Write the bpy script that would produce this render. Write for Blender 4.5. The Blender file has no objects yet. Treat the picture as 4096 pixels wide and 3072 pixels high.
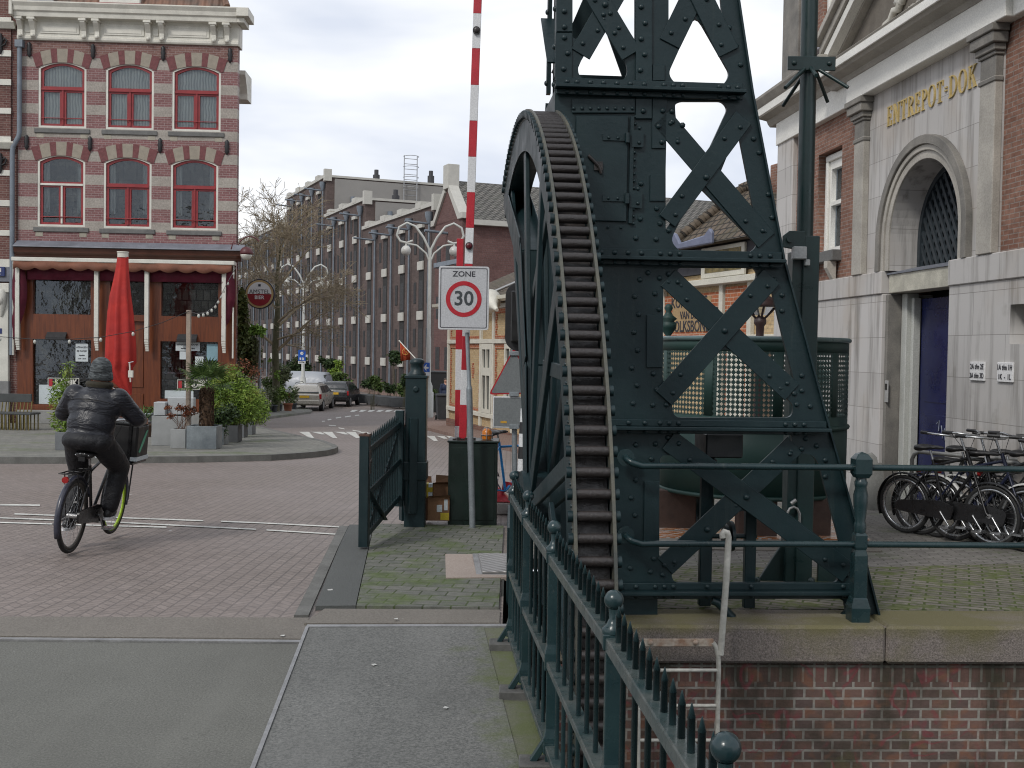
import bpy, bmesh, math, random
from mathutils import Vector, Matrix
random.seed(7)
SC = bpy.context.scene
COL = SC.collection
rad = math.radians
# ------------------------------------------------------------- camera
FPX, CX, CY, EYE = 4444.0, 2048.0, 1536.0, 1.85          # photograph pixels; eye height above the bridge deck
camd = bpy.data.cameras.new('camera'); cam = bpy.data.objects.new('camera', camd); COL.objects.link(cam)
camd.sensor_fit = 'HORIZONTAL'; camd.sensor_width = 36.0; camd.lens = 36.0*FPX/4096.0
camd.clip_start = 0.05; camd.clip_end = 3000
CAMR = (Matrix.Rotation(rad(90-1.707), 3, 'X') @ Matrix.Rotation(rad(0.9), 3, 'Z'))
cam.matrix_world = Matrix.Translation((0, 0, EYE)) @ CAMR.to_4x4()
SC.camera = cam
# ------------------------------------------------------------- sky and sun
SUN_EL, SUN_AZ = rad(42), rad(215)                        # azimuth clockwise from +Y
world = bpy.data.worlds.new('World'); SC.world = world; world.use_nodes = True
nt = world.node_tree; nt.nodes.clear()
def wn(t, **kw):
    n = nt.nodes.new(t)
    for k, v in kw.items(): setattr(n, k, v)
    return n
wo = wn('ShaderNodeOutputWorld'); bg = wn('ShaderNodeBackground'); bg.inputs['Strength'].default_value = 0.1
sky = wn('ShaderNodeTexSky', sky_type='NISHITA', sun_disc=False); sky.sun_elevation = SUN_EL; sky.sun_rotation = SUN_AZ
tc = wn('ShaderNodeTexCoord'); mp = wn('ShaderNodeMapping'); mp.inputs['Scale'].default_value = (1, 1, 2.6)
nz = wn('ShaderNodeTexNoise'); nz.inputs['Scale'].default_value = 2.6; nz.inputs['Detail'].default_value = 5; nz.inputs['Roughness'].default_value = .5
nz.inputs['Distortion'].default_value = .25
cr = wn('ShaderNodeValToRGB'); e = cr.color_ramp.elements
e[0].position = .43; e[0].color = (6.3, 6.75, 7.7, 1); e[1].position = .63; e[1].color = (9.6, 9.65, 9.7, 1)
mx = wn('ShaderNodeMix', data_type='RGBA'); mx.inputs[0].default_value = .96
L = nt.links.new
L(tc.outputs['Generated'], mp.inputs['Vector']); L(mp.outputs['Vector'], nz.inputs['Vector']); L(nz.outputs['Fac'], cr.inputs['Fac'])
L(sky.outputs['Color'], mx.inputs[6]); L(cr.outputs['Color'], mx.inputs[7]); L(mx.outputs[2], bg.inputs['Color']); L(bg.outputs['Background'], wo.inputs['Surface'])
sund = bpy.data.lights.new('sun', 'SUN'); sun = bpy.data.objects.new('sun', sund); COL.objects.link(sun)
sund.energy = 1.5; sund.angle = rad(10); sund.color = (1.0, .96, .9)
sun.rotation_euler = (Vector((math.sin(SUN_AZ)*math.cos(SUN_EL), math.cos(SUN_AZ)*math.cos(SUN_EL), math.sin(SUN_EL)))).to_track_quat('Z', 'Y').to_euler()
SC.cycles.pixel_filter_type = 'BLACKMAN_HARRIS'; SC.cycles.filter_width = 1.1
SC.view_settings.view_transform = 'Standard'; SC.view_settings.look = 'None'; SC.view_settings.gamma = 1.0
SC.view_settings.exposure = 0.28
# ------------------------------------------------------------- surveying helpers: a sight line from the camera station to a real plane
O = Vector((0, 0, EYE)); SLOPE = .03
def ray(px, py): return CAMR @ Vector(((px-CX)/FPX, -(py-CY)/FPX, -1.0))
def gz(y): return -SLOPE*(min(max(y, 7.5), 60)-7.5)       # street falls away from the bridge
def ground(px, py, dz=0.0):
    r = ray(px, py); h = EYE-dz
    t = -h/r.z if r.z < 0 else 1e9
    if t*r.y > 7.5:
        t = (SLOPE*7.5-h)/(r.z+SLOPE*r.y)
        if t < 0 or t*r.y > 60: t = (-SLOPE*52.5-h)/r.z
    return O+r*t
def at(px, py, d):
    r = ray(px, py); return O+r*(d/r.y)
def Z(x0, y0, k=.46293): return lambda x, y: (x0+x*k, y0+y*k)
V = lambda x, y: (x*1.8517, y*1.8517)
class Frame:                                              # local x along a facade, y into it, z up
    def __init__(s, o, u):
        s.o = Vector(o); s.u = Vector((u[0], u[1], 0)).normalized(); s.n = Vector((-s.u.y, s.u.x, 0)); s.rz = math.atan2(s.u.y, s.u.x)
    def loc(s, p, y=0.0):
        r = ray(*p); t = ((s.o-O).dot(s.n)+y)/r.dot(s.n); q = O+r*t-s.o
        return (q.dot(s.u), q.z)
    def w(s, x, y, z): return s.o+s.u*x+s.n*y+Vector((0, 0, z))
# ------------------------------------------------------------- mesh builder
class MB:
    def __init__(s, M=None): s.v = []; s.f = []; s.s = []; s.M = M
    def add(s, vs, fs, smooth=False):
        o = len(s.v); M = s.M
        for p in vs: s.v.append(tuple(M @ Vector(p)) if M else tuple(p))
        for q in fs: s.f.append(tuple(i+o for i in q)); s.s.append(smooth)
    def box(s, x0, x1, y0, y1, z0, z1):
        s.add([(x0,y0,z0),(x1,y0,z0),(x1,y1,z0),(x0,y1,z0),(x0,y0,z1),(x1,y0,z1),(x1,y1,z1),(x0,y1,z1)],
              [(0,3,2,1),(4,5,6,7),(0,1,5,4),(1,2,6,5),(2,3,7,6),(3,0,4,7)])
    def bar(s, p, q, w, h, up=(0,0,1)):
        p, q = Vector(p), Vector(q); d = (q-p).normalized(); u = Vector(up); x = d.cross(u)
        if x.length < 1e-5: x = d.cross(Vector((1,0,0)))
        x.normalize(); z = x.cross(d); x *= w/2; z *= h/2
        s.add([p-x-z,p+x-z,p+x+z,p-x+z,q-x-z,q+x-z,q+x+z,q-x+z],[(0,1,2,3),(7,6,5,4),(0,4,5,1),(1,5,6,2),(2,6,7,3),(3,7,4,0)])
    def tube(s, pts, r, n=8, closed=False):
        pts = [Vector(p) for p in pts]; m = len(pts); R = r if isinstance(r, (list, tuple)) else [r]*m
        vs = []; ref = None
        for i, p in enumerate(pts):
            if closed: d = pts[(i+1) % m]-pts[i-1]
            else: d = pts[min(i+1, m-1)]-pts[max(i-1, 0)]
            d.normalize()
            if ref is None: ref = Vector((0,0,1)) if abs(d.z) < .9 else Vector((1,0,0))
            x = d.cross(ref)
            if x.length < 1e-4: x = d.orthogonal()
            x.normalize(); y = x.cross(d); ref = y
            for k in range(n):
                a = 2*math.pi*k/n; vs.append(p+(x*math.cos(a)+y*math.sin(a))*R[i])
        fs = []
        for i in range(m if closed else m-1):
            for k in range(n):
                a = i*n+k; b = i*n+(k+1) % n; c = ((i+1) % m)*n+(k+1) % n; d2 = ((i+1) % m)*n+k
                fs.append((a, b, c, d2))
        s.add(vs, fs, True)
        if not closed: s.add(vs[:n], [tuple(range(n))]); s.add(vs[-n:], [tuple(range(n))[::-1]])
    def cyl(s, p, q, r0, r1=None, n=12): s.tube([p, q], [r0, r0 if r1 is None else r1], n)
    def lathe(s, prof, c=(0,0,0), n=16, smooth=True, a0=0.0):
        vs = []
        for r, z in prof:
            for k in range(n):
                a = 2*math.pi*k/n+a0; vs.append((c[0]+r*math.cos(a), c[1]+r*math.sin(a), c[2]+z))
        fs = [(i*n+k, i*n+(k+1) % n, (i+1)*n+(k+1) % n, (i+1)*n+k) for i in range(len(prof)-1) for k in range(n)]
        s.add(vs, fs, smooth)
        s.add(vs[:n], [tuple(range(n))[::-1]]); s.add(vs[-n:], [tuple(range(n))])
    def ball(s, c, r, n=12, m=8):
        rx, ry, rz = r if isinstance(r, (list, tuple)) else (r, r, r)
        vs = [(c[0],c[1],c[2]-rz)]; fs = []
        for i in range(1, m):
            t = -math.pi/2+math.pi*i/m
            for k in range(n):
                a = 2*math.pi*k/n; vs.append((c[0]+rx*math.cos(t)*math.cos(a), c[1]+ry*math.cos(t)*math.sin(a), c[2]+rz*math.sin(t)))
        vs.append((c[0],c[1],c[2]+rz)); e = len(vs)-1
        for k in range(n):
            fs.append((0, 1+(k+1) % n, 1+k)); fs.append((e, e-n+k, e-n+(k+1) % n))
            for i in range(m-2): a = 1+i*n; fs.append((a+k, a+(k+1) % n, a+n+(k+1) % n, a+n+k))
        s.add(vs, fs, True)
    def rivet(s, c, d, r):                                 # a low dome on a plate
        c = Vector(c); d = Vector(d).normalized(); x = d.orthogonal().normalized(); y = d.cross(x); vs = []
        for rr, h in ((1, 0), (.86, .45), (.5, .75)):
            for k in range(7): a = 2*math.pi*k/7; vs.append(c+(x*math.cos(a)+y*math.sin(a))*r*rr+d*r*h)
        vs.append(c+d*r*.85)
        fs = [(i*7+k, i*7+(k+1) % 7, i*7+7+(k+1) % 7, i*7+7+k) for i in range(2) for k in range(7)]+[(14+k, 14+(k+1) % 7, 21) for k in range(7)]
        s.add(vs, fs, True)
    def prism(s, poly, y0, y1, ax='xz'):
        n = len(poly)
        f = (lambda a, b, y: (a, y, b)) if ax == 'xz' else ((lambda a, b, y: (a, b, y)) if ax == 'xy' else (lambda a, b, y: (y, a, b)))
        s.add([f(a, b, y0) for a, b in poly]+[f(a, b, y1) for a, b in poly],
              [tuple(range(n)), tuple(range(2*n-1, n-1, -1))]+[(i, i+n, (i+1) % n+n, (i+1) % n) for i in range(n)])
    def sweep(s, prof, x0, x1, cap=True):                 # profile of (y,z) run along x
        n = len(prof)
        s.add([(x0, a, b) for a, b in prof]+[(x1, a, b) for a, b in prof],
              [tuple(range(n)), tuple(range(2*n-1, n-1, -1))]+[(i, i+n, (i+1) % n+n, (i+1) % n) for i in range(n)])
    def build(s, name, mat, parent=None, bevel=0, label=None, tri=False):
        me = bpy.data.meshes.new(name); me.from_pydata(s.v, [], s.f)
        bm = bmesh.new(); bm.from_mesh(me)
        for f, sm in zip(bm.faces, s.s): f.smooth = sm
        bmesh.ops.recalc_face_normals(bm, faces=bm.faces); bm.to_mesh(me); bm.free()
        return link(name, me, mat, parent, bevel, label)
def link(name, me, mat, parent=None, bevel=0, label=None):
    o = bpy.data.objects.new(name, me); COL.objects.link(o)
    if mat: me.materials.append(mat)
    if parent: o.parent = parent
    if bevel:
        b = o.modifiers.new('bevel', 'BEVEL'); b.width = bevel; b.segments = 1; b.limit_method = 'ANGLE'; b.angle_limit = rad(50)
    if label: o['label'] = label
    return o
def tag(o, label=None, cat=None, group=None, kind=None):
    if label: o['label'] = label
    if cat: o['category'] = cat
    if group: o['group'] = group
    if kind: o['kind'] = kind
    return o
def thing(name, label, cat, loc=(0,0,0), rz=0.0, group=None):
    o = bpy.data.objects.new(name, None); COL.objects.link(o); o.empty_display_size = .1
    o.location = loc; o.rotation_euler = (0, 0, rz)
    return tag(o, label, cat, group)
def copy_tree(o, parent=None):
    c = o.copy(); COL.objects.link(c)
    if parent: c.parent = parent
    for ch in list(o.children): copy_tree(ch, c)
    return c
def to_mesh(o):
    dg = bpy.context.evaluated_depsgraph_get(); dg.update()
    me = bpy.data.meshes.new_from_object(o.evaluated_get(dg)); return me
def text_mesh(txt, size, depth=.004, bold=0.0, align='CENTER', sx=1.0):
    c = bpy.data.curves.new('text', 'FONT'); c.body = txt; c.size = size; c.extrude = depth; c.offset = bold
    c.align_x = align; c.align_y = 'CENTER'; c.space_line = .9; c.resolution_u = 3
    o = bpy.data.objects.new('text', c); COL.objects.link(o); me = to_mesh(o)
    bpy.data.objects.remove(o); bpy.data.curves.remove(c)
    me.transform(Matrix.Rotation(math.pi/2, 4, 'X') @ Matrix.Diagonal((sx, 1, 1, 1)))    # reads from -y
    return me
def put_text(name, txt, size, x, y, z, mat, parent, bold=0.0, sx=1.0, depth=.004, rz=0):
    me = text_mesh(txt, size, depth, bold, sx=sx)
    o = link(name, me, mat, parent); o.location = (x, y, z); o.rotation_euler = (0, 0, rz); return o
def plate_with_holes(outer, holes, depth):                # a flat plate in xz, cut with rounded openings, thickness along y
    c = bpy.data.curves.new('plate', 'CURVE'); c.dimensions = '2D'; c.fill_mode = 'BOTH'; c.extrude = depth/2
    for loop in [outer]+holes:
        sp = c.splines.new('POLY'); sp.points.add(len(loop)-1)
        for p, q in zip(sp.points, loop): p.co = (q[0], q[1], 0, 1)
        sp.use_cyclic_u = True
    o = bpy.data.objects.new('plate', c); COL.objects.link(o); me = to_mesh(o)
    bpy.data.objects.remove(o); bpy.data.curves.remove(c)
    me.transform(Matrix.Rotation(math.pi/2, 4, 'X')); return me
def rounded(pts, r, n=4):                                 # round the corners of a polygon
    out = []; m = len(pts)
    for i in range(m):
        p = Vector(pts[i]); a = Vector(pts[i-1])-p; b = Vector(pts[(i+1) % m])-p
        k = min(r, a.length*.45, b.length*.45); a = p+a.normalized()*k; b = p+b.normalized()*k
        for j in range(n+1):
            t = j/n; out.append(tuple(a*(1-t)**2+p*2*t*(1-t)+b*t*t))
    return out
def blob(name, fn, mat, parent=None, voxel=.02, smooth=6):  # union of overlapping solids fused into one continuous skin
    b = MB(); fn(b); o = b.build(name, mat)
    m = o.modifiers.new('r', 'REMESH'); m.mode = 'VOXEL'; m.voxel_size = voxel; m.use_smooth_shade = True
    m = o.modifiers.new('s', 'SMOOTH'); m.factor = .5; m.iterations = smooth
    me = to_mesh(o); bpy.data.objects.remove(o)
    return link(name, me, mat if not me.materials else None, parent)
# ------------------------------------------------------------- materials
class NT:
    def __init__(s, name):
        s.m = bpy.data.materials.new(name); s.m.use_nodes = True; s.t = s.m.node_tree; s.t.nodes.clear()
        s.out = s.n('ShaderNodeOutputMaterial'); s.b = s.n('ShaderNodeBsdfPrincipled'); s.l(s.b.outputs[0], s.out.inputs[0])
        s.c = s.n('ShaderNodeTexCoord')
    def n(s, t, **kw):
        n = s.t.nodes.new(t)
        for k, v in kw.items(): setattr(n, k, v)
        return n
    def l(s, a, b): s.t.links.new(a, b)
    def setv(s, inp, v):
        if hasattr(v, 'is_linked'): s.l(v, inp)
        else: inp.default_value = (*v, 1) if isinstance(v, (tuple, list)) and len(v) == 3 and inp.type == 'RGBA' else v
    def noise(s, scale, detail=3, rough=.55, vec=None, dist=0):
        n = s.n('ShaderNodeTexNoise'); n.inputs['Scale'].default_value = scale; n.inputs['Detail'].default_value = detail
        n.inputs['Roughness'].default_value = rough; n.inputs['Distortion'].default_value = dist
        s.l(vec or s.c.outputs['Object'], n.inputs['Vector']); return n.outputs['Fac']
    def ramp(s, fac, p0, p1, a=0.0, b=1.0):
        n = s.n('ShaderNodeMapRange'); s.l(fac, n.inputs[0])
        for i, v in zip((1, 2, 3, 4), (p0, p1, a, b)): n.inputs[i].default_value = v
        return n.outputs[0]
    def math(s, op, a, b=0.0):
        n = s.n('ShaderNodeMath', operation=op); s.setv(n.inputs[0], a); s.setv(n.inputs[1], b); return n.outputs[0]
    def mix(s, fac, a, b, blend='MIX'):
        n = s.n('ShaderNodeMix', data_type='RGBA', blend_type=blend); s.setv(n.inputs[0], fac); s.setv(n.inputs[6], a); s.setv(n.inputs[7], b)
        return n.outputs[2]
    def xyz(s): 
        n = s.n('ShaderNodeSeparateXYZ'); s.l(s.c.outputs['Object'], n.inputs[0]); return n.outputs
    def vec(s, x, y, z=0.0):
        n = s.n('ShaderNodeCombineXYZ'); s.setv(n.inputs[0], x); s.setv(n.inputs[1], y); s.setv(n.inputs[2], z); return n.outputs[0]
    def bump(s, h, strength=.3, dist=.01):
        n = s.n('ShaderNodeBump'); n.inputs['Strength'].default_value = strength; n.inputs['Distance'].default_value = dist
        s.l(h, n.inputs['Height']); s.l(n.outputs[0], s.b.inputs['Normal'])
    def brick(s, vec, c1, c2, mortar, bw, bh, mort=.012, off=.5, bias=0.0, smooth=.1):
        n = s.n('ShaderNodeTexBrick'); n.offset = off; s.l(vec, n.inputs['Vector'])
        for k, v in (('Color1', c1), ('Color2', c2), ('Mortar', mortar)): s.setv(n.inputs[k], v)
        for k, v in (('Scale', 1), ('Mortar Size', mort), ('Mortar Smooth', smooth), ('Bias', bias), ('Brick Width', bw), ('Row Height', bh)): n.inputs[k].default_value = v
        return n.outputs['Color'], n.outputs['Fac']
    def done(s, col, rough=.6, metal=0.0, spec=.5):
        s.setv(s.b.inputs['Base Color'], col); s.setv(s.b.inputs['Roughness'], rough); s.b.inputs['Metallic'].default_value = metal
        s.b.inputs['Specular IOR Level'].default_value = spec; return s.m
def dk(c, k): return tuple(v*k for v in c)
def mat(name, c, rough=.6, var=.25, scale=3.0, bump=.15, bs=40.0, metal=0.0, spec=.5, c2=None, fine=60.0, bd=.004):
    t = NT(name); f = t.ramp(t.noise(scale, 5, .6), .35, .68)
    col = t.mix(f, c, c2 or dk(c, 1-var)); f2 = t.ramp(t.noise(fine, 2, .5), .3, .7, .86, 1.1)
    col = t.mix(1.0, col, t.vec(f2, f2, f2), 'MULTIPLY')
    r = t.ramp(t.noise(scale*2.7, 3), .3, .7, max(rough-.1, .03), min(rough+.12, 1))
    if bump: t.bump(t.noise(bs, 3, .6), bump, bd)
    return t.done(col, r, metal, spec)
def leafmat(name, c1, c2, c3=None):
    t = NT(name); g = t.n('ShaderNodeNewGeometry'); r = g.outputs['Random Per Island']
    col = t.mix(t.ramp(r, 0, 1), c1, c2)
    if c3: col = t.mix(t.ramp(t.noise(2.2, 2), .55, .75), col, c3)
    t.done(col, .55, 0, .3); t.b.inputs['Subsurface Weight'].default_value = 0
    return t.m
def wallvec(t):
    x = t.xyz(); return t.vec(t.math('ADD', x[0], x[1]), x[2])
def brickmat(name, c1, c2, mortar, bw=.22, bh=.065, mort=.006, stain=.35, rough=.85, staincol=None):
    t = NT(name); v = wallvec(t); col, fac = t.brick(v, c1, c2, mortar, bw, bh, mort)
    n1 = t.ramp(t.noise(.9, 5, .6), .4, .7); col = t.mix(t.math('MULTIPLY', n1, stain), col, staincol or dk(c1, .35))
    f2 = t.ramp(t.noise(18, 3), .3, .7, .75, 1.2); col = t.mix(1.0, col, t.vec(f2, f2, f2), 'MULTIPLY')
    t.bump(t.math('SUBTRACT', t.math('MULTIPLY', t.noise(50, 3), .3), fac), .5, .006); return t.done(col, rough, 0, .3)
# ============================================================= ground
z3 = Z(0, 1400); z5 = Z(900, 1300); z6 = Z(2400, 1700); z7 = Z(1900, 0); z8 = Z(1900, 700); zg = Z(1024, 2200); zf = Z(2000, 2304); z6a = Z(1700, 1300)
r1 = Z(3072, 0); r2 = Z(3072, 768); r3 = Z(3072, 1536); r4 = Z(3072, 2304); r5 = Z(2500, 1000); z1 = Z(0, 0); z2 = Z(0, 768); z4 = Z(900, 600)
def moss(t, col, amt0, amt1, scale=1.1, c=(.055, .085, .018)):
    n = t.noise(scale, 6, .65); return t.mix(t.ramp(n, amt0, amt1), col, c)
# chevron brick road
t = NT('road_brick'); x = t.xyz()
pp = t.math('PINGPONG', x[0], .105); vy = t.math('ADD', x[1], pp)
col, fac = t.brick(t.vec(x[0], vy), (.160, .130, .112), (.198, .163, .143), (.092, .075, .065), .105, .105, .008, 0.0)
big = t.ramp(t.noise(.35, 5, .6), .35, .7); col = t.mix(t.math('MULTIPLY', big, .45), col, (.235, .20, .19))
f2 = t.ramp(t.noise(9, 4, .6), .3, .7, .8, 1.15); col = t.mix(1.0, col, t.vec(f2, f2, f2), 'MULTIPLY')
sp = t.ramp(t.noise(2.3, 8, .75), .66, .70); col = t.mix(t.math('MULTIPLY', sp, .3), col, (.10, .08, .075))
t.bump(t.math('SUBTRACT', t.math('MULTIPLY', t.noise(40, 3), .3), fac), .55, .008); ROAD = t.done(col, .6, 0, .5)
def pavemat(name, c1, c2, mortar, bw, bh, mort, mossc=None, m0=.5, m1=.7, ms=1.1, rot=5.0, off=.5, rough=.85):
    t = NT(name); m = t.n('ShaderNodeMapping'); m.inputs['Rotation'].default_value = (0, 0, rad(rot)); t.l(t.c.outputs['Object'], m.inputs[0])
    col, fac = t.brick(m.outputs[0], c1, c2, mortar, bw, bh, mort, off)
    if mossc:
        n = t.noise(ms, 6, .65); j = t.math('ADD', n, t.math('MULTIPLY', fac, .05)); col = t.mix(t.ramp(j, m0, m1, 0, .8), col, mossc)
    f2 = t.ramp(t.noise(14, 4, .6), .3, .7, .78, 1.18); col = t.mix(1.0, col, t.vec(f2, f2, f2), 'MULTIPLY')
    f3 = t.ramp(t.noise(120, 2, .6), .3, .7, .85, 1.15); col = t.mix(1.0, col, t.vec(f3, f3, f3), 'MULTIPLY')
    t.bump(t.math('SUBTRACT', t.math('MULTIPLY', t.noise(60, 3), .4), fac), .5, .007); return t.done(col, rough, 0, .3)
MOSS = (.075, .108, .028)
TILE = pavemat('footway_tiles', (.11, .115, .10), (.145, .145, .128), (.045, .055, .03), .20, .175, .007, MOSS, .49, .66, 1.5)
PLAZA = pavemat('plaza_tiles', (.15, .15, .135), (.19, .185, .165), (.09, .09, .08), .30, .30, .006, MOSS, .55, .75, .5)
QUAYB = pavemat('pavement', (.125, .115, .095), (.18, .165, .14), (.045, .06, .02), .21, .085, .009, (.085, .105, .03), .50, .60, 4.5, rot=22)
QUAYG = pavemat('quay_bricks', (.15, .14, .13), (.20, .19, .175), (.09, .085, .075), .20, .07, .007, MOSS, .56, .72, .9, rot=5)
APRON = pavemat('red_apron', (.20, .13, .105), (.24, .165, .135), (.11, .08, .07), .21, .10, .008, None, rot=20)
def gritmat(name, c1, c2, sc, mossy=None):
    t = NT(name); f = t.ramp(t.noise(sc, 3, .7), .34, .66); col = t.mix(f, c1, c2)
    b = t.ramp(t.noise(.8, 6, .6), .35, .7); col = t.mix(t.math('MULTIPLY', b, .45), col, dk(c1, .8))
    mm = t.n('ShaderNodeMapping'); mm.inputs['Scale'].default_value = (2.2, .25, 1); mm.inputs['Rotation'].default_value = (0, 0, rad(-5)); t.l(t.c.outputs['Object'], mm.inputs[0]); tk_ = t.ramp(t.noise(1.3, 5, .6, mm.outputs[0]), .48, .72); col = t.mix(t.math('MULTIPLY', tk_, .4), col, dk(c2, .95)); ds = t.ramp(t.noise(5, 6, .75), .60, .72); col = t.mix(t.math('MULTIPLY', ds, .35), col, dk(c1, .55))
    sp = t.ramp(t.noise(sc*.22, 3, .8), .70, .74); col = t.mix(t.math('MULTIPLY', sp, .5), col, (.34, .33, .30))
    if mossy:
        x = t.xyz(); xe = t.math('ADD', x[0], t.math('MULTIPLY', x[1], .088))
        e = t.math('MAXIMUM', t.ramp(xe, .12, .62, 0, .36), t.ramp(xe, -.62, -.74, 0, .10))
        n = t.math('ADD', t.noise(2.0, 7, .7), e); col = t.mix(t.ramp(n, .66, .88, 0, .85), col, (.085, .105, .035))
    t.bump(t.noise(sc*1.2, 2, .7), .7, .004); return t.done(col, .8, 0, .4)
GRIT = gritmat('grit_deck', (.072, .075, .071), (.20, .20, .19), 75, True)
ASPH = gritmat('asphalt_deck', (.085, .085, .075), (.17, .17, .152), 85)
BAND = gritmat('stone_band', (.125, .113, .098), (.20, .182, .158), 60)
SLAB = gritmat('dark_slab', (.065, .07, .068), (.10, .105, .10), 120)
STEELP = mat('strip_steel', (.33, .33, .33), .45, .3, 6, .1, metal=.6)
PAINT = mat('road_paint', (.62, .62, .58), .7, .45, 5, .1, fine=25)
KERB = mat('kerb_stone', (.145, .145, .135), .85, .35, 3, .3)
COPE = None
t = NT('coping_granite'); x = t.xyz(); f = t.ramp(t.noise(95, 3, .8), .35, .65); col = t.mix(f, (.095, .083, .075), (.255, .22, .20))
n = t.math('ADD', t.noise(.9, 6, .65), t.ramp(x[2], -.10, .0, 0, .14)); col = t.mix(t.ramp(n, .48, .66, 0, .85), col, (.125, .115, .05))
n = t.noise(2.4, 5, .7); col = t.mix(t.ramp(n, .6, .75, 0, .5), col, (.27, .25, .19))
t.bump(t.noise(70, 4, .7), .8, .01); COPE = t.done(col, .85, 0, .3)
def E(x): return 7.43+.045*x                              # bank line
def gslab(name, pts, mat_, top, thick, kind='structure', parent=None, bevel=0):
    b = MB(); n = len(pts)
    b.add([(p[0], p[1], gz(p[1])+top) for p in pts]+[(p[0], p[1], gz(p[1])+top-thick) for p in pts],
          [tuple(range(n)), tuple(range(2*n-1, n-1, -1))]+[(i, i+n, (i+1) % n+n, (i+1) % n) for i in range(n)])
    return tag(b.build(name, mat_, parent, bevel), kind=kind)
def gq(y): return 0.0 if y < 11.5 else (gz(18)*(y-11.5)/6.5 if y < 18 else gz(y))
def qslab(name, pts, mat_, top, thick):
    b = MB(); n = len(pts); b.add([(p[0], p[1], gq(p[1])+top) for p in pts]+[(p[0], p[1], gz(p[1])+min(top-thick, -.02)) for p in pts], [tuple(range(n)), tuple(range(2*n-1, n-1, -1))]+[(i, i+n, (i+1) % n+n, (i+1) % n) for i in range(n)])
    return tag(b.build(name, mat_), kind='structure')
def G(f, *pts, dz=0.0):
    return [tuple(ground(*f(x, y), dz))[:2] for x, y in pts]
# the main sheet: everything on the land side of the bank, down the ramp and on to the horizon, open over the wheel pit
b = MB(); xs = [-600, -14, -.04, .33, 14, 600]; rows = [None, 9.75, 60, 900]
idx = {}
for j, yy in enumerate(rows):
    for i, xx in enumerate(xs):
        y = E(max(-16, min(16, xx))) if yy is None else yy; idx[i, j] = len(b.v); b.v.append((xx, y, gz(y)))
for j in range(3):
    for i in range(5):
        if i == 2 and j == 0: continue
        b.f.append((idx[i, j], idx[i+1, j], idx[i+1, j+1], idx[i, j+1])); b.s.append(False)
tag(b.build('road', ROAD), kind='structure')
b = MB(); b.box(-.06, -.04, 7.5, 9.75, -2.6, -.03); b.box(.31, .33, 7.5, 9.75, -2.6, -.03); b.box(-.04, .33, 9.75, 9.8, -2.6, -.1)
tag(b.build('ground', mat('pit_concrete', (.05, .05, .045), .9, .4)), kind='structure')
b = MB(); b.add([(-80, -40, -2.3), (80, -40, -2.3), (80, 12, -2.3), (-80, 12, -2.3)], [(0, 1, 2, 3)])
t = NT('canal_water'); t.bump(t.noise(3, 4, .6), .25, .05); tag(b.build('canal_water', t.done((.02, .03, .022), .08, 0, .5)), kind='structure')
# quay wall with graffiti-stained brick, coping stones
t = NT('quay_brick'); x = t.xyz(); v = t.vec(x[0], x[2])
# upright header course under the coping, then stretchers
colA, facA = t.brick(v, (.155, .09, .072), (.098, .07, .064), (.26, .245, .22), .136, .072, .009, .5, .0)
mA = t.n('ShaderNodeMapping'); mA.inputs['Location'].default_value = (0, .02, 0); t.l(v, mA.inputs[0])
colB, facB = t.brick(mA.outputs[0], (.13, .072, .06), (.085, .056, .05), (.19, .18, .155), .078, .13, .009, 0.0)
s = t.math('GREATER_THAN', x[2], -.388); col = t.mix(s, colA, colB); fac = t.math('ADD', t.math('MULTIPLY', facA, t.math('SUBTRACT', 1.0, s)), t.math('MULTIPLY', facB, s))
dn = t.ramp(t.noise(1.7, 6, .65), .42, .66); col = t.mix(t.math('MULTIPLY', dn, .8), col, (.032, .028, .02))
hl = t.ramp(t.noise(7, 2, .5), .56, .66); col = t.mix(t.math('MULTIPLY', hl, .45), col, (.20, .085, .045))
gr = t.ramp(t.noise(2.6, 5, .6), .60, .72); col = t.mix(t.math('MULTIPLY', gr, .5), col, (.075, .075, .03))
ms_ = t.n('ShaderNodeMapping'); ms_.inputs['Scale'].default_value = (2.2, 2.2, .35); t.l(t.c.outputs['Object'], ms_.inputs[0]); wet = t.ramp(t.math('ADD', t.noise(1.0, 6, .7, ms_.outputs[0]), t.ramp(x[2], -.9, -.26, 0, .12)), .56, .70); col = t.mix(t.math('MULTIPLY', wet, .75), col, (.026, .026, .016)); eff = t.ramp(t.noise(3.1, 6, .75), .64, .74); col = t.mix(t.math('MULTIPLY', eff, .4), col, (.17, .16, .145))
wv = t.noise(1.9, 2, .4, dist=2.2); lines = t.ramp(t.math('ABSOLUTE', t.math('SUBTRACT', wv, .5)), .012, .03, .75, 0.0)
area = t.ramp(x[0], 3.0, 3.5, 1, 0); brk = t.ramp(t.noise(6, 3), .42, .55)
col = t.mix(t.math('MULTIPLY', t.math('MULTIPLY', t.math('MULTIPLY', lines, area), brk), .6), col, (.20, .03, .045))
t.bump(t.math('SUBTRACT', t.math('MULTIPLY', t.noise(45, 4), .5), fac), .8, .012); QB = t.done(col, .85, 0, .3)
b = MB()
def bank(x0, x1, dy0, dy1, z0, z1):
    b.add([(x0, E(x0)+dy0, z0), (x1, E(x1)+dy0, z0), (x1, E(x1)+dy1, z0), (x0, E(x0)+dy1, z0), (x0, E(x0)+dy0, z1), (x1, E(x1)+dy0, z1), (x1, E(x1)+dy1, z1), (x0, E(x0)+dy1, z1)],
          [(0, 3, 2, 1), (4, 5, 6, 7), (0, 1, 5, 4), (1, 2, 6, 5), (2, 3, 7, 6), (3, 0, 4, 7)])
bank(.33, 16, .04, .5, -3.2, -.252); bank(-16, -.06, .04, .5, -3.2, -.1); 
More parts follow.
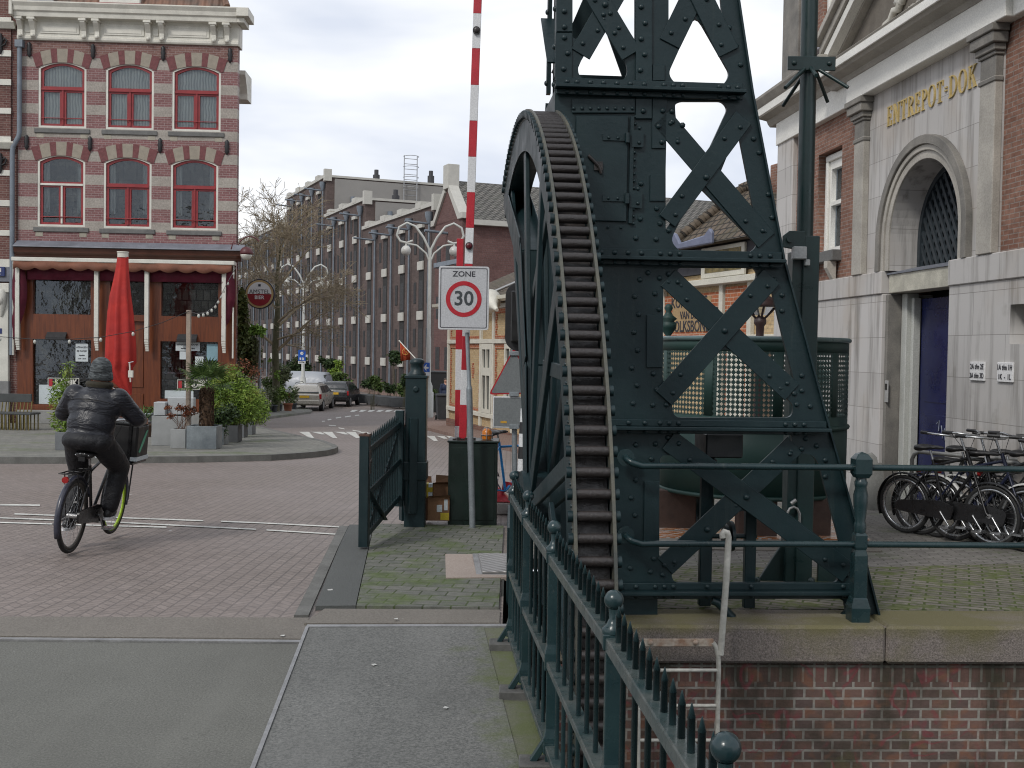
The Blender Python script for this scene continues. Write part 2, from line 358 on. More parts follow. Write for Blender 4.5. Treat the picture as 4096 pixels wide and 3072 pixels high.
q = b.build('quay_wall', QB); tag(q, 'stained red brick quay wall with faded red graffiti under granite coping', 'quay wall')
b = MB(); bank(.335, .5, -.01, .039, -3.2, -.26); b.build('pier', QB, q, .01)
for i, (x0, x1) in enumerate(((.335, 2.58), (2.586, 4.4), (4.406, 6.3), (6.306, 8.4), (8.406, 16))):
    b = MB(); bank(x0, x1, -.02, .47, -.25, .012)
    if i == 0: b.f.pop()
    b.build('coping_stone', COPE, q, .02)
qslab('pavement', [(.34, E(.34)+.46), (14, E(14)+.46), (14, 11.5), (-.02, 11.5), (-.02, 9.82), (.34, 9.82)], QUAYG, .010, .02)
qslab('pavement', [(-.02, 11.504), (14, 11.504), (14, 18), (-.02, 18)], QUAYG, .010, .02)
qslab('pavement', [(.345, E(.345)+.47), (14, E(14)+.47), (14, 9.8), (6.5, 10.3), (3.0, 9.6), (.345, 9.5)], QUAYB, .016, .02)
gslab('pavement', [(2.15, E(2.2)+.46), (3.05, E(3)+.46), (2.92, E(3)+.62), (2.25, E(2.2)+.62)], COPE, .02, .02)
# bridge deck: carriageway, footway, steel strips
b = MB(); b.add([(-9.5, -6, 0), (-.13, -6, 0), (-.13-.088*10.83, 4.83, 0), (-1.312, 6.90, 0), (-9.5, 6.75, 0)], [(0, 1, 2, 3, 4)])
JX = lambda y: -1.11-.088*(y-4.83)                        # joint between carriageway and footway
FX = lambda y: .64-.0915*y                                # foot of the railing
dk_ = thing('bridge_deck', 'grey bridge deck with asphalt carriageway and gritted footway', 'bridge deck')
def dpoly(name, pts, m, z0, z1):
    b = MB(); n = len(pts)
    b.add([(p[0], p[1], z1) for p in pts]+[(p[0], p[1], z0) for p in pts], [tuple(range(n)), tuple(range(2*n-1, n-1, -1))]+[(i, i+n, (i+1) % n+n, (i+1) % n) for i in range(n)])
    return b.build(name, m, dk_)
dpoly('carriageway', [(-9.5, -6), (JX(-6), -6), (JX(6.93), 6.93), (-9.5, 6.72)], ASPH, -.45, -.012)
dpoly('footway', [(JX(-6)+.012, -6), (FX(-6)-.13, -6), (FX(7.37)-.13, 7.37), (JX(7.27)+.012, 7.27)], GRIT, -.45, .006)
dpoly('edge_strip', [(FX(-6)-.128, -6), (FX(-6)+.05, -6), (FX(7.37)+.05, 7.37), (FX(7.37)-.128, 7.37)], gritmat('edge_concrete', (.09, .09, .075), (.16, .155, .13), 70, True), -.45, .001)
dpoly('joint_strip', [(JX(-6)-.010, -6), (JX(-6)+.011, -6), (JX(7.27)+.011, 7.27), (JX(7.27)-.010, 7.27)], STEELP, -.2, .014)
dpoly('carriageway_strip', [(-9.5, 6.725), (JX(6.93)-.012, 6.935), (JX(6.93)-.012, 6.985), (-9.5, 6.775)], STEELP, -.2, .0)
dpoly('footway_strip', [(JX(7.27)-.01, 7.275), (FX(7.37)+.05, 7.375), (FX(7.37)+.05, 7.435), (JX(7.27)-.01, 7.335)], STEELP, -.2, .012)
gslab('road', [(-9.5, 6.79), (-1.31, 7.0), (-1.365, 7.56), (-9.5, 7.14)], BAND, .004, .3)
gslab('pavement', [(-1.36, 7.345), (-.06, 7.44), (-.06, 7.86), (-1.30, 7.80)], BAND, .018, .3)
gslab('kerb', [(-1.47, 7.57), (-1.375, 7.59), (-1.66, 10.7), (-1.80, 12.35), (-1.90, 12.35), (-1.755, 10.75)], KERB, .016, .05)
gslab('pavement', [(-1.37, 7.83), (-1.09, 7.87), (-1.37, 10.76), (-1.52, 12.35), (-1.79, 12.35), (-1.65, 10.72)], SLAB, .03, .06)
gslab('pavement', [(-1.085, 7.875), (-.07, 7.90), (-.07, 12.5), (-1.53, 12.5), (-1.365, 10.78)], TILE, .026, .06)
# plaza in front of the cafe, pot island, far footways
pz = G(z3, (-900, 925), (540, 928), (1080, 925), (1700, 920), dz=.12)+G(z5, (200, 1127), (400, 1122), (600, 1110), (760, 1098), (880, 1084), (950, 1068), (978, 1052), (955, 1035), (860, 1000), (650, 955), (420, 905), (230, 862), (130, 790), (-100, 700), dz=.12)
gslab('pavement', pz+[(-13.2, 60), (-40, 60), (-40, pz[0][1])], PLAZA, .12, .2)
b = MB(); front = pz[:16]
for p, q in zip(front, front[1:]):
    p, q = Vector(p), Vector(q); d = (q-p).normalized(); n_ = Vector((d.y, -d.x))
    a = [p, q, q-n_*.14, p-n_*.14]; b.add([(k.x, k.y, gz(k.y)+.124) for k in a]+[(k.x+n_.x*.012, k.y+n_.y*.012, gz(k.y)-.05) for k in a], [(0, 1, 2, 3), (0, 4, 5, 1), (3, 2, 6, 7), (1, 5, 6, 2), (0, 3, 7, 4)])
tag(b.build('kerb', KERB), kind='structure')
gslab('pavement', G(z5, (235, 870), (420, 912), (645, 962), (250, 955), (160, 880)), APRON, .007, .02)
gslab('pavement', G(z5, (150, 790), (240, 803), (330, 798), (560, 770), (740, 748), (755, 735), (620, 690), (150, 690), dz=.1), PLAZA, .10, .2)
kf = [tuple(ground(*z5(*q), .1))[:2] for q in ((1725, 880), (1850, 910), (1990, 945), (2200, 995))]
gslab('pavement', kf+[(1.2, 22), (6, 22), (2, 30), (-2.0, 44), (-3.3, 52), (-4.2, 50)], APRON, .10, .2)
fb = [tuple(ground(*z5(*q), .1))[:2] for q in ((1080, 545), (1300, 590), (1550, 648), (1860, 705))]
gslab('pavement', fb+[(-2, 62), (-5, 80), (-16, 110), (-24, 110)], APRON, .10, .2)
# painted markings
mk_ = MB()
def stripe(f, *pts, dz=.008):
    q = [ground(*f(*p)) for p in pts]; mk_.add([(p.x, p.y, gz(p.y)+dz) for p in q], [tuple(range(len(q)))])
stripe(z3, (-300, 1332), (345, 1340), (345, 1352), (-300, 1346))
for ln_ in (((-300, 1403), (0, 1412), (1000, 1447), (2212, 1492), (2960, 1530)), ((-300, 1440), (0, 1450), (1000, 1488), (2212, 1550), (2940, 1594)), ((-300, 1482), (0, 1490), (1000, 1520), (1550, 1534))):
    for (xa, ya), (xb, yb) in zip(ln_, ln_[1:]):
        cut_ = 8 if len(ln_) > 4 else 5
        for k in range(cut_):
            if random.random() < .06: continue
            u0, u1 = k/cut_, (k+.985)/cut_; stripe(z3, (xa+(xb-xa)*u0, ya+(yb-ya)*u0), (xa+(xb-xa)*u1, ya+(yb-ya)*u1), (xa+(xb-xa)*u1, ya+(yb-ya)*u1+10.5), (xa+(xb-xa)*u0, ya+(yb-ya)*u0+10.5))
for k in range(6): xx = 640+100*k; stripe(z5, (xx, 925), (xx+85, 925), (xx+130, 948 if k % 2 else 978), (xx+95, 948 if k % 2 else 980))
for k in range(3): xx = 1740+85*k; stripe(z5, (xx, 960), (xx+70, 962), (xx+100, 985 if k % 2 else 1005), (xx+65, 985 if k % 2 else 1005))
for k in range(6): xx = 1100+75*k; stripe(z5, (xx, 735), (xx+55, 735), (xx+15, 752), (xx-20, 752))
for a in ((835, 835, 860, 832), (885, 822, 915, 815), (955, 805, 1000, 798), (1035, 795, 1085, 788), (1120, 784, 1155, 780), (895, 868, 955, 872), (980, 890, 1030, 900), (1100, 912, 1170, 922)):
    stripe(z5, (a[0], a[1]-4), (a[2], a[3]-4), (a[2]+6, a[3]+4), (a[0]+4, a[1]+5))
tag(mk_.build('road_markings', PAINT), kind='structure')
# litter
b = MB()
for f, p in ((zg, (1020, 1008)), (zg, (1640, 1382)), (zg, (230, 755)), (z3, (1440, 1078)), (zg, (1210, 632)), (z3, (1130, 1265)), (zg, (640, 378)), (z3, (1470, 1585))):
    g = ground(*f(*p)); a = random.random()*3; r = .010+.008*random.random(); b.add([(g.x+r*1.6*math.cos(a+k*1.57), g.y+r*2*math.sin(a+k*1.57), gz(g.y)+(.012 if g.y < 7.4 else .03)+.002*(k % 2)) for k in range(4)], [(0, 1, 2, 3)])
tag(b.build('litter', mat('litter_paper', (.5, .5, .48), .8)), 'pale scraps of litter scattered over the road and footway', 'litter', kind='stuff')
# ============================================================= cafe house
WHITE = mat('white_paint', (.62, .61, .55), .5, .18, 2.5, .1)
CREAM = mat('cream_paint', (.62, .60, .53), .55, .2, 2.5, .1)
SASH = mat('red_sash', (.26, .022, .025), .4, .3, 4, .05)
BLACK = mat('black_iron', (.018, .018, .02), .5, .3, 6, .15)
LEAD = mat('lead_sheet', (.17, .18, .21), .55, .35, 2, .2)
BLUESTONE = mat('bluestone_sill', (.14, .14, .135), .75, .3, 4, .2)
SAND = mat('sandstone', (.36, .33, .27), .85, .3, 3, .3)
ZINC = mat('zinc_pipe', (.17, .20, .235), .5, .25, 3, .1)
DARK = mat('dark_interior', (.022, .02, .018), .9, .3)
t = NT('room_interior'); v_ = t.vec(t.xyz()[0], t.xyz()[2]); cA, fA = t.brick(v_, (.10, .085, .07), (.012, .011, .010), (.03, .025, .02), .43, .61, .03, .37); cB, fB = t.brick(v_, (.24, .22, .19), (.015, .013, .012), (.02, .02, .02), .23, .37, .02, .29, bias=-.55); nn = t.ramp(t.noise(1.7, 4), .45, .62); ROOM = t.done(t.mix(nn, cA, cB), .9)
def glassmat(name, tint=(.5, .55, .56), refl=.30):
    t = NT(name); t.t.nodes.remove(t.b); tr = t.n('ShaderNodeBsdfTransparent'); tr.inputs[0].default_value = (*tint, 1)
    gl = t.n('ShaderNodeBsdfGlossy'); gl.inputs['Roughness'].default_value = .03; gl.inputs[0].default_value = (.9, .95, 1, 1)
    bp = t.n('ShaderNodeBump'); bp.inputs['Strength'].default_value = .3; bp.inputs['Distance'].default_value = .05; t.l(t.noise(2.2, 3), bp.inputs['Height']); t.l(bp.outputs[0], gl.inputs['Normal'])
    ms = t.n('ShaderNodeMixShader'); lw = t.n('ShaderNodeLayerWeight'); lw.inputs[0].default_value = .28
    t.l(t.ramp(lw.outputs['Fresnel'], 0, 1, refl, 1), ms.inputs[0]); t.l(tr.outputs[0], ms.inputs[1]); t.l(gl.outputs[0], ms.inputs[2]); t.l(ms.outputs[0], t.out.inputs[0]); return t.m
GLASS = glassmat('window_glass', (.88, .9, .9), .02)
GLASSD = glassmat('dark_window_glass', (.75, .77, .77), .03)
t = NT('curtain_cloth'); x = t.xyz(); w = t.n('ShaderNodeTexWave'); w.inputs['Scale'].default_value = 3.4; w.inputs['Distortion'].default_value = 3; w.inputs['Detail'].default_value = 1; t.l(t.c.outputs['Object'], w.inputs[0])
CURT = t.done(t.mix(w.outputs['Fac'], (.34, .35, .33), (.62, .62, .58)), .9)
WOOD = None
t = NT('varnished_wood'); x = t.xyz(); m = t.n('ShaderNodeMapping'); m.inputs['Scale'].default_value = (14, 14, 1.2); t.l(t.c.outputs['Object'], m.inputs[0])
f = t.ramp(t.noise(1, 5, .6, m.outputs[0], .6), .3, .7); WOOD = t.done(t.mix(f, (.075, .019, .007), (.165, .044, .013)), .38, 0, .5)
WOODD = mat('dark_wood_fascia', (.085, .03, .018), .4, .35, 2, .1)
BURG = mat('burgundy_canvas', (.105, .006, .022), .85, .35, 2, .2)
BROWNC = mat('valance_canvas', (.19, .075, .045), .85, .35, 2, .2)
PAPER = mat('paper', (.55, .60, .62), .8, .1)
INK = mat('ink', (.03, .03, .04), .7, .1)
t = NT('banded_brick'); x = t.xyz(); v = wallvec(t)
cD, fD = t.brick(v, (.172, .078, .080), (.225, .112, .112), (.30, .235, .225), .22, .0745, .007)
cL, fL = t.brick(v, (.30, .275, .245), (.35, .32, .285), (.31, .29, .26), .22, .0745, .004)
cB, fB = t.brick(v, (.15, .075, .065), (.205, .115, .10), (.26, .20, .185), .22, .0745, .007)
md = t.math('FLOORED_MODULO', t.math('SUBTRACT', x[2], 11.02), .745); s = t.math('LESS_THAN', md, .43)
col = t.mix(s, cL, cD); fac = t.math('ADD', t.math('MULTIPLY', fD, s), t.math('MULTIPLY', fL, t.math('SUBTRACT', 1.0, s)))
hi = t.math('GREATER_THAN', x[2], 11.86); col = t.mix(hi, col, cB)
n1 = t.ramp(t.noise(.8, 5, .65), .42, .7); col = t.mix(t.math('MULTIPLY', n1, .3), col, (.12, .085, .075))
f2 = t.ramp(t.noise(20, 3), .3, .7, .8, 1.18); col = t.mix(1.0, col, t.vec(f2, f2, f2), 'MULTIPLY')
t.bump(t.math('SUBTRACT', t.math('MULTIPLY', t.noise(60, 3), .3), fac), .4, .006); BANDED = t.done(col, .88, 0, .3)
def rect(x0, x1, z0, z1): return [(x0, z0), (x1, z0), (x1, z1), (x0, z1)]
def arched(x0, x1, z0, zs, rise, n=10):
    pts = [(x0, z0), (x1, z0)]
    for k in range(n+1):
        a = 1-k/n; xx = x0+(x1-x0)*a; pts.append((xx, zs+rise*(1-(2*a-1)**2)))
    return pts
ho = ground(370, 1696, .12); HF = Frame(ho, (1, .052))
house = thing('corner_house', 'striped red and cream brick corner house with cafe front and red windows', 'house', tuple(ho), HF.rz)
X0, X1, ZT = -2.385, 4.565, 12.30
wins = [(-1.77, -.22, 9.50, 11.41, True), (.355, 1.915, 9.50, 11.41, True), (2.46, 4.05, 9.50, 11.41, True), (-1.79, -.245, 6.34, 8.44, False), (.30, 1.86, 6.33, 8.43, False), (2.43, 3.99, 6.32, 8.42, False)]
holes = [arched(a+.02, b-.02, c+.02, d, .19) for a, b, c, d, u in wins]
me = plate_with_holes(rect(X0, X1, 5.3, ZT), holes, .30); o = link('wall', me, BANDED, house); o.location = (0, .15, 0)
b = MB(); pl = [(X0, .31), (X1, .31), (1.0, 11), (X0, 11)]; b.prism(pl, -.6, ZT+.9, 'xy'); b.build('rear_wall', BANDED, house)
b = MB(); b.box(X0+.1, X1-.1, .302, .308, .2, ZT); b.build('interior', ROOM, house)
REDB = mat('arch_red_brick', (.17, .06, .062), .85, .3, 12, .3); BEI = mat('arch_stone', (.30, .265, .215), .85, .2, 6, .25)
def window(parent, x0, x1, z0, zs, rise, curtain, y=.06, sash=SASH, white_tr=False):
    outer = arched(x0, x1, z0, zs, rise); inner = arched(x0+.085, x1-.085, z0+.085, zs-.01, rise)
    me = plate_with_holes(outer, [inner], .10); w = link('window', me, WHITE, parent, .006); w.location = (0, y, 0)
    zt = z0+(zs+rise-z0)*.60; xm = (x0+x1)/2
    a, c = x0+.10, x1-.10
    top = arched(a+.07, c-.07, zt+.09, zs-.07, rise-.01); lw = [rect(a+.07, xm-.10, z0+.16, zt-.09), rect(xm+.10, c-.07, z0+.16, zt-.09)]
    me = plate_with_holes(arched(a-.012, c+.012, z0+.088, zs-.006, rise), [top]+lw, .06); o = link('sash', me, sash, w, .006); o.location = (0, .03, 0)
    b = MB(); b.bar((a, -.02, zt), (c, -.02, zt), .05, .07); b.bar((xm, -.02, z0+.12), (xm, -.02, zt), .03, .06, (1, 0, 0)); b.build('transom', WHITE if white_tr else sash, w, .006)
    for k, loop in enumerate([top]+lw):
        b = MB(); b.prism(loop, .032, .036); b.build('pane', GLASS if curtain else GLASSD, w)
    b = MB(); xs = [a+(c-a)*i/28 for i in range(29)]
    if curtain: b.add([(q, .16+.022*math.sin(i*2.3)+.01*math.sin(i*.9), z) for z in (z0+.1, zs+rise-.03) for i, q in enumerate(xs)], [(i, i+1, i+30, i+29) for i in range(28)], True)
    else:
        for q0, q1 in ((0, 5), (23, 28)): b.add([(xs[i], .16+.022*math.sin(i*2.3), z) for z in (z0+.5, zs+rise-.03) for i in range(q0, q1+1)], [(i, i+1, i+q1-q0+2, i+q1-q0+1) for i in range(q1-q0)], True)
    b.build('curtain', CURT, w)
    b = MB(); b.tube([(a, -.06, z0+.33), (c, -.06, z0+.33)], .016, 6); b.build('guard_rail', sash, w)
    return w
POT = mat('terracotta', (.30, .11, .06), .8, .25)
for i, (a, c, z0, zs, up) in enumerate(wins):
    w = window(house, a, c, z0, zs, .19, up, white_tr=(i == 3))
    b = MB(); b.box(a-.1, c+.1, -.11, .12, z0-.15, z0-.01); b.build('sill', BLUESTONE, w, .01)
    for q in (a-.04, c-.20): b = MB(); b.box(q, q+.24, -.07, .0, z0-.31, z0-.152); b.build('sill_block', SAND, w, .012)
    if not up:                                            # things standing on the inner sill
        b = MB(); xm = (a+c)/2
        for k in range(4):
            xx = a+.25+k*.33+random.uniform(-.05, .05); b.lathe([(.05, 0), (.075, .14), (.07, .14), (.0, .14)], (xx, .17-.02*(k % 2), z0+.12), 8)
            for j in range(14): p = Vector((xx, .16, z0+.26)); d = Vector((random.uniform(-.13, .13), random.uniform(-.04, .05), random.uniform(.05, .42))); b.bar(p, p+d, .03, .004)
        b.build('sill_plant', mat('sill_plant', (.10, .12, .05), .7, .8, 6, c2=(.30, .13, .08)) if i == 3 else bpy.data.materials['sill_plant'], w)
    # voussoir arch over the window: beige and red blocks
    zc = zs-.55; xm = (a+c)/2; hw = (c-a)/2+.02
    def pt(s, k):                                         # inner edge follows the segmental arch
        return (xm+(hw+.03)*s+(.13*s if k else 0), zs+.012+.19*(1-s*s)+(.44-.03*abs(s) if k else 0))
    s = -1.0; ws = [1.0, 1.25, .8, 1.35, .8, 1.25, 1.0]; tot = sum(ws)
    for k, wd in enumerate(ws):
        s2 = s+2*wd/tot; b = MB(); b.prism([pt(s, 0), pt(s2, 0), pt(s2, 1), pt(s, 1)], -.018+.002*(k % 2), .05); s = s2
        b.build('arch_stone', BEI if k % 2 else REDB, house)
# anchors
for xx in (-2.03, -.03, 2.19, 4.32):
    for zz_ in (11.98, 9.03):
        xx2 = xx if zz_ > 10 else (xx-.08); b = MB()
        b.lathe([(.02, -.24), (.075, -.14), (.055, -.06), (.085, .02), (.055, .10), (.075, .17), (.02, .24)], (xx2, -.03, zz_), 8); b.build('wall_anchor', BLACK, house)
# cornice with brackets
b = MB(); b.sweep([(.0, 12.28), (-.06, 12.28), (-.09, 12.33), (-.09, 12.40), (-.06, 12.43), (-.06, 12.86), (-.12, 12.93), (-.34, 12.95), (-.36, 13.09), (-.41, 13.13), (-.43, 13.25), (-.50, 13.36), (-.50, 13.40), (0, 13.42)], X0-.02, X1+.03)
b.box(X0-.12, X0-.02, -.49, 0, 12.96, 13.39); b.box(X1+.03, X1+.42, -.496, .5, 13.12, 13.395); b.box(X1+.03, X1+.26, -.35, .5, 12.955, 13.118); b.box(X1-.2, X1+.05, .0, .5, 12.28, 12.95); b.build('cornice', CREAM, house, .01)
for k, xx in enumerate((-2.27, -1.88, -.28, .13, 1.75, 2.17, 3.82, 4.24)):
    b = MB(); b.sweep([(-.06, 12.33), (-.11, 12.31), (-.16, 12.40), (-.16, 12.58), (-.24, 12.70), (-.34, 12.82), (-.36, 12.93), (-.06, 12.93)], xx-.075, xx+.075); b.box(xx-.12, xx+.12, -.37, -.07, 12.86, 12.935); b.ball((xx, -.17, 12.40), (.06, .05, .06), 8, 6); b.build('bracket', CREAM, house, .008)
b = MB()
for x0_, x1_ in ((-1.68, -.45), (.32, 1.60), (2.35, 3.66)):
    b.box(x0_, x1_, -.085, -.06, 12.50, 12.78); b.box(x0_+.07, x1_-.07, -.10, -.085, 12.56, 12.72)
for xm in (-2.07, -.07, 1.96, 4.03): b.box(xm-.09, xm+.09, -.09, -.06, 12.52, 12.76)
b.build('frieze_panel', CREAM, house, .01)
b = MB(); b.box(4.0, 4.6, 7.0, 7.6, 10.9, 11.3)
TILES = None
t = NT('pan_tiles'); x = t.xyz(); w = t.n('ShaderNodeTexWave', wave_profile='SIN'); w.inputs['Scale'].default_value = 1.4; t.l(t.c.outputs['Object'], w.inputs[0])
f = t.noise(2.5, 4); t.bump(w.outputs['Fac'], .8, .06); TILES = t.done(t.mix(t.ramp(f, .35, .65), (.20, .105, .07), (.10, .075, .06)), .75)
b = MB(); b.add([(X0+.1, -.25, 13.40), (X1-.35, -.25, 13.40), (X1-1.4, 1.2, 16.0), (X0+.1, 1.2, 16.0), (X1-3.4, 5, 16), (X0+.1, 5, 16), (X1-3.2, 6, 13.4)], [(0, 1, 2, 3), (3, 2, 4, 5), (1, 6, 4, 2)]); b.tube([(X1-.30, -.30, 13.46), (X1-1.4, 1.2, 16.05)], .11, 8)
rf = b.build('roof', TILES, house)
for x0_, x1_ in ((.26, 1.52), (-1.95, -1.2)):
    b = MB(); b.box(x0_, x1_, -.32, 1.2, 13.46, 15.2); d = b.build('dormer', WHITE, rf, .01); d.name = 'dormer'
    b = MB(); b.box(x0_+.2, x1_-.2, -.326, -.321, 13.62, 15.0); b.box(x0_-.04, x1_+.04, -.34, -.2, 13.40, 13.46); b.build('dormer_frame', SASH if x0_ > 0 else ZINC, rf)
# rear cornice showing beyond the corner
p = at(958, 350, 41.5)-ho; lx, ly = p.x*HF.u.x+p.y*HF.u.y, p.x*HF.n.x+p.y*HF.n.y
b = MB(); b.M = Matrix.Translation((lx-.55, ly, p.z)); b.sweep([(-.3, -.5), (.5, -.5), (.5, .45), (-.75, .45), (-.75, .3), (-.5, .0), (-.3, -.3)], 0, .9); b.build('rear_cornice', CREAM, house)
# cafe front
fr = [rect(-1.90, -.07, 3.54, 4.85), rect(-1.90, -.05, .62, 2.72), rect(2.18, 4.0, 3.54, 4.85), rect(2.16, 4.0, .85, 2.72), rect(.48, 1.72, .05, 3.35), rect(.55, 1.65, 3.56, 4.85)]
me = plate_with_holes(rect(X0, X1, .02, 5.34), fr, .16); sf = link('shop_front', me, WOOD, house, .012); sf.location = (0, .06, 0)
b = MB()
for a, c in ((-1.90, -.07), (2.18, 4.0)):
    b.box(a-.06, c+.06, -.06, -.022, 3.42, 3.52); b.box(a-.02, c+.02, -.07, -.022, 3.06, 3.22); b.box(a-.1, c+.1, -.05, -.022, 2.74, 2.80); b.box(a-.12, c+.1, -.09, -.022, .46, .58)
for q in (-2.25, .12, 1.95, 4.32): b.box(q-.10, q+.10, -.06, -.022, .02, 5.3)
b.build('shop_trim', WOOD, sf, .012)
for r_ in fr[:4]+fr[5:]:
    b = MB(); b.prism(r_, .05, .056); b.build('shop_window', GLASSD, sf)
b = MB(); b.box(.49, 1.71, .03, .08, .06, 3.34); b.box(.6, 1.05, .0, .03, .2, 1.0); b.box(1.15, 1.6, .0, .03, .2, 1.0); b.box(.6, 1.05, .005, .03, 1.2, 3.1); b.box(1.15, 1.6, .005, .03, 1.2, 3.1); b.build('door', WOOD, sf, .01)
b = MB(); b.sweep([(-.04, .005), (-.10, .005), (-.10, .42), (-.03, .44)], X0, .45); b.sweep([(-.04, .005), (-.10, .005), (-.10, .42), (-.03, .44)], 1.75, X1); b.build('plinth', mat('grey_plinth', (.25, .25, .24), .8, .3), house, .01)
b = MB(); b.sweep([(0, 5.34), (-.10, 5.34), (-.14, 5.42), (-.26, 5.50), (-.30, 5.66), (0, 5.66)], X0-.03, X1+.18); b.build('shop_fascia', WOODD, house, .01)
b = MB(); b.sweep([(0.01, 5.90), (-.36, 5.70), (-.38, 5.665), (.01, 5.662)], X0-.03, X1+.28); b.build('lead_roof', LEAD, house, .01)
# folded awning
aw = MB(); aw.box(X0-.05, X1+.02, -.42, -.12, 5.20, 5.33); awn = aw.build('awning', WHITE, house, .015)
def scallop(x0, x1, zt, zb, amp, per, y, m, name, waves=.02):
    n = int((x1-x0)/.06); b = MB(); vs = []
    for i in range(n+1):
        xx = x0+(x1-x0)*i/n; yy = y+waves*math.sin(xx*5+zt)
        vs += [(xx, yy+.05, zt), (xx, yy-.015*math.sin(xx*9), zb-amp*abs(math.sin(math.pi*xx/per)))]
    b.add(vs, [(2*i, 2*i+2, 2*i+3, 2*i+1) for i in range(n)], True); o = b.build(name, m, awn)
    s = o.modifiers.new('s', 'SOLIDIFY'); s.thickness = .008
scallop(X0+.02, X1-.06, 5.21, 5.0, .09, .56, -.46, BROWNC, 'valance')
for x0_, x1_ in ((-2.05, .10), (.24, 1.72), (1.86, 4.15)): scallop(x0_, x1_, 5.18, 4.63, 0, 1, -.20, BURG, 'canvas', .03)
for x0_ in (-2.42, 4.18):
    b = MB(); n = 14; vs = []
    for k in range(n+1):
        z = 5.1-k/n*(2.4 if x0_ < 0 else 2.2); wd = .12+.30*math.sin(math.pi*min(1, (k+2)/n))**.8*(1 if k < n*.8 else .6)
        vs += [(x0_+.02*math.sin(k), -.32+.03*math.sin(k*1.7), z), (x0_+wd, -.22, z)]
    b.add(vs, [(2*i, 2*i+2, 2*i+3, 2*i+1) for i in range(n)], True); o = b.build('side_curtain', BURG, awn); o.modifiers.new('s', 'SOLIDIFY').thickness = .02
for xx, zb in ((-2.28, 2.36), (.20, 2.38), (1.79, 2.38), (4.24, 2.36)):
    b = MB(); b.box(xx-.065, xx+.065, -.34, -.22, zb+.38, 5.06)
    for k in range(5): b.box(xx-.065+.008*k, xx+.065, -.34+.012*k, -.22, zb+.38-.075*(k+1), zb+.372-.075*k)
    b.build('awning_arm', WHITE, awn, .006)
for xx in (4.52, -2.44): b = MB(); b.tube([(xx, -.2, 5.2), (xx, -.2, 2.2)], .03, 6); b.build('awning_post', WHITE, awn)
for xx in (-1.13, 3.03):
    b = MB(); b.add([(xx-.32, -.24, 2.70), (xx+.32, -.24, 2.70), (xx+.28, -.10, 2.70), (xx-.28, -.10, 2.70), (xx-.32, -.24, 2.80), (xx+.32, -.24, 2.80), (xx+.32, -.06, 2.98), (xx-.32, -.06, 2.98)], [(0, 1, 2, 3), (0, 4, 5, 1), (4, 7, 6, 5), (0, 3, 7, 4), (1, 5, 6, 2)]); b.build('wall_light', BLACK, sf, .01)
# papers and lettering in the panes
def paper(x0, x1, z0, z1, m=PAPER, lines=()):
    b = MB(); b.box(x0, x1, .035, .045, z0, z1); p = b.build('notice', m, sf)
    for s, sz, zz_ in lines: put_text('notice_text', s, sz, (x0+x1)/2, .033, zz_, INK, p, .002, depth=.001)
paper(-.58, -.18, 2.02, 2.60, lines=(('AFHALEN', .085, 2.48), ('BIJ KADIJK', .07, 2.36), ('dagelijks', .055, 2.22), ('16:00 - 20:30', .05, 2.11)))
paper(2.62, 3.40, 2.42, 2.70, lines=(('AFHALEN BIJ KADIJK', .075, 2.62), ('dagelijks 16:00 - 20:30', .05, 2.50)))
paper(2.75, 2.95, 2.14, 2.40); paper(3.62, 4.0, 2.12, 2.66, mat('blue_paper', (.22, .36, .42), .8, .1)); paper(3.25, 3.52, 1.9, 2.24)
paper(-1.74, -.85, .63, 1.25, mat('pale_board', (.5, .56, .58), .6, .1)); paper(2.28, 3.2, .86, 1.12, bpy.data.materials['pale_board'])
for x0_ in (-1.46, 2.68):
    b = MB()
    for q in ((x0_, x0_+1.0, 1.46, 1.48), (x0_, x0_+1.0, 1.16, 1.18), (x0_, x0_+.02, 1.18, 1.46), (x0_+.98, x0_+1.0, 1.18, 1.46)): b.box(q[0], q[1], .03, .04, q[2], q[3])
    f_ = b.build('cafe_sign', WHITE, sf); b = MB(); b.box(x0_+.04, x0_+.15, .03, .04, 1.20, 1.44); b.build('sign_emblem', mat('emblem_red', (.4, .02, .03), .6, .1), f_)
    put_text('sign_letters', 'KADIJK', .27, x0_+.58, .03, 1.32, WHITE, f_, .012, sx=.8)
b = MB()
for k in range(14): xx = 2.25+k*.12; b.lathe([(.03, 0), (.035, .12), (.012, .16), (.012, .2)], (xx, .16, 1.72), 6)
b.box(2.2, 3.98, .10, .25, 1.66, 1.715); b.build('bottle_shelf', mat('shelf', (.35, .40, .42), .5, .6, 9, c2=(.25, .05, .04)), sf)
# wall lamp on the corner, downpipe
b = MB(); p = at(968, 985, 35.6)-ho; lx, ly = p.dot(HF.u), p.dot(HF.n)
arc = [(X1-.02, .1, p.z+.0)]+[(lx+.25+.38*math.cos(a), ly, p.z-.35+.42*math.sin(a)+.25) for a in [math.pi*(1-k/9) for k in range(8)]]
b.tube([(X1-.05, ly+.05, p.z-.1), (X1+.02, ly, p.z+.12)]+arc[2:], .022, 6); la = b.build('lamp_arm', mat('red_iron', (.10, .02, .025), .5, .3), house)
c = (lx+.14, ly, p.z-.22); b = MB(); b.ball(c, (.21, .21, .21), 14, 10); b.v = [(q[0], q[1], max(q[2], c[2]-.04)) for q in b.v]; b.build('lamp_cap', bpy.data.materials['red_iron'], la)
b = MB(); b.ball((c[0], c[1], c[2]-.02), (.19, .19, .20), 14, 10); b.v = [(q[0], q[1], min(q[2], c[2]-.05)) for q in b.v]; b.build('lamp_globe', WHITE, la)
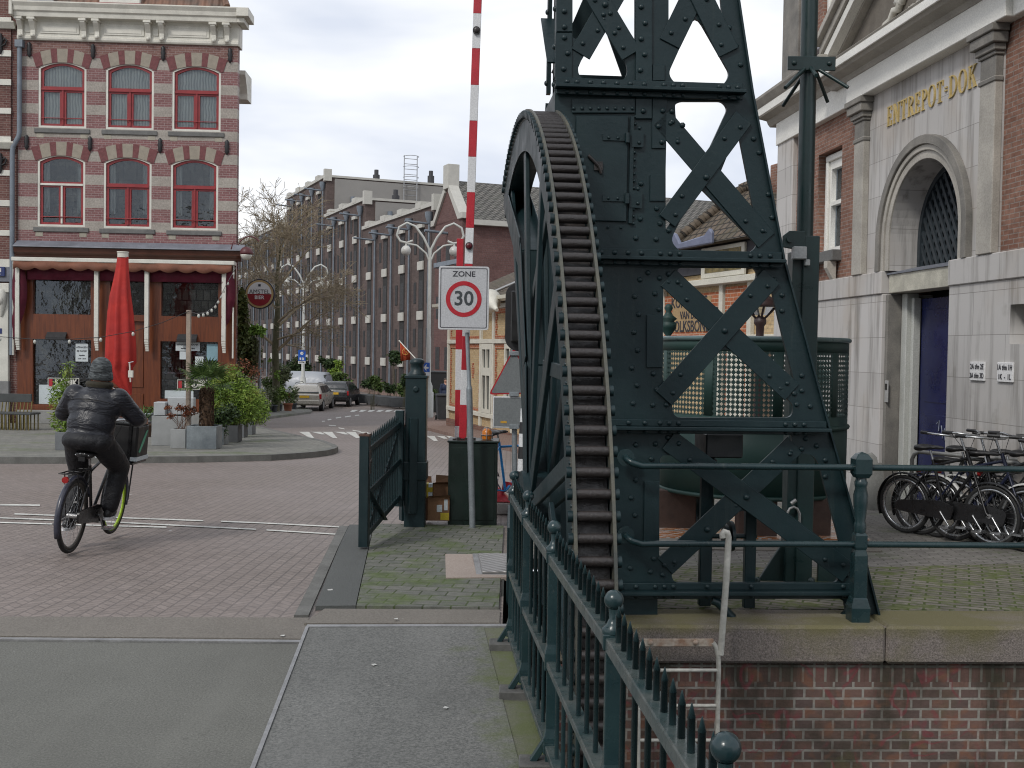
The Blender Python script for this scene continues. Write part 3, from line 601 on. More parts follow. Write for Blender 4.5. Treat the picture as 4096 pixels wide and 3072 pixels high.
b = MB(); b.box(-2.42, -2.18, -.22, -.02, 12.02, 12.24); b.tube([(-2.30, -.12, 12.05), (-2.30, -.12, 9.35), (-2.32, -.12, 9.2), (-2.50, -.12, 8.85), (-2.52, -.12, 8.7), (-2.52, -.12, 2.2)], .075, 10)
b.build('downpipe', ZINC, house)
# ------------------------------------------------------------- neighbouring house at the left edge
nb = thing('terraced_house', 'brown brick house with white stone bands adjoining the striped cafe house', 'house', tuple(ho), HF.rz)
NBR = brickmat('neighbour_brick', (.125, .055, .048), (.17, .085, .072), (.24, .19, .17), .22, .0745, .007, .4)
b = MB(); b.box(-8.5, -2.40, .06, 11, -.6, 15); nw = b.build('wall', NBR, nb)
b = MB(); b.box(-8.5, -2.62, -.0, .059, 5.05, 15); b.build('front_panel', NBR, nb)
def nz(y, z_): return HF.loc(z_(60, y))[1]
for a, c in ((150, 200), (435, 490), (685, 738), (935, 985), (1180, 1240), (1470, 1520)):
    b = MB(); b.box(-8.5, -2.60, -.03, 0, nz(c, z1), nz(a, z1)); b.build('stone_band', WHITE, nb, .008)
for a, c in ((70, 125), (330, 380), (582, 652)):
    b = MB(); b.box(-8.5, -2.60, -.03, 0, nz(c, z2), nz(a, z2)); b.build('stone_band', WHITE, nb, .008)
for za in (nz(225, z1), nz(1262, z1)): b = MB(); b.sweep([(0, za-.1), (-.08, za-.1), (-.2, za+.08), (-.2, za+.12), (0, za+.12)], -8.5, -2.46); b.build('string_course', CREAM, nb, .008)
for za in (nz(380, z1), nz(1410, z1)):
    b = MB(); b.lathe([(.02, -.34), (.07, -.2), (.045, -.05), (.10, .1), (.03, .32)], (-2.92, -.05, za), 8)
    for s in (-1, 1): b.tube([(-2.92, -.05, za-.1), (-2.92+s*.14, -.05, za-.02), (-2.92+s*.19, -.05, za+.1), (-2.92+s*.12, -.05, za+.18), (-2.92+s*.08, -.05, za+.1)], .028, 6)
    b.build('wall_anchor', BLACK, nb)
b = MB(); b.box(-8.5, -2.58, -.03, .058, 4.55, 5.04); b.build('lead_band', LEAD, nb, .01)
b = MB(); b.box(-3.10, -2.64, -.10, .05, 1.35, 4.5); b.box(-3.2, -2.60, -.16, .05, 4.2, 4.5); b.lathe([(.05, -.5), (.17, -.1), (.2, .2), (.12, .35)], (-2.86, -.1, 3.95), 10); b.ball((-2.86, -.22, 3.95), (.12, .1, .16), 8, 6); b.box(-8.5, -3.12, .0, .05, 0, 4.54); b.build('pilaster', WHITE, nb, .015)
b = MB(); b.box(-3.14, -2.62, -.12, .05, 0, 1.35); b.build('pilaster_base', mat('grey_base', (.22, .22, .22), .8, .25), nb, .015)
zz0 = nz(690, z2); b = MB(); b.box(-3.75, -2.76, -.09, -.04, zz0-.15, zz0+.15); ss = b.build('street_sign', mat('enamel_blue', (.02, .035, .13), .3, .1), nb, .01)
put_text('sign_text', 'PLEIN', .17, -3.08, -.094, zz0+.04, WHITE, ss, .006, depth=.002); put_text('sign_text', 'CENTRUM', .07, -3.06, -.094, zz0-.09, WHITE, ss, .002, depth=.002)
b = MB(); b.box(-2.98, -2.84, -.115, -.102, 2.88, 3.05); b.build('house_shield', bpy.data.materials['enamel_blue'], nb); 
# ============================================================= gatehouse on the right (gilt lettering over an arch)
EF = Frame(ground(3523, 2064), (.098, -1))
gh = thing('gatehouse', 'brick and grey stone gatehouse with gilt lettering over its arched door', 'gatehouse', tuple(EF.o), EF.rz)
GBR = brickmat('gatehouse_brick', (.205, .10, .07), (.27, .15, .11), (.27, .22, .19), .19, .052, .006, .35)
t = NT('grey_stone'); v = wallvec(t); x = t.xyz(); col, fac = t.brick(v, (.42, .405, .39), (.49, .475, .46), (.27, .26, .245), 1.05, .46, .004, .37)
m = t.n('ShaderNodeMapping'); m.inputs['Scale'].default_value = (7, 7, .5); t.l(t.c.outputs['Object'], m.inputs[0]); n = t.noise(1, 6, .65, m.outputs[0])
col = t.mix(t.ramp(n, .48, .70, 0, .8), col, (.17, .16, .145)); n2 = t.noise(.7, 4); col = t.mix(t.ramp(n2, .5, .75, 0, .6), col, (.36, .29, .22))
lo = t.math('ADD', t.noise(1.5, 5), t.ramp(x[2], .9, 0, 0, .25)); col = t.mix(t.ramp(lo, .62, .8, 0, .7), col, (.11, .10, .06))
t.bump(t.math('SUBTRACT', t.math('MULTIPLY', t.noise(25, 4), .35), fac), .3, .008); STONE = t.done(col, .85, 0, .3)
SMOOTH = mat('moulded_stone', (.42, .395, .35), .8, .35, 1.6, .2); DSTONE = mat('weathered_stone', (.13, .125, .115), .85, .5, 2.2, .3, c2=(.24, .225, .20))
GWHITE = mat('gatehouse_white', (.76, .75, .70), .55, .14, 1.4, .1)
XC, ZC, RI, RO = .96, 3.52, .89, 1.17
def arc(r, n=28, z0=3.15, k=1.0): return [(XC+r, z0)]+[(XC+r*math.cos(math.pi*i/n), ZC+r*math.sin(math.pi*i/n)) for i in range(n+1)]+[(XC-r, z0)]
# walls
me = plate_with_holes(rect(-3.46, -.94, 3.12, 5.6), [rect(-2.52, -1.62, 3.56, 5.06)], .30); o = link('wall', me, GBR, gh); o.location = (0, .17, 0)
me = plate_with_holes(rect(-4.16, 7, 5.6, 9.6), [rect(-2.62, -1.78, 6.72, 8.7)], .30); o = link('wall', me, GBR, gh); o.location = (0, .21, 0)
b = MB(); b.box(2.68, 7, .02, .32, 3.12, 5.6); b.build('wall', GBR, gh)
b = MB(); b.box(-4.15, -.03, .34, .9, -.6, 2.85); b.box(1.75, 7, .34, .9, -.6, 2.85); b.box(-4.15, 7, 1.2, 9, -.6, 9.6); b.box(-4.15, -3.0, .5, 1.3, 2.8, 9.6); b.build('rear_wall', GBR, gh)
sp = [(-.94, 3.15)]+[(XC-RI, 3.15)]+[(XC+RI*math.cos(math.pi-math.pi*i/28), ZC+RI*math.sin(math.pi*i/28)) for i in range(29)]+[(XC+RI, 3.15), (2.68, 3.15), (2.68, 5.6), (-.94, 5.6)]
b = MB(); b.prism(sp, .0, .5); b.build('stone_panel', STONE, gh)
for x0, x1 in ((-4.17, -3.44), ): 
    b = MB(); b.box(x0, x1, -.06, .4, -.6, 5.56); b.build('quoin', DSTONE if False else STONE, gh, .01)
    b = MB(); b.box(x0, x1, -.02, .4, 6.26, 9.6); b.build('quoin', DSTONE, gh, .01)
for x0, x1 in ((-.94, -.63), (2.37, 2.68)):
    b = MB(); b.box(x0, x1, -.09, .0, 3.15, 5.0); b.build('pilaster', SMOOTH, gh, .008)
    b = MB()
    for a, z0, z1, p in ((.015, 4.93, 4.98, .105), (.0, 4.98, 5.20, .09), (.02, 5.20, 5.24, .11), (.045, 5.24, 5.31, .135), (.085, 5.31, 5.42, .175), (.11, 5.42, 5.498, .20)): b.box(x0-a, x1+a, -p, .0, z0, z1-.001)
    b.build('capital', DSTONE, gh, .008)
# arch mouldings
def arcring(r0, r1, y0, y1, m, name):
    A, B_ = arc(r0), arc(r1); n = len(A); b = MB()
    b.add([(p[0], y0, p[1]) for p in A]+[(p[0], y0, p[1]) for p in B_]+[(p[0], y1, p[1]) for p in A]+[(p[0], y1, p[1]) for p in B_],
          [f for i in range(n-1) for f in ((i, i+1, n+i+1, n+i), (n+i, n+i+1, 3*n+i+1, 3*n+i), (2*n+i, 2*n+i+1, i+1, i))], False); return b.build(name, m, gh, .006)
arcring(1.06, 1.17, -.08, .0, DSTONE, 'arch_moulding'); arcring(.99, 1.058, -.05, .0, SMOOTH, 'arch_moulding'); arcring(.892, .988, -.025, .0, SMOOTH, 'arch_moulding')
LATT = mat('lattice_iron', (.03, .04, .048), .45, .3, 5, .1)
fl = MB(); fl.prism(arc(RI-.003, z0=3.05), .47, .49); fan = fl.build('fanlight', mat('fanlight_dark', (.012, .014, .016), .25, .3), gh)
b = MB(); 
A, B_ = arc(RI-.002, z0=3.05), arc(RI-.07, z0=3.1)
for i in range(len(A)-1): b.add([(A[i][0], .36, A[i][1]), (A[i+1][0], .36, A[i+1][1]), (B_[i+1][0], .36, B_[i+1][1]), (B_[i][0], .36, B_[i][1]), (A[i][0], .44, A[i][1]), (A[i+1][0], .44, A[i+1][1]), (B_[i+1][0], .44, B_[i+1][1]), (B_[i][0], .44, B_[i][1])], [(0, 1, 2, 3), (3, 2, 6, 7), (0, 4, 5, 1)])
b.box(XC-RI, XC+RI, .36, .44, 3.05, 3.14); b.build('lattice_frame', LATT, fan)
b = MB()
for s in (-1, 1):
    for k in range(-16, 17):                               # lattice bars clipped to the arch
        c = k*.215; pts = []
        for i in range(61):
            xx = XC-RI+2*RI*i/60; zz_ = 3.9+s*1.55*(xx-XC)+c
            inside = zz_ > 3.12 and (zz_ < ZC or (xx-XC)**2+(zz_-ZC)**2 < (RI-.05)**2)
            if inside: pts.append((xx, .40+.012*s, zz_))
        if len(pts) > 2: b.bar(pts[0], pts[-1], .05, .026, (0, 1, 0))
b.build('lattice', LATT, fan)
# band and lower wall
for x0, x1 in ((-3.44, -.02), (1.74, 7)):
    b = MB(); b.box(x0, x1, -.07, .45, 2.86, 3.149); b.build('stone_band', DSTONE if False else STONE, gh, .01)
    if x1 < 1: b = MB(); b.box(x0, x1, -.045, .34, -.6, 2.858)
    else:
        me = plate_with_holes(rect(x0, x1, -.6, 2.858), [rect(3.02, 3.42, 2.2, 2.6)], .36); o = link('lower_wall', me, STONE, gh); o.location = (0, .135, 0); b = MB(); b.box(3.0, 3.45, .2, .22, 2.15, 2.65); b.build('small_window', mat('grey_blind', (.03, .03, .03), .7), gh); continue
    b.build('lower_wall', STONE, gh, .008)
b = MB(); b.box(-.018, 1.738, .60, .62, -.6, 3.1); b.build('door_recess', DARK, gh)
b = MB(); b.box(-.018, 0.05, .0, .6, -.6, 2.85); b.build('door_jamb', DSTONE, gh, .008)
b = MB(); b.box(.06, .20, .18, .34, -.4, 2.86); b.box(.20, .27, .24, .34, -.4, 2.80); b.build('door_frame', mat('grey_white_frame', (.46, .47, .44), .5, .15, 2), gh, .008)
b = MB(); b.box(.275, 1.735, .345, .385, -.3, 2.79); dr = b.build('door', mat('blue_door', (.004, .009, .070), .3, .4, 1.5, .05), gh, .005)
b = MB()
for z0 in (.2, 1.5): b.box(.42, 1.6, .335, .344, z0, z0+1.15)
b.build('door_panel', bpy.data.materials['blue_door'], dr, .008)
sc = MB(); g0 = [(0, .2), (.06, .24), (.05, .1), (.12, .18), (.16, .02), (.2, .15), (.22, .0), (.28, .1), (.26, -.06), (.36, -.04), (.33, -.18), (.44, -.10), (.42, -.26), (.48, -.2), (.47, -.36)]
sc.tube([(.78+p[0]*1.0, .33, 1.05+p[1]) for p in g0], .007, 4); sc.build('graffiti_scrawl', mat('pale_marker', (.3, .33, .42), .7), dr)
b = MB(); b.box(.02, 1.737, .02, .30, 2.865, 3.10); lb = b.build('lintel_box', mat('lintel_cream', (.50, .48, .40), .6, .35, 5, .2), gh, .006)
b = MB(); b.sweep([(.0, 3.10), (.0, 3.12), (.34, 3.20), (.34, 3.10)], -.01, 1.737); b.build('lintel_lead', LEAD, lb)
b = MB(); b.box(.055, .15, .165, .18, 1.22, 1.50); ic = b.build('intercom', mat('intercom_grey', (.34, .34, .33), .5), gh, .006); ic.location = (-.03, -.17, .25); 
b = MB(); b.box(.075, .13, .160, .166, 1.38, 1.46); b.build('intercom_screen', DARK, ic)
b = MB(); b.lathe([(.30, -.3), (.30, .35), (.26, .62), (.17, .80), (.0, .86)], (-.22, -.02, -.05), 14); b.build('guard_stone', mat('guard_stone', (.20, .20, .185), .85, .4, 3, .4), gh)
for x0, x1, ls in ((2.29, 2.58, ('2A t/m 2E', '3A t/m 3D')), (2.84, 3.13, ('1A t/m 1H', '1K  -  1L'))):
    b = MB(); b.box(x0, x1, -.068 if x0 < 2.5 else -.068, -.046, 1.815, 2.015); pl_ = b.build('number_plate', mat('white_plate', (.72, .72, .72), .4, .05), gh, .003)
    for s, zz_ in zip(ls, (1.962, 1.866)): put_text('plate_text', s, .078, (x0+x1)/2, -.0715, zz_, INK, pl_, .001, sx=.86, depth=.0015)
# windows
for x0, x1, z0, z1 in ((-2.52, -1.62, 3.56, 5.06), (-2.62, -1.78, 6.72, 8.7)):
    me = plate_with_holes(rect(x0+.01, x1-.01, z0+.01, z1-.01), [rect(x0+.20, x1-.20, z0+.10, z0+(z1-z0)*.48), rect(x0+.20, x1-.20, z0+(z1-z0)*.52, z1-.24)], .10); w = link('window', me, GWHITE, gh, .008); w.location = (0, .20, 0)
    b = MB(); b.box(x0+.05, x0+.13, -.09, -.05, z0+.02, z1-.12); b.box(x1-.13, x1-.05, -.09, -.05, z0+.02, z1-.12); b.box(x0+.05, x1-.05, -.09, -.05, z1-.119, z1-.03); b.build('window_frame', GWHITE, w, .008)
    b = MB(); b.box(x0+.1, x1-.1, .02, .024, z0+.05, z1-.1); b.build('pane', GLASS, w)
    b = MB(); b.box(x0, x1, .14, .15, z0, z1); b.build('net_curtain', mat('net_curtain', (.5, .5, .48), .9), w)
    b = MB(); b.box(x0-.06, x1+.06, -.32, -.03, z0-.15, z0+.008); b.build('sill', BLUESTONE if z0 < 5 else mat('painted_sill', (.36, .36, .40), .6), w, .01)
    if z0 < 5:
        for xx in (x0+.02, x1-.14): b = MB(); b.sweep([(-.22, z0-.152), (-.36, z0-.152), (-.36, z0-.25), (-.26, z0-.42), (-.24, z0-.52), (-.22, z0-.52)], xx, xx+.12); b.build('sill_bracket', SMOOTH, w, .005)
# entablature
b = MB(); b.box(-4.18, -1.06, -.09, .1, 5.50, 5.86); b.box(2.98, 7, -.09, .1, 5.50, 5.86); b.box(-1.06, 2.98, -.17, .1, 5.50, 5.80); b.build('frieze', GWHITE, gh, .008)
def corn(x0, x1, y, z):
    return [(y+.2, z), (y, z), (y-.04, z+.05), (y-.06, z+.10), (y-.2, z+.13), (y-.22, z+.15), (y-.22, z+.26), (y-.26, z+.29), (y-.33, z+.37), (y-.34, z+.41), (y+.2, z+.45)]
for xa, xb in ((-4.50, -1.45), (3.4, 7)): b = MB(); b.sweep(corn(0, 0, -.09, 5.86), xa, xb); b.build('cornice', SMOOTH, gh, .006)
b = MB(); b.sweep([(.1, 5.80), (-.17, 5.80), (-.21, 5.86), (-.36, 5.89), (-.40, 5.93), (-.40, 6.02), (-.44, 6.06), (.1, 6.10)], -1.62, 3.54); b.build('cornice', SMOOTH, gh, .006)
b = MB(); b.sweep([(-.226, 5.90+.095), (-.345, 5.995), (-.345, 6.12), (-.226, 6.12)], -4.505, -1.40); b.box(-1.63, 3.55, -.43, -.402, 5.925, 6.03); b.build('cornice_fascia', GWHITE, gh, .004)
PX, PZ, PS = .96, 6.12, .55; HW = 2.62
b = MB()
for s in (-1, 1):
    for (d0, d1, y) in ((.0, .17, -.16), (.17, .30, -.34), (.30, .40, -.42)):
        a = [(PX+s*HW, PZ+d0), (PX, PZ+HW*PS+d0), (PX, PZ+HW*PS+d1), (PX+s*HW, PZ+d1)]; b.prism(a, y, .05)
pd = b.build('pediment', SMOOTH, gh, .006)
b = MB()
for s in (-1, 1): b.prism([(PX+s*(HW-.15), PZ+.10), (PX, PZ+HW*PS+.02), (PX, PZ+HW*PS+.14), (PX+s*(HW-.0), PZ+.16)], -.30, -.162)
b.build('raking_fascia', GWHITE, pd, .004)
b = MB(); b.prism([(PX-HW+.1, PZ-.02), (PX+HW-.1, PZ-.02), (PX, PZ+HW*PS+.02)], -.06, .05); b.build('tympanum', mat('tympanum_brown', (.17, .15, .125), .85, .3), pd)
b = MB(); pts = [(-.35, .1), (-.2, .12), (-.1, .22), (.02, .2), (.1, .3), (.02, .38), (-.02, .3), (.12, .26), (.2, .38), (.14, .5), (.26, .56), (.3, .44), (.22, .36)]
for sg in (-1, 1): b.tube([(PX+sg*(p[0]-.62), -.10, 6.16+p[1]) for p in pts], .05, 8)
b.ball((PX, -.1, 6.9), (.28, .1, .32), 10, 8); b.build('relief_carving', CREAM, pd)
put_text('date_letters', 'MDCCCXXIX', .155, PX, -.075, 6.26, SMOOTH, pd, .003, sx=.8, depth=.012)
# gilt serif letters
GOLD = mat('gilt_letters', (.52, .39, .15), .5, .3, 8, .1)
GL = {'E': (.62, [(.10, 0, .21, 1)], [(.0, 0, .58, .07), (0, .93, .56, 1), (.2, .47, .44, .54), (.5, .05, .58, .26), (.48, .76, .56, .95), (.40, .40, .46, .61)]),
      'N': (.84, [(.1, 0, .17, 1), (.66, 0, .73, 1)], [(0, 0, .28, .05), (0, .95, .24, 1), (.55, .95, .84, 1)]),
      'T': (.68, [(.28, 0, .39, 1)], [(.12, 0, .55, .05), (0, .93, .67, 1), (0, .74, .05, .95), (.62, .74, .67, .95)]),
      'R': (.72, [(.11, 0, .22, 1)], [(0, 0, .34, .05), (0, .95, .3, 1), (.55, 0, .76, .05)]), 'P': (.62, [(.11, 0, .22, 1)], [(0, 0, .36, .05), (0, .95, .3, 1)]),
      'O': (.80, [], []), '-': (.32, [], [(.03, .40, .28, .47), (.03, .54, .28, .61)]), 'D': (.82, [(.11, 0, .22, 1)], [(0, 0, .34, .06), (0, .94, .34, 1)]), 'K': (.80, [(.11, 0, .22, 1)], [(0, 0, .34, .05), (0, .95, .34, 1), (.54, .95, .80, 1), (.52, 0, .84, .05)])}
def ringseg(b, cx, cz, rx, rz, tx, tz, a0, a1, y0, y1, n=16):
    o_ = [(cx+rx*math.cos(a0+(a1-a0)*i/n), cz+rz*math.sin(a0+(a1-a0)*i/n)) for i in range(n+1)]; i_ = [(cx+(rx-tx)*math.cos(a0+(a1-a0)*i/n), cz+(rz-tz)*math.sin(a0+(a1-a0)*i/n)) for i in range(n+1)]
    for k in range(n): b.prism([o_[k], o_[k+1], i_[k+1], i_[k]], y0, y1)
cx_ = -.085; HH = .25; WORD = 'ENTREPOT-DOK'; tw = sum(GL[c][0] for c in WORD)+.17*(len(WORD)-1); kx = (2.14+.085)/tw
for ch in WORD:
    w_, st, se = GL[ch]; b = MB(Matrix.Translation((cx_, 0, 5.0)) @ Matrix.Diagonal((kx, 1, HH, 1))); y0, y1 = -.02, .0
    for q in st+se: b.prism(rect(q[0], q[2], q[1], q[3]), y0+(.0 if q in st else .002), y1)
    if ch == 'N': b.prism([(.06, 1), (.24, 1), (.73, 0), (.58, 0)], y0+.001, y1)
    if ch in 'RP': ringseg(b, .24, .74, .42 if ch == 'R' else .38, .26, .11, .06, -math.pi/2, math.pi/2, y0+.001, y1)
    if ch == 'R': b.prism([(.30, .49), (.44, .49), (.72, 0), (.54, 0)], y0+.003, y1)
    if ch == 'O': ringseg(b, .40, .5, .40, .53, .11, .05, 0, 2*math.pi, y0, y1, 28)
    if ch == 'D': ringseg(b, .24, .5, .57, .5, .11, .05, -math.pi/2, math.pi/2, y0+.001, y1, 20)
    if ch == 'K': b.prism([(.22, .40), (.32, .52), (.74, 1), (.62, 1)], y0+.001, y1); b.prism([(.32, .55), (.46, .60), (.82, 0), (.62, 0)], y0+.003, y1)
    b.build('gilt_letter', GOLD, gh); cx_ += (w_+.17)*kx
# ============================================================= coffee house behind the tower
KO = ground(1792, 1713); KF = Frame(KO, (.336, -1))
kh = thing('coffee_house', 'low yellow brick coffee house with white timber framing and tiled roof', 'coffee house', tuple(KO), KF.rz)
YBR = brickmat('yellow_brick', (.42, .30, .16), (.50, .38, .22), (.36, .28, .19), .22, .07, .006, .2); RBR = brickmat('red_panel_brick', (.30, .085, .035), (.38, .13, .06), (.45, .33, .25), .24, .075, .008, .1)
KW = mat('timber_white', (.60, .58, .50), .55, .15, 2, .05); OCH = mat('sign_ochre', (.36, .25, .13), .8, .2)
b = MB(); b.box(-.15, 22.2, .06, 8, -.4, 4.4); b.build('wall', YBR, kh)
b = MB(); b.box(-.15, 22.2, -.03, .055, -.4, .36); b.build('plinth', brickmat('plinth_brick', (.16, .08, .06), (.22, .11, .08), (.2, .18, .15), .22, .07, .006), kh)
b = MB()
for xx in (-.1, 1.9, 3.9, 5.25, 7.2, 9.2, 11.2, 13.2, 15.2, 17.2, 19.7, 20.75, 22.1): b.box(xx-.07, xx+.07, -.03, .058, .361, 4.2)
for z_ in (.74, 3.12, 4.22): b.box(-.17, 22.2, -.042, .056, z_-.07, z_+.07)
b.build('timber_frame', KW, kh, .008)
b = MB()
for xx in (.9, 2.9, 6.2, 8.2, 10.2, 12.2, 14.2):
    for a, c in ((.82, 3.04), (3.2, 4.14)):
        for s in (-1, 1):
            for k in range(int((c-a)/.15)): wd = .10 if k % 2 else .17; b.box(xx+s*.86-(wd if s > 0 else 0), xx+s*.86+(0 if s > 0 else wd), .03, .057, a+k*.15, a+k*.15+.145)
        b.box(xx-.86, xx+.86, .025, .056, a, a+.1); b.box(xx-.86, xx+.86, .025, .056, c-.15, c)
    if True: b.box(xx-.06, xx+.06, .03, .058, 1.9, 2.4); b.box(xx-.12, xx+.12, .031, .059, 2.05, 2.25)
b.build('red_brick_pattern', RBR, kh)
for xx, z0, z1 in ((4.58, .82, 3.04), (7.0, 1.2, 3.04), (16.2, 1.0, 3.04)):
    me = plate_with_holes(rect(xx-.55, xx+.55, z0, z1), [rect(xx-.42+.44*k, xx-.42+.36+.44*k, z0+.12+h*(z1-z0)*.60, z0+(z1-z0)*(.54 if h == 0 else .92)) for k in range(2) for h in range(2)], .06); w = link('window', me, KW, kh, .006); w.location = (0, .0, 0)
    b = MB(); b.box(xx-.5, xx+.5, .035, .045, z0+.05, z1-.05); b.build('pane', mat('pane_dark', (.05, .055, .055), .06), w)
b = MB(); b.box(17.27, 19.62, .0, .054, 3.18, 4.03); sg = b.build('sign_panel', RBR, kh)
b = MB(); b.prism([(17.70, 3.27), (19.3, 3.27), (19.3, 3.36), (19.45, 3.36), (19.45, 3.46), (19.3, 3.46), (19.3, 3.62), (19.45, 3.62), (19.45, 3.76), (19.3, 3.76), (19.3, 3.96), (17.66, 3.96), (17.66, 3.86), (17.52, 3.86), (17.52, 3.76), (17.66, 3.76), (17.66, 3.66), (17.52, 3.66), (17.52, 3.54), (17.70, 3.54), (17.70, 3.44), (17.54, 3.44), (17.54, 3.34), (17.70, 3.34)], -.01, .0); b.build('sign_ground', OCH, sg)
for s, w_, xm, zz_ in (('KOFFIEHUIS', .30, 18.38, 3.86), ('VAN DEN', .22, 18.45, 3.60), ('VOLKSBOND', .32, 18.45, 3.37)):
    o = put_text('sign_letters', s, w_, xm, -.014, zz_, INK, sg, .003, sx=.98 if s[0] == 'K' else .92, depth=.004)
b = MB(); b.box(19.84, 20.68, .0, .054, 3.18, 4.1); b.box(19.84, 20.68, .0, .054, .85, 3.0); b.build('red_wall_panel', RBR, kh)
b = MB(); b.box(20.85, 22.0, -.01, .05, .2, 3.02); b.build('plank_door', mat('door_brown', (.12, .08, .05), .6, .4, 3), kh, .01)
b = MB(); b.box(19.95, 20.6, -.01, .05, .85, 3.0); b.build('white_door', KW, kh, .01)
b = MB(); b.box(16.4, 22.2, -.16, .05, 4.16, 4.28); b.build('gutter_board', KW, kh, .01)
b = MB(); b.box(16.6, 22.2, .0, 2.6, 4.41, 4.92); b.build("upper_wall", mat("upper_dark", (.045, .045, .055), .7), kh)
b = MB(); b.box(18.95, 20.6, -.06, .0, 4.30, 4.9); w = b.build('upper_window', KW, kh, .01); b = MB(); b.box(19.12, 20.5, -.066, -.061, 4.40, 4.82); b.build('upper_pane', mat('pane_mirror', (.10, .09, .05), .1, .8, 9, c2=(.25, .2, .09)), w)
def tiles(name, c1, c2, c3, along):
    t = NT(name); col, fac = t.brick(t.vec(t.math('ADD', t.xyz()[0], t.math('MULTIPLY', t.xyz()[1], .0)), t.math('ADD', t.xyz()[1], t.xyz()[2])), c1, c2, dk(c1, .25), .24, .26, .03, .5, smooth=.6)
    n = t.noise(1.2, 5, .65); col = t.mix(t.ramp(n, .5, .66, 0, .8), col, c3); w = t.n('ShaderNodeTexWave'); w.bands_direction = 'X'; w.inputs['Scale'].default_value = 1.31; t.l(t.c.outputs['Object'], w.inputs[0])
    t.bump(t.math('ADD', t.math('MULTIPLY', w.outputs['Fac'], .7), t.math('SUBTRACT', 1.0, fac)), 1.0, .05); return t.done(col, .8)
KT = tiles('koffie_tiles', (.085, .068, .048), (.125, .092, .064), (.075, .065, .035), 0)
b = MB(); b.sweep([(-.35, 4.42), (4.0, 6.4), (8.2, 4.42), (8.2, 4.36), (-.30, 4.34)], -.5, 16.6); b.build('roof', KT, kh)
b = MB(); b.sweep([(-.40, 4.30), (-.52, 4.36), (-.54, 4.46), (-.40, 4.48)], -.5, 16.5); b.build('gutter', KW, kh)
ex0, ex1, ey0, ey1, ez, rx0, rx1, ry, rzz = 17.9, 21.5, -.3, 2.7, 4.94, 18.9, 19.3, .95, 6.15
b = MB(); b.add([(ex0, ey0, ez), (ex1, ey0, ez), (ex1, ey1, ez), (ex0, ey1, ez), (rx0, ry, rzz), (rx1, ry, rzz)], [(0, 1, 5, 4), (1, 2, 5), (2, 3, 4, 5), (3, 0, 4), (0, 3, 2, 1)]); rf2 = b.build('roof', KT, kh)
for c in ((ex0, ey0), (ex1, ey0)):
    b = MB(); p, q = Vector((c[0], c[1], ez+.05)), Vector((rx0 if c[0] < 18 else rx1, ry, rzz+.05))
    for k in range(18): a = p.lerp(q, k/18); e_ = p.lerp(q, (k+1.25)/18); b.tube([a, e_], [.13, .09], 8)
    b.build('hip_tiles', KT, rf2)
b = MB(); b.tube([(rx0, ry, rzz+.03), (rx1, ry, rzz+.03)], .12, 8); b.build('ridge_tiles', KT, rf2)
b = MB(); b.box(19.2, 19.6, 1.3, 1.7, 5.6, 6.6); b.build('chimney', GBR, rf2, .02)
b = MB(); b.tube([(17.6, 2.6, 4.6), (17.6, 2.6, 7.2)], .12, 10); b.lathe([(.24, 0), (.13, .3)], (17.6, 2.6, 5.6), 10); b.build('flue', ZINC, rf2)
b = MB(); b.prism([(17.6, 4.9), (20.0, 4.9), (20.0, 5.12), (19.9, 5.2), (19.7, 5.08), (18.7, 5.02), (18.5, 5.22), (18.3, 5.28), (18.1, 5.2), (18.0, 5.02), (17.65, 5.02)], -.42, -.34); b.build('roof_crest', mat('crest_blue', (.16, .18, .26), .5), kh, .02)
b = MB(); b.tube([(5.9, -.5, 4.5), (6.2, -.6, 4.5), (6.6, -.6, 4.4)], .06, 8); b.lathe([(.05, 0), (.12, .3), (.32, .62), (.34, .62)], (0, 0, 0), 14); b.v = [(p[0], p[1], p[2]) for p in b.v]; 
hs = MB(Matrix.Translation((7.4, -.7, 4.15)) @ Matrix.Rotation(rad(-70), 4, 'Y')); hs.lathe([(.05, -.4), (.08, -.2), (.14, 0), (.30, .3), (.38, .42), (.36, .43), (.1, .1)], (0, 0, 0), 16); hs.build('horn_speaker', CREAM, kh)
b = MB(); b.tube([(5.0, .1, 4.7), (6.9, 2.2, 5.8)], .05, 6); b.box(5.9, 6.8, .9, 1.9, 5.1, 5.35); b.build('roof_vent', mat('vent_metal', (.45, .45, .45), .3, metal=.7), kh)
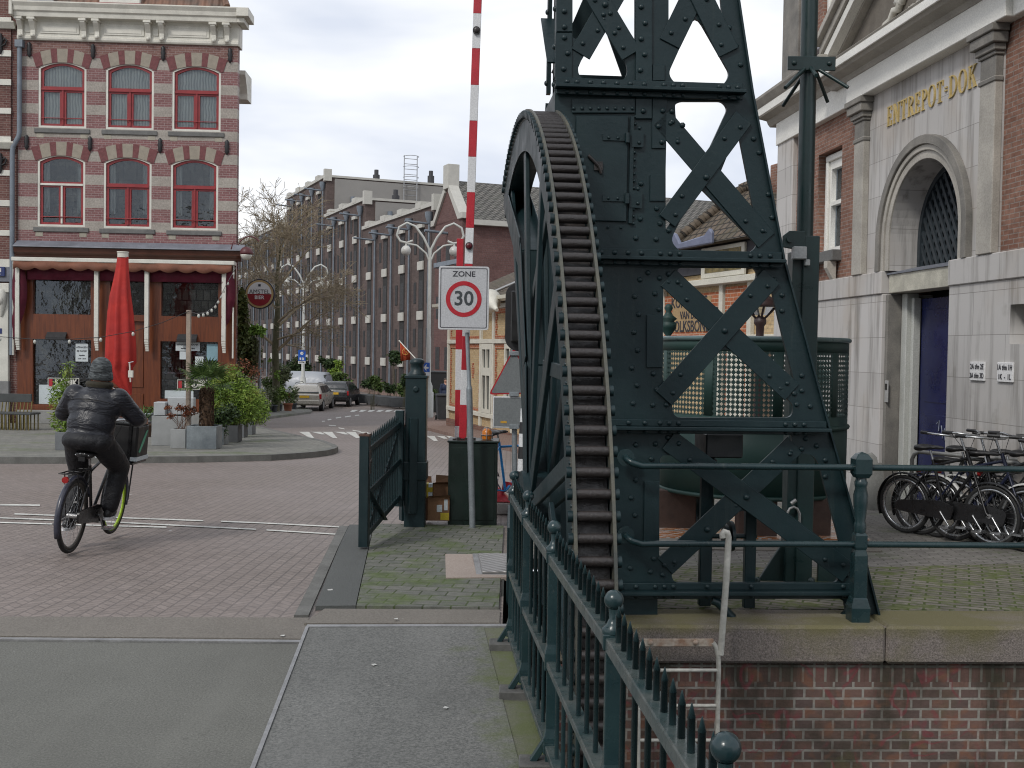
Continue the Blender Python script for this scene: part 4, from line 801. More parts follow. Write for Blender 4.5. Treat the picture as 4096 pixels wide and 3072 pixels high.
# ============================================================= far apartment block and gabled warehouse
BO = at(1750, 1560, 75); BO.z = gz(75); BF = Frame(BO, (.43, -1)); dz = -.8696-BO.z
bl = thing('apartment_block', 'long dark brick apartment block with white balcony boxes and grey downpipes', 'apartment block', (BO.x, BO.y, -.8696), BF.rz)
ABR = brickmat('block_brick', (.095, .07, .064), (.118, .087, .079), (.105, .085, .076), .44, .13, .008, .3); AGR = mat('block_grey_render', (.26, .25, .235), .9, .12, .5, .05); AWH = mat('block_white', (.46, .45, .41), .7, .12)
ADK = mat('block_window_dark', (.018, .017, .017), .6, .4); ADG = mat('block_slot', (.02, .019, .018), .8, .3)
for i, (x0, x1, zt) in enumerate(((-19.1, -.9, 12.55), (-32.4, -18.3, 14.95), (-50, -32.0, 18.7), (-92, -49.6, 16.2))):
    b = MB(); b.box(x0 if i == 2 else x0-.0, x1, .02+.01*i, 16, -2, zt); b.build('wall', ABR, bl)
    if i: b = MB(); b.box(x1+.004, x1+.08, .8, 16, zt-4.6, zt-.1); b.build('end_wall', AGR, bl)
    b = MB(); b.box(x0, x1+.1, -.12, .35, zt, zt+.28); b.box(x1-.3, x1+.14, -.2, .5, zt-.35, zt+.75)
    if i: b.box(x1-.2, x1+.14, .5, 16, zt+.0, zt+.2)
    for k in range(int((x1-x0)/4.4)): xx = x1-3.4-4.4*k; b.box(xx-.6, xx+.6, -.14, .45, zt+.1, zt+.55)
    b.build('parapet', AWH, bl)
for k in range(19):
    xc = -3.75-4.42*k; zt = 12.55 if xc > -19 else (14.95 if xc > -32 else (18.7 if xc > -49.8 else 16.2)); top = zt-1.3
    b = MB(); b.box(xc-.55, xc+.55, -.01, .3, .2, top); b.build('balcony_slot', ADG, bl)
    for z_ in [8.3, 4.8, 1.4]+([11.6] if zt > 14 else []):
        b = MB(); b.box(xc-.60, xc+.60, -.14, -.012, z_, z_+.62); b.build('balcony_box', AWH, bl, .02)
    b = MB(); b.box(xc-.62, xc+.62, -.2, -.012, top, top+.28); b.build('lintel', AWH, bl)
    for z_ in (9.0, 5.6, 2.2): b = MB(); b.box(xc-.4, xc+.4, -.02, -.011, z_, z_+2.0); b.build('balcony_door', ADK, bl)
    for s in (-1.42, 1.42):
        for z_, h in ((9.5, 1.55), (6.0, 1.5), (2.9, 1.3), (-.2, 1.4))+(((12.6, 1.4),) if zt > 14 else ()):
            b = MB(); b.box(xc+s-.27, xc+s+.27, -.012, .1, z_, z_+h); b.build('window', ADK, bl)
    xp = xc+2.1; b = MB(); b.tube([(xp, -.18, -1), (xp, -.18, top+.2)], .085, 6); b.lathe([(.12, 0), (.28, .5), (.3, .8)], (xp, -.2, top+.1), 6); b.tube([(xp-.1, -.2, top+.1), (xp-.1, -1.9, top+.2)], .08, 5); b.build('downpipe', ZINC, bl)
for xx, yy, zt in ((-23, 4, 14.95), (-24.5, 9, 14.95), (-9, 8, 12.55), (-10, 12, 12.55), (-36, 6, 18.7), (-34, 11, 18.7)):
    b = MB(); b.tube([(xx, yy, zt), (xx, yy, zt+1.2)], .35, 8); b.tube([(xx, yy, zt+1.2), (xx, yy, zt+1.7)], .22, 8); b.build('roof_vent', bpy.data.materials.get('vent_dark') or mat('vent_dark', (.04, .04, .045), .5), bl)
b = MB(); xl, yl = -31.9, 7.5
for s in (0, 1.3): b.tube([(xl+.2, yl+s, 14.5), (xl+.2, yl+s, 21.3)], .05, 5)
for z_ in [15+.5*i for i in range(13)]: b.tube([(xl+.2, yl, z_), (xl+.2, yl+1.3, z_)], .03, 4)
for z_ in (18.2, 19.2, 20.2, 21.2): b.tube([(xl+.2+.9*math.sin(a), yl+.65-.75*math.cos(a), z_) for a in [math.pi*i/8 for i in range(9)]], .03, 4)
b.build('roof_ladder', mat('galvanised', (.42, .43, .44), .45, metal=.5), bl)
for xx, yy, zt in ((-31.9, 2.5, 15.8), (-18.2, 2.0, 12.9)): b = MB(); b.tube([(xx+.15, yy, zt-3), (xx+.15, yy, zt+1.2)], .22, 6); b.build('roof_pipe', ZINC, bl)
gw = thing('gabled_warehouse', 'old brown brick warehouse with white gable coping and grey tiled roof', 'warehouse', (BO.x, BO.y, -.8696), BF.rz)
WBR = brickmat('warehouse_brick', (.115, .06, .055), (.145, .08, .072), (.12, .09, .085), .44, .13, .008, .25)
b = MB(); b.box(-.9, 4.3, .1, 30, -2, 11.1); b.prism([(-1.4, 11.1), (4.45, 11.1), (1.9, 13.4), (1.2, 13.4)], .0, .5); b.box(-.9, 4.3, .0, .099, -2, 11.2); b.build('wall', WBR, gw)
GT = tiles('grey_tiles', (.12, .115, .105), (.155, .145, .13), (.10, .10, .085), 0)
b = MB(); b.add([(4.6, .3, 11.0), (4.6, 30, 11.0), (1.55, 30, 13.9), (1.55, .3, 13.9), (-1.2, .3, 11.0), (-1.2, 30, 11.0)], [(0, 1, 2, 3), (3, 2, 5, 4)]); o = b.build('roof', GT, gw)
t = GT.node_tree
b = MB(); b.prism([(1.95, 13.6), (4.1, 11.5), (4.6, 11.5), (4.6, 11.1), (3.8, 11.1), (1.9, 13.1)], -.15, .55); b.prism([(-1.5, 11.1), (-.9, 11.1), (1.25, 13.1), (1.2, 13.6), (-1.0, 11.5), (-1.5, 11.5)], -.15, .55); b.box(1.1, 2.05, -.2, .6, 13.3, 14.9); b.build('gable_coping', AWH, gw, .02)
b = MB(); b.box(4.301, 4.75, .5, 30, 10.72, 11.05); b.build('gutter', AWH, gw)
b = MB()
for yy in (5, 12, 19): b.box(4.30, 4.42, yy, yy+2.2, 7.2, 7.75)
b.build('lintel', AWH, gw)
for yy in (5, 12, 19): b = MB(); b.box(4.29, 4.31, yy+.2, yy+2.0, 5.4, 7.2); b.build('window', ADK, gw)
for z_ in (9.4, 6.0, 2.6):
    for xx in (-.1, 1.7, 3.4): b = MB(); b.box(xx-.4, xx+.4, -.02, .02, z_-1.2, z_+.3); b.build('window', ADK, gw)
b = MB(); b.tube([(1.6, .0, 10.4), (1.6, -1.6, 10.5)], .1, 6); b.box(-1.0, 4.3, -.05, -.0, 8.3, 8.6); b.build('hoist_beam', ZINC, gw)
# a rank of canal houses on the bank behind the photographer, seen only mirrored in the panes
for i in range(7):
    h = 11+1.6*((i*37) % 5)/2; x0 = -34+9*i
    r_ = thing('canal_house', 'brick canal house on the bank behind the bridge, number of storeys %s' % ('four' if h > 12 else 'three'), 'house', (x0, -34, -.4), 0, 'canal houses across the water')
    b = MB(); b.box(0, 8.9, -9, 0, 0, h); b.build('wall', (NBR, GBR, WBR)[i % 3], r_)
    me = plate_with_holes(rect(.3, 8.6, .4, h-.4), [rect(1+2.6*k, 2.5+2.6*k, 1.2+3.2*j, 3.4+3.2*j) for k in range(3) for j in range(3)], .1); o = link('facade_frame', me, WHITE if i % 2 else CREAM, r_); o.location = (0, .06, 0)
# ============================================================= drawbridge tower, rack wheel, railings
t = NT('tower_green'); n = t.noise(2.2, 6, .65); col = t.mix(t.ramp(n, .38, .72), (.0042, .0160, .0195), (.0090, .0245, .028)); rs = t.ramp(t.noise(5.5, 6, .7), .70, .76); col = t.mix(t.math('MULTIPLY', rs, .45), col, (.055, .026, .017))
lt = t.ramp(t.noise(11, 4, .7), .64, .76); col = t.mix(t.math('MULTIPLY', lt, .3), col, (.04, .06, .06))
ms_ = t.n('ShaderNodeMapping'); ms_.inputs['Scale'].default_value = (9, 9, .7); t.l(t.c.outputs['Object'], ms_.inputs[0]); st_ = t.ramp(t.noise(1.0, 6, .7, ms_.outputs[0]), .60, .78); col = t.mix(t.math('MULTIPLY', st_, .55), col, (.045, .058, .054)); rr_ = t.ramp(t.noise(.9, 4, .7, ms_.outputs[0]), .68, .8); col = t.mix(t.math('MULTIPLY', rr_, .35), col, (.06, .03, .016))
t.bump(t.noise(22, 4, .65), .3, .007); TG = t.done(col, t.ramp(t.noise(4, 4), .3, .7, .34, .55), 0, .4)
t = NT('railing_green'); n = t.noise(5, 5, .6); col = t.mix(t.ramp(n, .4, .7), (.010, .027, .031), (.016, .037, .04)); dr_ = t.ramp(t.noise(13, 5, .7), .63, .74); col = t.mix(t.math('MULTIPLY', dr_, .5), col, (.10, .115, .105))
t.bump(t.noise(60, 3, .6), .25, .003); RG = t.done(col, t.ramp(t.noise(9, 4), .3, .7, .16, .36), 0, .5)
GREASE = mat('greased_iron', (.014, .012, .012), .38, .5, 7, .5, c2=(.034, .028, .026), bs=28, bd=.01)
FLANGE = mat('worn_flange', (.045, .05, .045), .5, .6, 6, .3, c2=(.095, .09, .065))
TO = ground(3480, 2470); TO.z = .0; TF = Frame(TO, (1, .075))
tw_ = thing('bridge_tower', 'dark green riveted iron drawbridge tower with tapering lattice legs', 'bridge tower', tuple(TO), TF.rz)
def P(f, x, y, d=0.0): return TF.loc(f(x, y), d)
def PL(f, *pts): return [P(f, *p) for p in pts]
XL = P(z7, 690, 900)[0]; XCR = P(z7, 1673, 600)[0]; XC0 = P(z7, 840, 600)[0]
le = PL(V, (1592, 0), (1622, 200), (1690, 560), (1785, 915), (1845, 1130), (1897, 1337))
k_ = (le[0][0]-le[1][0])/(le[0][1]-le[1][1]); TOPZ = 6.4; le0 = (le[0][0]+k_*.75*(TOPZ-le[0][1]), TOPZ)
foot = PL(z6, (2085, 1665), (2125, 1600), (2110, 1525), (2050, 1492), (497, 1492), (497, 1640), (240, 1640))
outer = [le0]+le+foot+[(XL, .0), (XL, TOPZ)]
outer = [(max(x_, XL), max(z_, .01)) for x_, z_ in outer]
holes = [
 rounded(PL(z7, (1905, 115), (1668, 640), (1740, 735), (2150, 735), (2205, 640)), .09),
 PL(z7, (1673, -560), (1673, 255), (1702, 238), (1900, -200), (1740, -560)), PL(z7, (2130, 215), (2140, 190), (2080, -480), (2060, -480), (1985, -80)),
 rounded(PL(V, (1458, 225), (1470, 219), (1560, 219), (1572, 235), (1520, 348), (1460, 262)), .05), rounded(PL(V, (1438, 275), (1452, 272), (1518, 385), (1447, 508-25), (1438, 497)), .02), rounded(PL(V, (1594, 280), (1637, 500), (1548, 393)), .02), rounded(PL(V, (1507, 400), (1448, 520), (1470, 545), (1622, 545), (1636, 530)), .05),
 rounded(PL(r5, (443, 200), (465, 155), (1115, 155), (1140, 200), (1125, 270), (850, 597)), .05), rounded(PL(r5, (332, 330), (362, 330), (762, 700), (372, 1168), (325, 1130)), .04), rounded(PL(r5, (1235, 352), (1268, 350), (1375, 800), (1468, 1140), (1410, 1152), (945, 705)), .04), rounded(PL(r5, (865, 815), (400, 1325), (425, 1448), (1440, 1448), (1460, 1340)), .10),
 rounded(PL(z6, (660, 85), (690, 68), (1640, 68), (1660, 110), (1655, 152), (1270, 500), (1010, 370)), .04), rounded(PL(z6, (515, 262), (640, 262), (1135, 628), (575, 1142), (512, 1142)), .06), rounded(PL(z6, (1330, 545), (1600, 300), (1650, 252), (1830, 250), (1890, 330), (2066, 1000), (2066, 1065), (2010, 1050)), .06), rounded(PL(z6, (1230, 712), (612, 1285), (640, 1362), (2050, 1362), (2066, 1280)), .08),
 PL(z7, (843, -560), (843, 320), (870, 336), (890, 322), (1048, 68), (862, -240), (1000, -560)), rounded(PL(z7, (1112, 200), (890, 570), (893, 640), (955, 708), (1265, 708), (1318, 640), (1312, 560)), .05), PL(z7, (1195, 55), (1382, 345), (1382, -560), (1300, -380), (1250, -160))]
me = plate_with_holes(outer, holes, .03); FPL = o = link('front_plate', me, TG, tw_); o.location = (0, .015, 0); RV = MB()
def strip(name, pts, y0=-.012, y1=-.0005, rv=(), r=.021, f=V, m=TG, bev=.003, parent=None):
    b = MB(); b.prism(PL(f, *pts), y0, y1)
    for q in rv: x_, z_ = P(f, *q); b.rivet((x_, y0, z_), (0, -1, 0), r)
    return b.build(name, m, parent or tw_, bev)
def ln(p, q, n): return [(p[0]+(q[0]-p[0])*i/(n-1), p[1]+(q[1]-p[1])*i/(n-1)) for i in range(n)]
# braces, each a riveted flat
def brace(f, p, q, w, y0, rv=2, ctr=None):
    a, c = Vector(P(f, *p)), Vector(P(f, *q)); d = (c-a).normalized(); n = Vector((-d.y, d.x))*w/2; b = MB()
    b.prism([tuple(a-n), tuple(c-n), tuple(c+n), tuple(a+n)], y0, -.0005 if y0 > -.02 else -.013)
    for e_, s in ((a, 1), (c, -1)):
        for k in range(rv): g = e_+d*s*(.07+.13*k); b.rivet((g.x+n.x*.3*(-1)**k, y0, g.y+n.y*.3*(-1)**k), (0, -1, 0), .018)
    if ctr: g = P(f, *ctr); b.rivet((g[0], y0, g[1]), (0, -1, 0), .024)
    return b.build('brace', TG, tw_, .003)
W = .155
brace(V, (1428, 255), (1655, 520), W, -.012, 2); brace(V, (1605, 255), (1440, 478), W*.9, -.024, 2, (1524, 384))
brace(r5, (370, 240), (1440, 1230), W, -.012, 2); brace(r5, (1260, 230), (330, 1280), W, -.024, 2, (855, 697))
brace(z6, (590, 130), (2140, 1275), W, -.024, 2, (1258, 620)); brace(z6, (1680, 170), (560, 1220), W, -.012, 2, (925, 900))
brace(z7, (1680, 380), (1990, -260), W, -.012, 2); brace(z7, (2185, 460), (1860, -210), W, -.024, 2); brace(z7, (910, 470), (1215, -60), W*.95, -.012, 2); brace(z7, (1345, 480), (1010, -80), W*.95, -.024, 3, (1120, 50))
# horizontal beams: riveted web and a projecting flange
def beam(f, xl, xr, ya, yb, yc, xs):
    ym = (ya+yb)/2; b = MB(); x0, x1 = P(f, xl, ym)[0], P(f, xr, ym)[0]; za, zb, zc = (P(f, (xl+xr)/2, q)[1] for q in (ya, yb, yc))
    b.box(x0, x1, -.032, -.025, zb, za); b.box(x0-.01, x1+.01, -.115, -.0252, zb-.024, zb-.0005); b.box(x0, x1, -.05, -.026, zc, zb-.0245)
    for q in xs: x_, z_ = P(f, q, (ya+yb)/2+4); b.rivet((x_, -.032, (za+zb)/2), (0, -1, 0), .019); b.rivet((x_, -.05, (zb+zc)/2-.012), (0, -1, 0), .017)
    return b.build('beam', TG, tw_, .004)
beam(z7, 695, 2300, 705, 775, 850, (790, 875, 990, 1105, 1220, 1335, 1455, 1625, 1705, 1785, 2100, 2180, 2260)); beam(z8, 1000, 2640, 652, 722, 790, (1085, 1200, 1315, 1432, 1595, 1678, 1760, 2370, 2450, 2540))
beam(z6, -300, 1945, -45, 12, 72, (-150, -40, 60, 240, 380, 510, 590, 670, 1590, 1670, 1750)); beam(z6, 150, 2165, 1358, 1418, 1490, (180, 305, 470, 548, 625, 915, 1295, 2085))
# column plates and gussets
strip('column_plate', [(1385, 850), (1525, 850), (1525, -900), (1385, -900)], f=z7, rv=[(1430, 70), (1465, 210), (1430, 345), (1460, 480), (1422, 615), (1410, -60), (1450, -200), (1415, -340)], y0=-.0265)
strip('column_plate', [(1385, 855), (1525, 855), (1525, 1030), (1385, 1030)], f=z7, rv=[(1415, 820), (1450, 965)], y0=-.02)
strip('column_plate', [(1530, 855), (1660, 855), (1645, 1285), (1525, 1285)], f=z7, rv=[(1620, 960), (1700, 965), (1700, 1055), (1790, 1085), (1583, 1095), (1613, 1230)], y0=-.012)
strip('column_plate', [(700, 280), (840, 280), (840, -900), (700, -900)], f=z7, rv=ln((770, -300), (770, 240), 5), y0=-.02)
strip('column_plate', [(695, 286), (838, 286), (838, 700), (690, 700)], f=z7, rv=[(770, 330), (800, 465), (765, 600), (795, 738)], y0=-.014)
strip('cover_plate', [(838, 858), (1378, 858), (1378, 980), (838, 980)], f=z7, rv=ln((850, 942), (1355, 942), 8), y0=-.02, r=.014)
strip('column_plate', [(1530, 560), (1640, 560), (1640, 700), (1530, 700)], f=z7, y0=-.012)
strip('column_plate', [(185, 560), (325, 560), (322, 1015), (185, 1015)], f=r5, y0=-.016)
strip('column_plate', [(380, 485), (512, 485), (505, 1005), (372, 1005)], f=z6, y0=-.016)
strip('column_plate', [(1510, 0), (1640, 0), (1640, 228), (1508, 228)], f=z8, y0=-.012)
for f, pts in ((z8, [(1435, 75), (1427, 380), (1390, 545), (1570, 290), (1600, 420), (1565, 555), (1685, 380), (1675, 480), (1780, 315), (1425, 905), (1380, 1050), (1415, 1205), (1375, 1360), (1405, 1515), (1495, 845), (1595, 890), (1555, 1025), (1590, 1160), (1670, 855), (1670, 925), (1780, 955)]), (r5, [(60, 1020), (105, 1170), (70, 1325), (240, 1340), (275, 1205), (358, 1250), (358, 1338), (245, 1070), (1215, 230), (1292, 258), (1130, 328), (1203, 328), (1357, 390), (1357, 525), (1340, 1195), (1528, 1085), (1462, 1240), (1528, 1215), (1483, 1335), (1600, 1350)]),
               (z6, [(310, 170), (275, 320), (445, 293), (480, 163), (585, 108), (630, 203), (735, 213), (308, 475), (268, 628), (302, 780), (268, 938), (465, 1155), (260, 1235), (435, 1268), (555, 1208), (640, 1205), (540, 1293), (1650, 225), (1778, 118), (1870, 180), (1742, 208), (1945, 303), (1945, 445), (1172, 695), (2013, 1195), (2107, 1205), (2135, 1293)]),
               (V, [(1463, 300), (1448, 268), (1600, 262), (1628, 300), (1640, 330), (1660, 420), (1668, 470), (1652, 500), (1575, 60), (1590, 100), (1600, 140)])):
    for q in pts: x_, z_ = P(f, *q); RV.rivet((x_, -.0005, z_), (0, -1, 0), .020)
bm = bmesh.new(); bm.from_mesh(FPL.data)
for v_ in bm.verts: v_.co.y += .015
rm = bpy.data.meshes.new('rv'); rm.from_pydata(RV.v, [], RV.f); bm.from_mesh(rm); bm.normal_update(); bm.to_mesh(FPL.data); bm.free(); bpy.data.meshes.remove(rm); FPL.location = (0, 0, 0)
# leg edge angle (stands back from the outer edge), rear box of the left bay
b = MB(); e_ = [le0]+le
for p, q in zip(e_, e_[1:]): b.add([(p[0], -.03, p[1]), (p[0]+.014, -.03, p[1]), (q[0]+.014, -.03, q[1]), (q[0], -.03, q[1]), (p[0], .15, p[1]), (p[0]+.014, .15, p[1]), (q[0]+.014, .15, q[1]), (q[0], .15, q[1])], [(0, 3, 2, 1), (4, 5, 6, 7), (0, 4, 7, 3), (1, 2, 6, 5), (2, 3, 7, 6), (0, 1, 5, 4)])
b.build('leg_flange', TG, tw_)
b = MB(); zb1 = P(z7, 800, 780)[1]
b.box(XL, XL+.02, .031, .62, .02, zb1); b.box(XCR-.02, XCR, .031, .62, .02, zb1+.1); b.box(XL, XCR, .62, .64, .02, zb1)
b.build('column_box', TG, tw_)
b = MB(); XR1 = XCR-.03
for x_ in (XL+.05, XR1-.08): b.box(x_, x_+.07, .60, .63, zb1+.002, TOPZ)
for x_ in (XL, XCR-.035):
    for y_ in (.031, .56): b.box(x_, x_+.03, y_, y_+.06, zb1+.104, TOPZ)
for z_ in (zb1+.12, zb1+1.6): b.box(XL+.12, XR1-.08, .605, .625, z_, z_+.14)
b.bar((XL+.12, .65, zb1+1.6), (XR1-.08, .65, zb1+.15), .11, .02, (0, 1, 0)); b.bar((XL+.12, .66, zb1+.25), (XR1-.08, .66, zb1+1.6), .17, .02, (0, 1, 0))
b.bar((XL+.12, .65, zb1+3.1), (XR1-.08, .65, zb1+1.7), .17, .02, (0, 1, 0)); b.build('rear_lattice', TG, tw_)
b = MB()
for k in range(6): b.bar((XL-.002, .06, zb1+.2+.5*k), (XL-.002, .57, zb1+.65+.5*k), .012, .10, (1, 0, 0))
b.build('side_lattice', TG, tw_); b = MB()
for k in range(22): b.rivet((XL-.001, .06 if k % 2 else .57, zb1-.6+.13*k), (-1, 0, 0), .022)
b.build('side_rivets', TG, tw_); b = MB(); b.prism([(.64, zb1+.05), (.64, zb1-.9), (.95, zb1-.75), (.75, zb1-.1)], XL, XL+.03, 'yz'); b.build('rear_bracket', TG, tw_)
# inspection door with strap hinges
b = MB(); q = PL(z7, (870, 1003), (1322, 1003)); q2 = PL(z8, (1312, 405), (1000, 405)); b.prism([q[0], q[1], (q[1][0], q2[0][1]), (q[0][0], q2[0][1])], -.020, -.0006); ddoor = b.build('access_door', TG, tw_, .004)
for f, x0, x1, ya, yb in ((z7, 1100, 1450, 1172, 1228), (z8, 1097, 1437, 180, 238)):
    b = MB(); a, c = P(f, x0, ya), P(f, x1, yb); b.box(a[0], c[0]-.1, -.030, -.0205, c[1], a[1]); b.box(c[0]-.085, c[0], -.028, -.0205, c[1]-.04, a[1]+.04); x_ = P(f, x0+210, ya)[0]; b.tube([(x_, -.04, c[1]-.015), (x_, -.04, a[1]+.015)], .018, 8)
    for k in range(3): b.rivet((a[0]+.04+.065*k, -.030, (a[1]+c[1])/2), (0, -1, 0), .012)
    for k in (0, 1): b.rivet((c[0]-.03, -.028, c[1]-.01+.10*k), (0, -1, 0), .014)
    b.build('hinge', TG, ddoor)

b = MB(); x_, z_ = P(z7, 1060, 1440); b.box(x_-.03, x_+.03, -.035, -.0205, z_-.03, z_+.03); b.tube([(x_-.07, -.03, z_+.07), (x_, -.045, z_-.0), (x_+.02, -.03, z_-.05)], .012, 6); b.build('latch', GREASE, ddoor)
b = MB(); a, c = P(z7, 1340, 1010), P(z8, 1340, 420); b.box(a[0], a[0]+.025, -.024, -.0006, c[1], a[1]); b.build('door_stop', TG, ddoor); b = MB()
for k in range(16): b.rivet((a[0]+.035, -.012, a[1]+(c[1]-a[1])*k/15), (0, -1, 0), .011)
for k in range(5): b.rivet((a[0]-.05-.09*k, -.008, c[1]-.03), (0, -1, 0), .010)
b.build('door_edge', TG, ddoor)
# base: foot block, two hanging uprights, little winch
b = MB(); q = PL(z6, (240, 1492), (497, 1640)); b.box(XL+.02, q[1][0], .032, .5, -.02, q[0][1]); b.build('base_block', TG, tw_, .01)
for xa, xb, ya, yb in ((875, 955, 430, 1560), (1258, 1333, 690, 1580)):
    b = MB(); p, q = P(z6, xa, ya, .2), P(z6, xb, yb, .2); b.box(p[0], q[0], .18, .24, q[1], p[1]); b.build('upright', TG, tw_, .005)
b = MB(); q = P(z6, 1100, 960, .21); xa, xb = P(z6, 960, 960, .21)[0], P(z6, 1350, 960, .21)[0]
b.tube([(xa, .21, q[1]), (xb, .21, q[1])], .018, 8)
for k, rr in ((1085, .085), (1130, .11)): x_ = P(z6, k, 960, .21)[0]; b.tube([(x_-.012, .21, q[1]), (x_+.012, .21, q[1])], rr, 14)
b.build('winch', TG, tw_)
b = MB(); p = [P(z6, *k) for k in ((950, 1500), (1000, 1520), (1130, 1650))]; b.tube([(k[0], -.05, k[1]) for k in p]+[(P(zf, 2000, 370)[0], -.06, P(zf, 2000, 370)[1]), (P(zf, 2120, 380)[0], -.06, P(zf, 2120, 380)[1])], .03, 8); b.build('catch_arm', TG, tw_)
b = MB(); p = PL(z6, (950, 85), (1270, 300)); b.box(p[0][0], p[1][0], .10, .45, p[1][1], p[0][1]); b.box(p[0][0]+.05, p[1][0]-.2, .05, .3, p[1][1]-.12, p[1][1]); b.build('gear_box', mat('gearbox_iron', (.018, .022, .024), .5, .4), tw_, .01)
# ------------------------------------------------------------- rack wheel
KS = .704; SZ = lambda z: EYE-(EYE-z)*KS; k0 = .0786; yh, zh, R0 = 12.22*KS, SZ(-.905), 5.278*KS; WFm = Frame(((.3795+k0*7.8)*KS-k0*yh, yh, zh), (-k0, 1))
rw = thing('rack_wheel', 'huge curved bridge rack with rows of greased iron rungs between flanges', 'rack wheel', tuple(WFm.o), WFm.rz)
WD = .186; A0, A1 = rad(-24), rad(108)
def wp(a, r, y): return (-r*math.sin(a), y, r*math.cos(a))
def ring(r0, r1, y0, y1, a0, a1, n, name, m, parent=rw, bevel=0):
    b = MB(); vs = []
    for i in range(n+1):
        a = a0+(a1-a0)*i/n; vs += [wp(a, r1, y0), wp(a, r1, y1), wp(a, r0, y1), wp(a, r0, y0)]
    fs = [tuple(4*i+q for q in (j, (j+1) % 4))+tuple(4*i+4+q for q in ((j+1) % 4, j)) for i in range(n) for j in range(4)]+[(0, 1, 2, 3), (4*n+3, 4*n+2, 4*n+1, 4*n)]
    b.add(vs, fs); return b.build(name, m, parent, bevel)
ring(R0-.07, R0, -.010, .006, A0, A1, 90, 'flange', FLANGE); ring(R0-.07, R0, -WD-.006, -WD+.010, A0, A1, 90, 'flange', FLANGE)
ring(R0-.29, R0-.071, -.008, .003, A0, A1, 90, 'side_plate', TG); ring(R0-.29, R0-.071, -WD, -WD+.009, A0, A1, 90, 'side_plate', TG)
ring(R0-.29, R0-.275, -WD+.013, -.011, A0, A1, 60, 'inner_plate', TG); ring(R0-.115, R0-.10, -WD+.013, -.012, A0, A1, 60, 'drum', GREASE)
n = int((A1-A0)*(R0-.05)/.103)
rb = MB(); rb.tube([(0, -.010, 0), (0, -WD+.010, 0)], .0255, 12); rung0 = None
hb = MB(); hb.tube([(0, .006, 0), (0, .030, 0)], .028, 8); hb2 = MB(); hb2.tube([(0, -WD-.030, 0), (0, -WD-.006, 0)], .028, 8)
for i in range(n):
    a = A0+(i+.5)*(A1-A0)/n; p = wp(a, R0-.037, 0)
    if i == 0: r_ = rb.build('rung', GREASE, rw); h_ = hb.build('pin_head', TG, r_); PH2 = hb2.build('pin_head', TG, r_)
    else:
        r_ = bpy.data.objects['rung'].copy(); COL.objects.link(r_); r_.parent = rw; h_ = bpy.data.objects['pin_head'].copy(); COL.objects.link(h_); h_.parent = r_; h_ = PH2.copy(); COL.objects.link(h_); h_.parent = r_
    r_.location = p; r_.rotation_euler = (0, -a, 0)
for y_ in (.004, -WD-.004):
    b = MB()
    for i in range(n):
        a = A0+(i)*(A1-A0)/n; b.rivet(wp(a, R0-.058, y_+(.002 if y_ > 0 else -.002)), (0, 1 if y_ > 0 else -1, 0), .010)
    b.build('rivet_row', TG, rw)
hubx, hubz = 10.75*KS-yh, SZ(.35)-zh
for a in (-16, 6, 27, 47, 66, 84):
    e1 = Vector(wp(rad(a), R0-.28, 0)); b = MB()
    for y_ in (-.03, -WD+.03): b.bar((hubx, y_, hubz), (e1.x, y_, e1.z), .03, .105 if a not in (6, 47) else .15, (0, 1, 0) if False else (1, 0, .3))
    b.build('spoke', TG, rw, .004)
ch = [wp(A0, R0-.05, 0), (11.9*KS-yh, 0, SZ(2.9)-zh), (11.1*KS-yh, 0, SZ(1.7)-zh), (10.75*KS-yh, 0, SZ(.35)-zh)]
for i, (p, q) in enumerate(zip(ch, ch[1:])):
    b = MB(); b.bar((p[0], -WD/2, p[2]), (q[0], -WD/2, q[2]), WD, .05, (1, 0, 0)); 
    for y_ in (.0, -WD): b.bar((p[0], y_, p[2]), (q[0], y_, q[2]), .010, .24, (1, 0, .2))
    b.build('back_chord', TG, rw, .004)
b = MB(); b.tube([(hubx, .03, hubz), (hubx, -WD-.03, hubz)], .24, 20); b.build('hub', TG, rw)
for a, c in ((rad(40), .55), (rad(15), .6), (rad(70), .5)):
    e1 = Vector(wp(a, R0-.28, 0)); m_ = Vector((hubx, 0, hubz)).lerp(e1, c); e2 = Vector(wp(a+rad(18), R0-.28, 0)); b = MB(); b.bar((m_.x, -.05, m_.z), (e2.x, -.05, e2.z), .03, .085, (1, 0, .3)); b.build('strut', TG, rw, .004)
# deck plate with the slot beside the wheel
b = MB(); zs_ = .50; b.box(-.02, .06, 8.45, 9.7, zs_-.03, zs_); b.box(.24, .30, 8.45, 9.7, zs_-.03, zs_); b.box(.06, .24, 9.5, 9.7, zs_-.03, zs_)
b.box(-.02, .0, 8.45, 9.7, -.1, zs_-.031); b.box(.28, .30, 8.45, 9.7, -.1, zs_-.031)
tag(b.build('bearing_housing', TG, None, .004), 'open topped green iron housing in which the rack wheel turns', 'bearing housing')
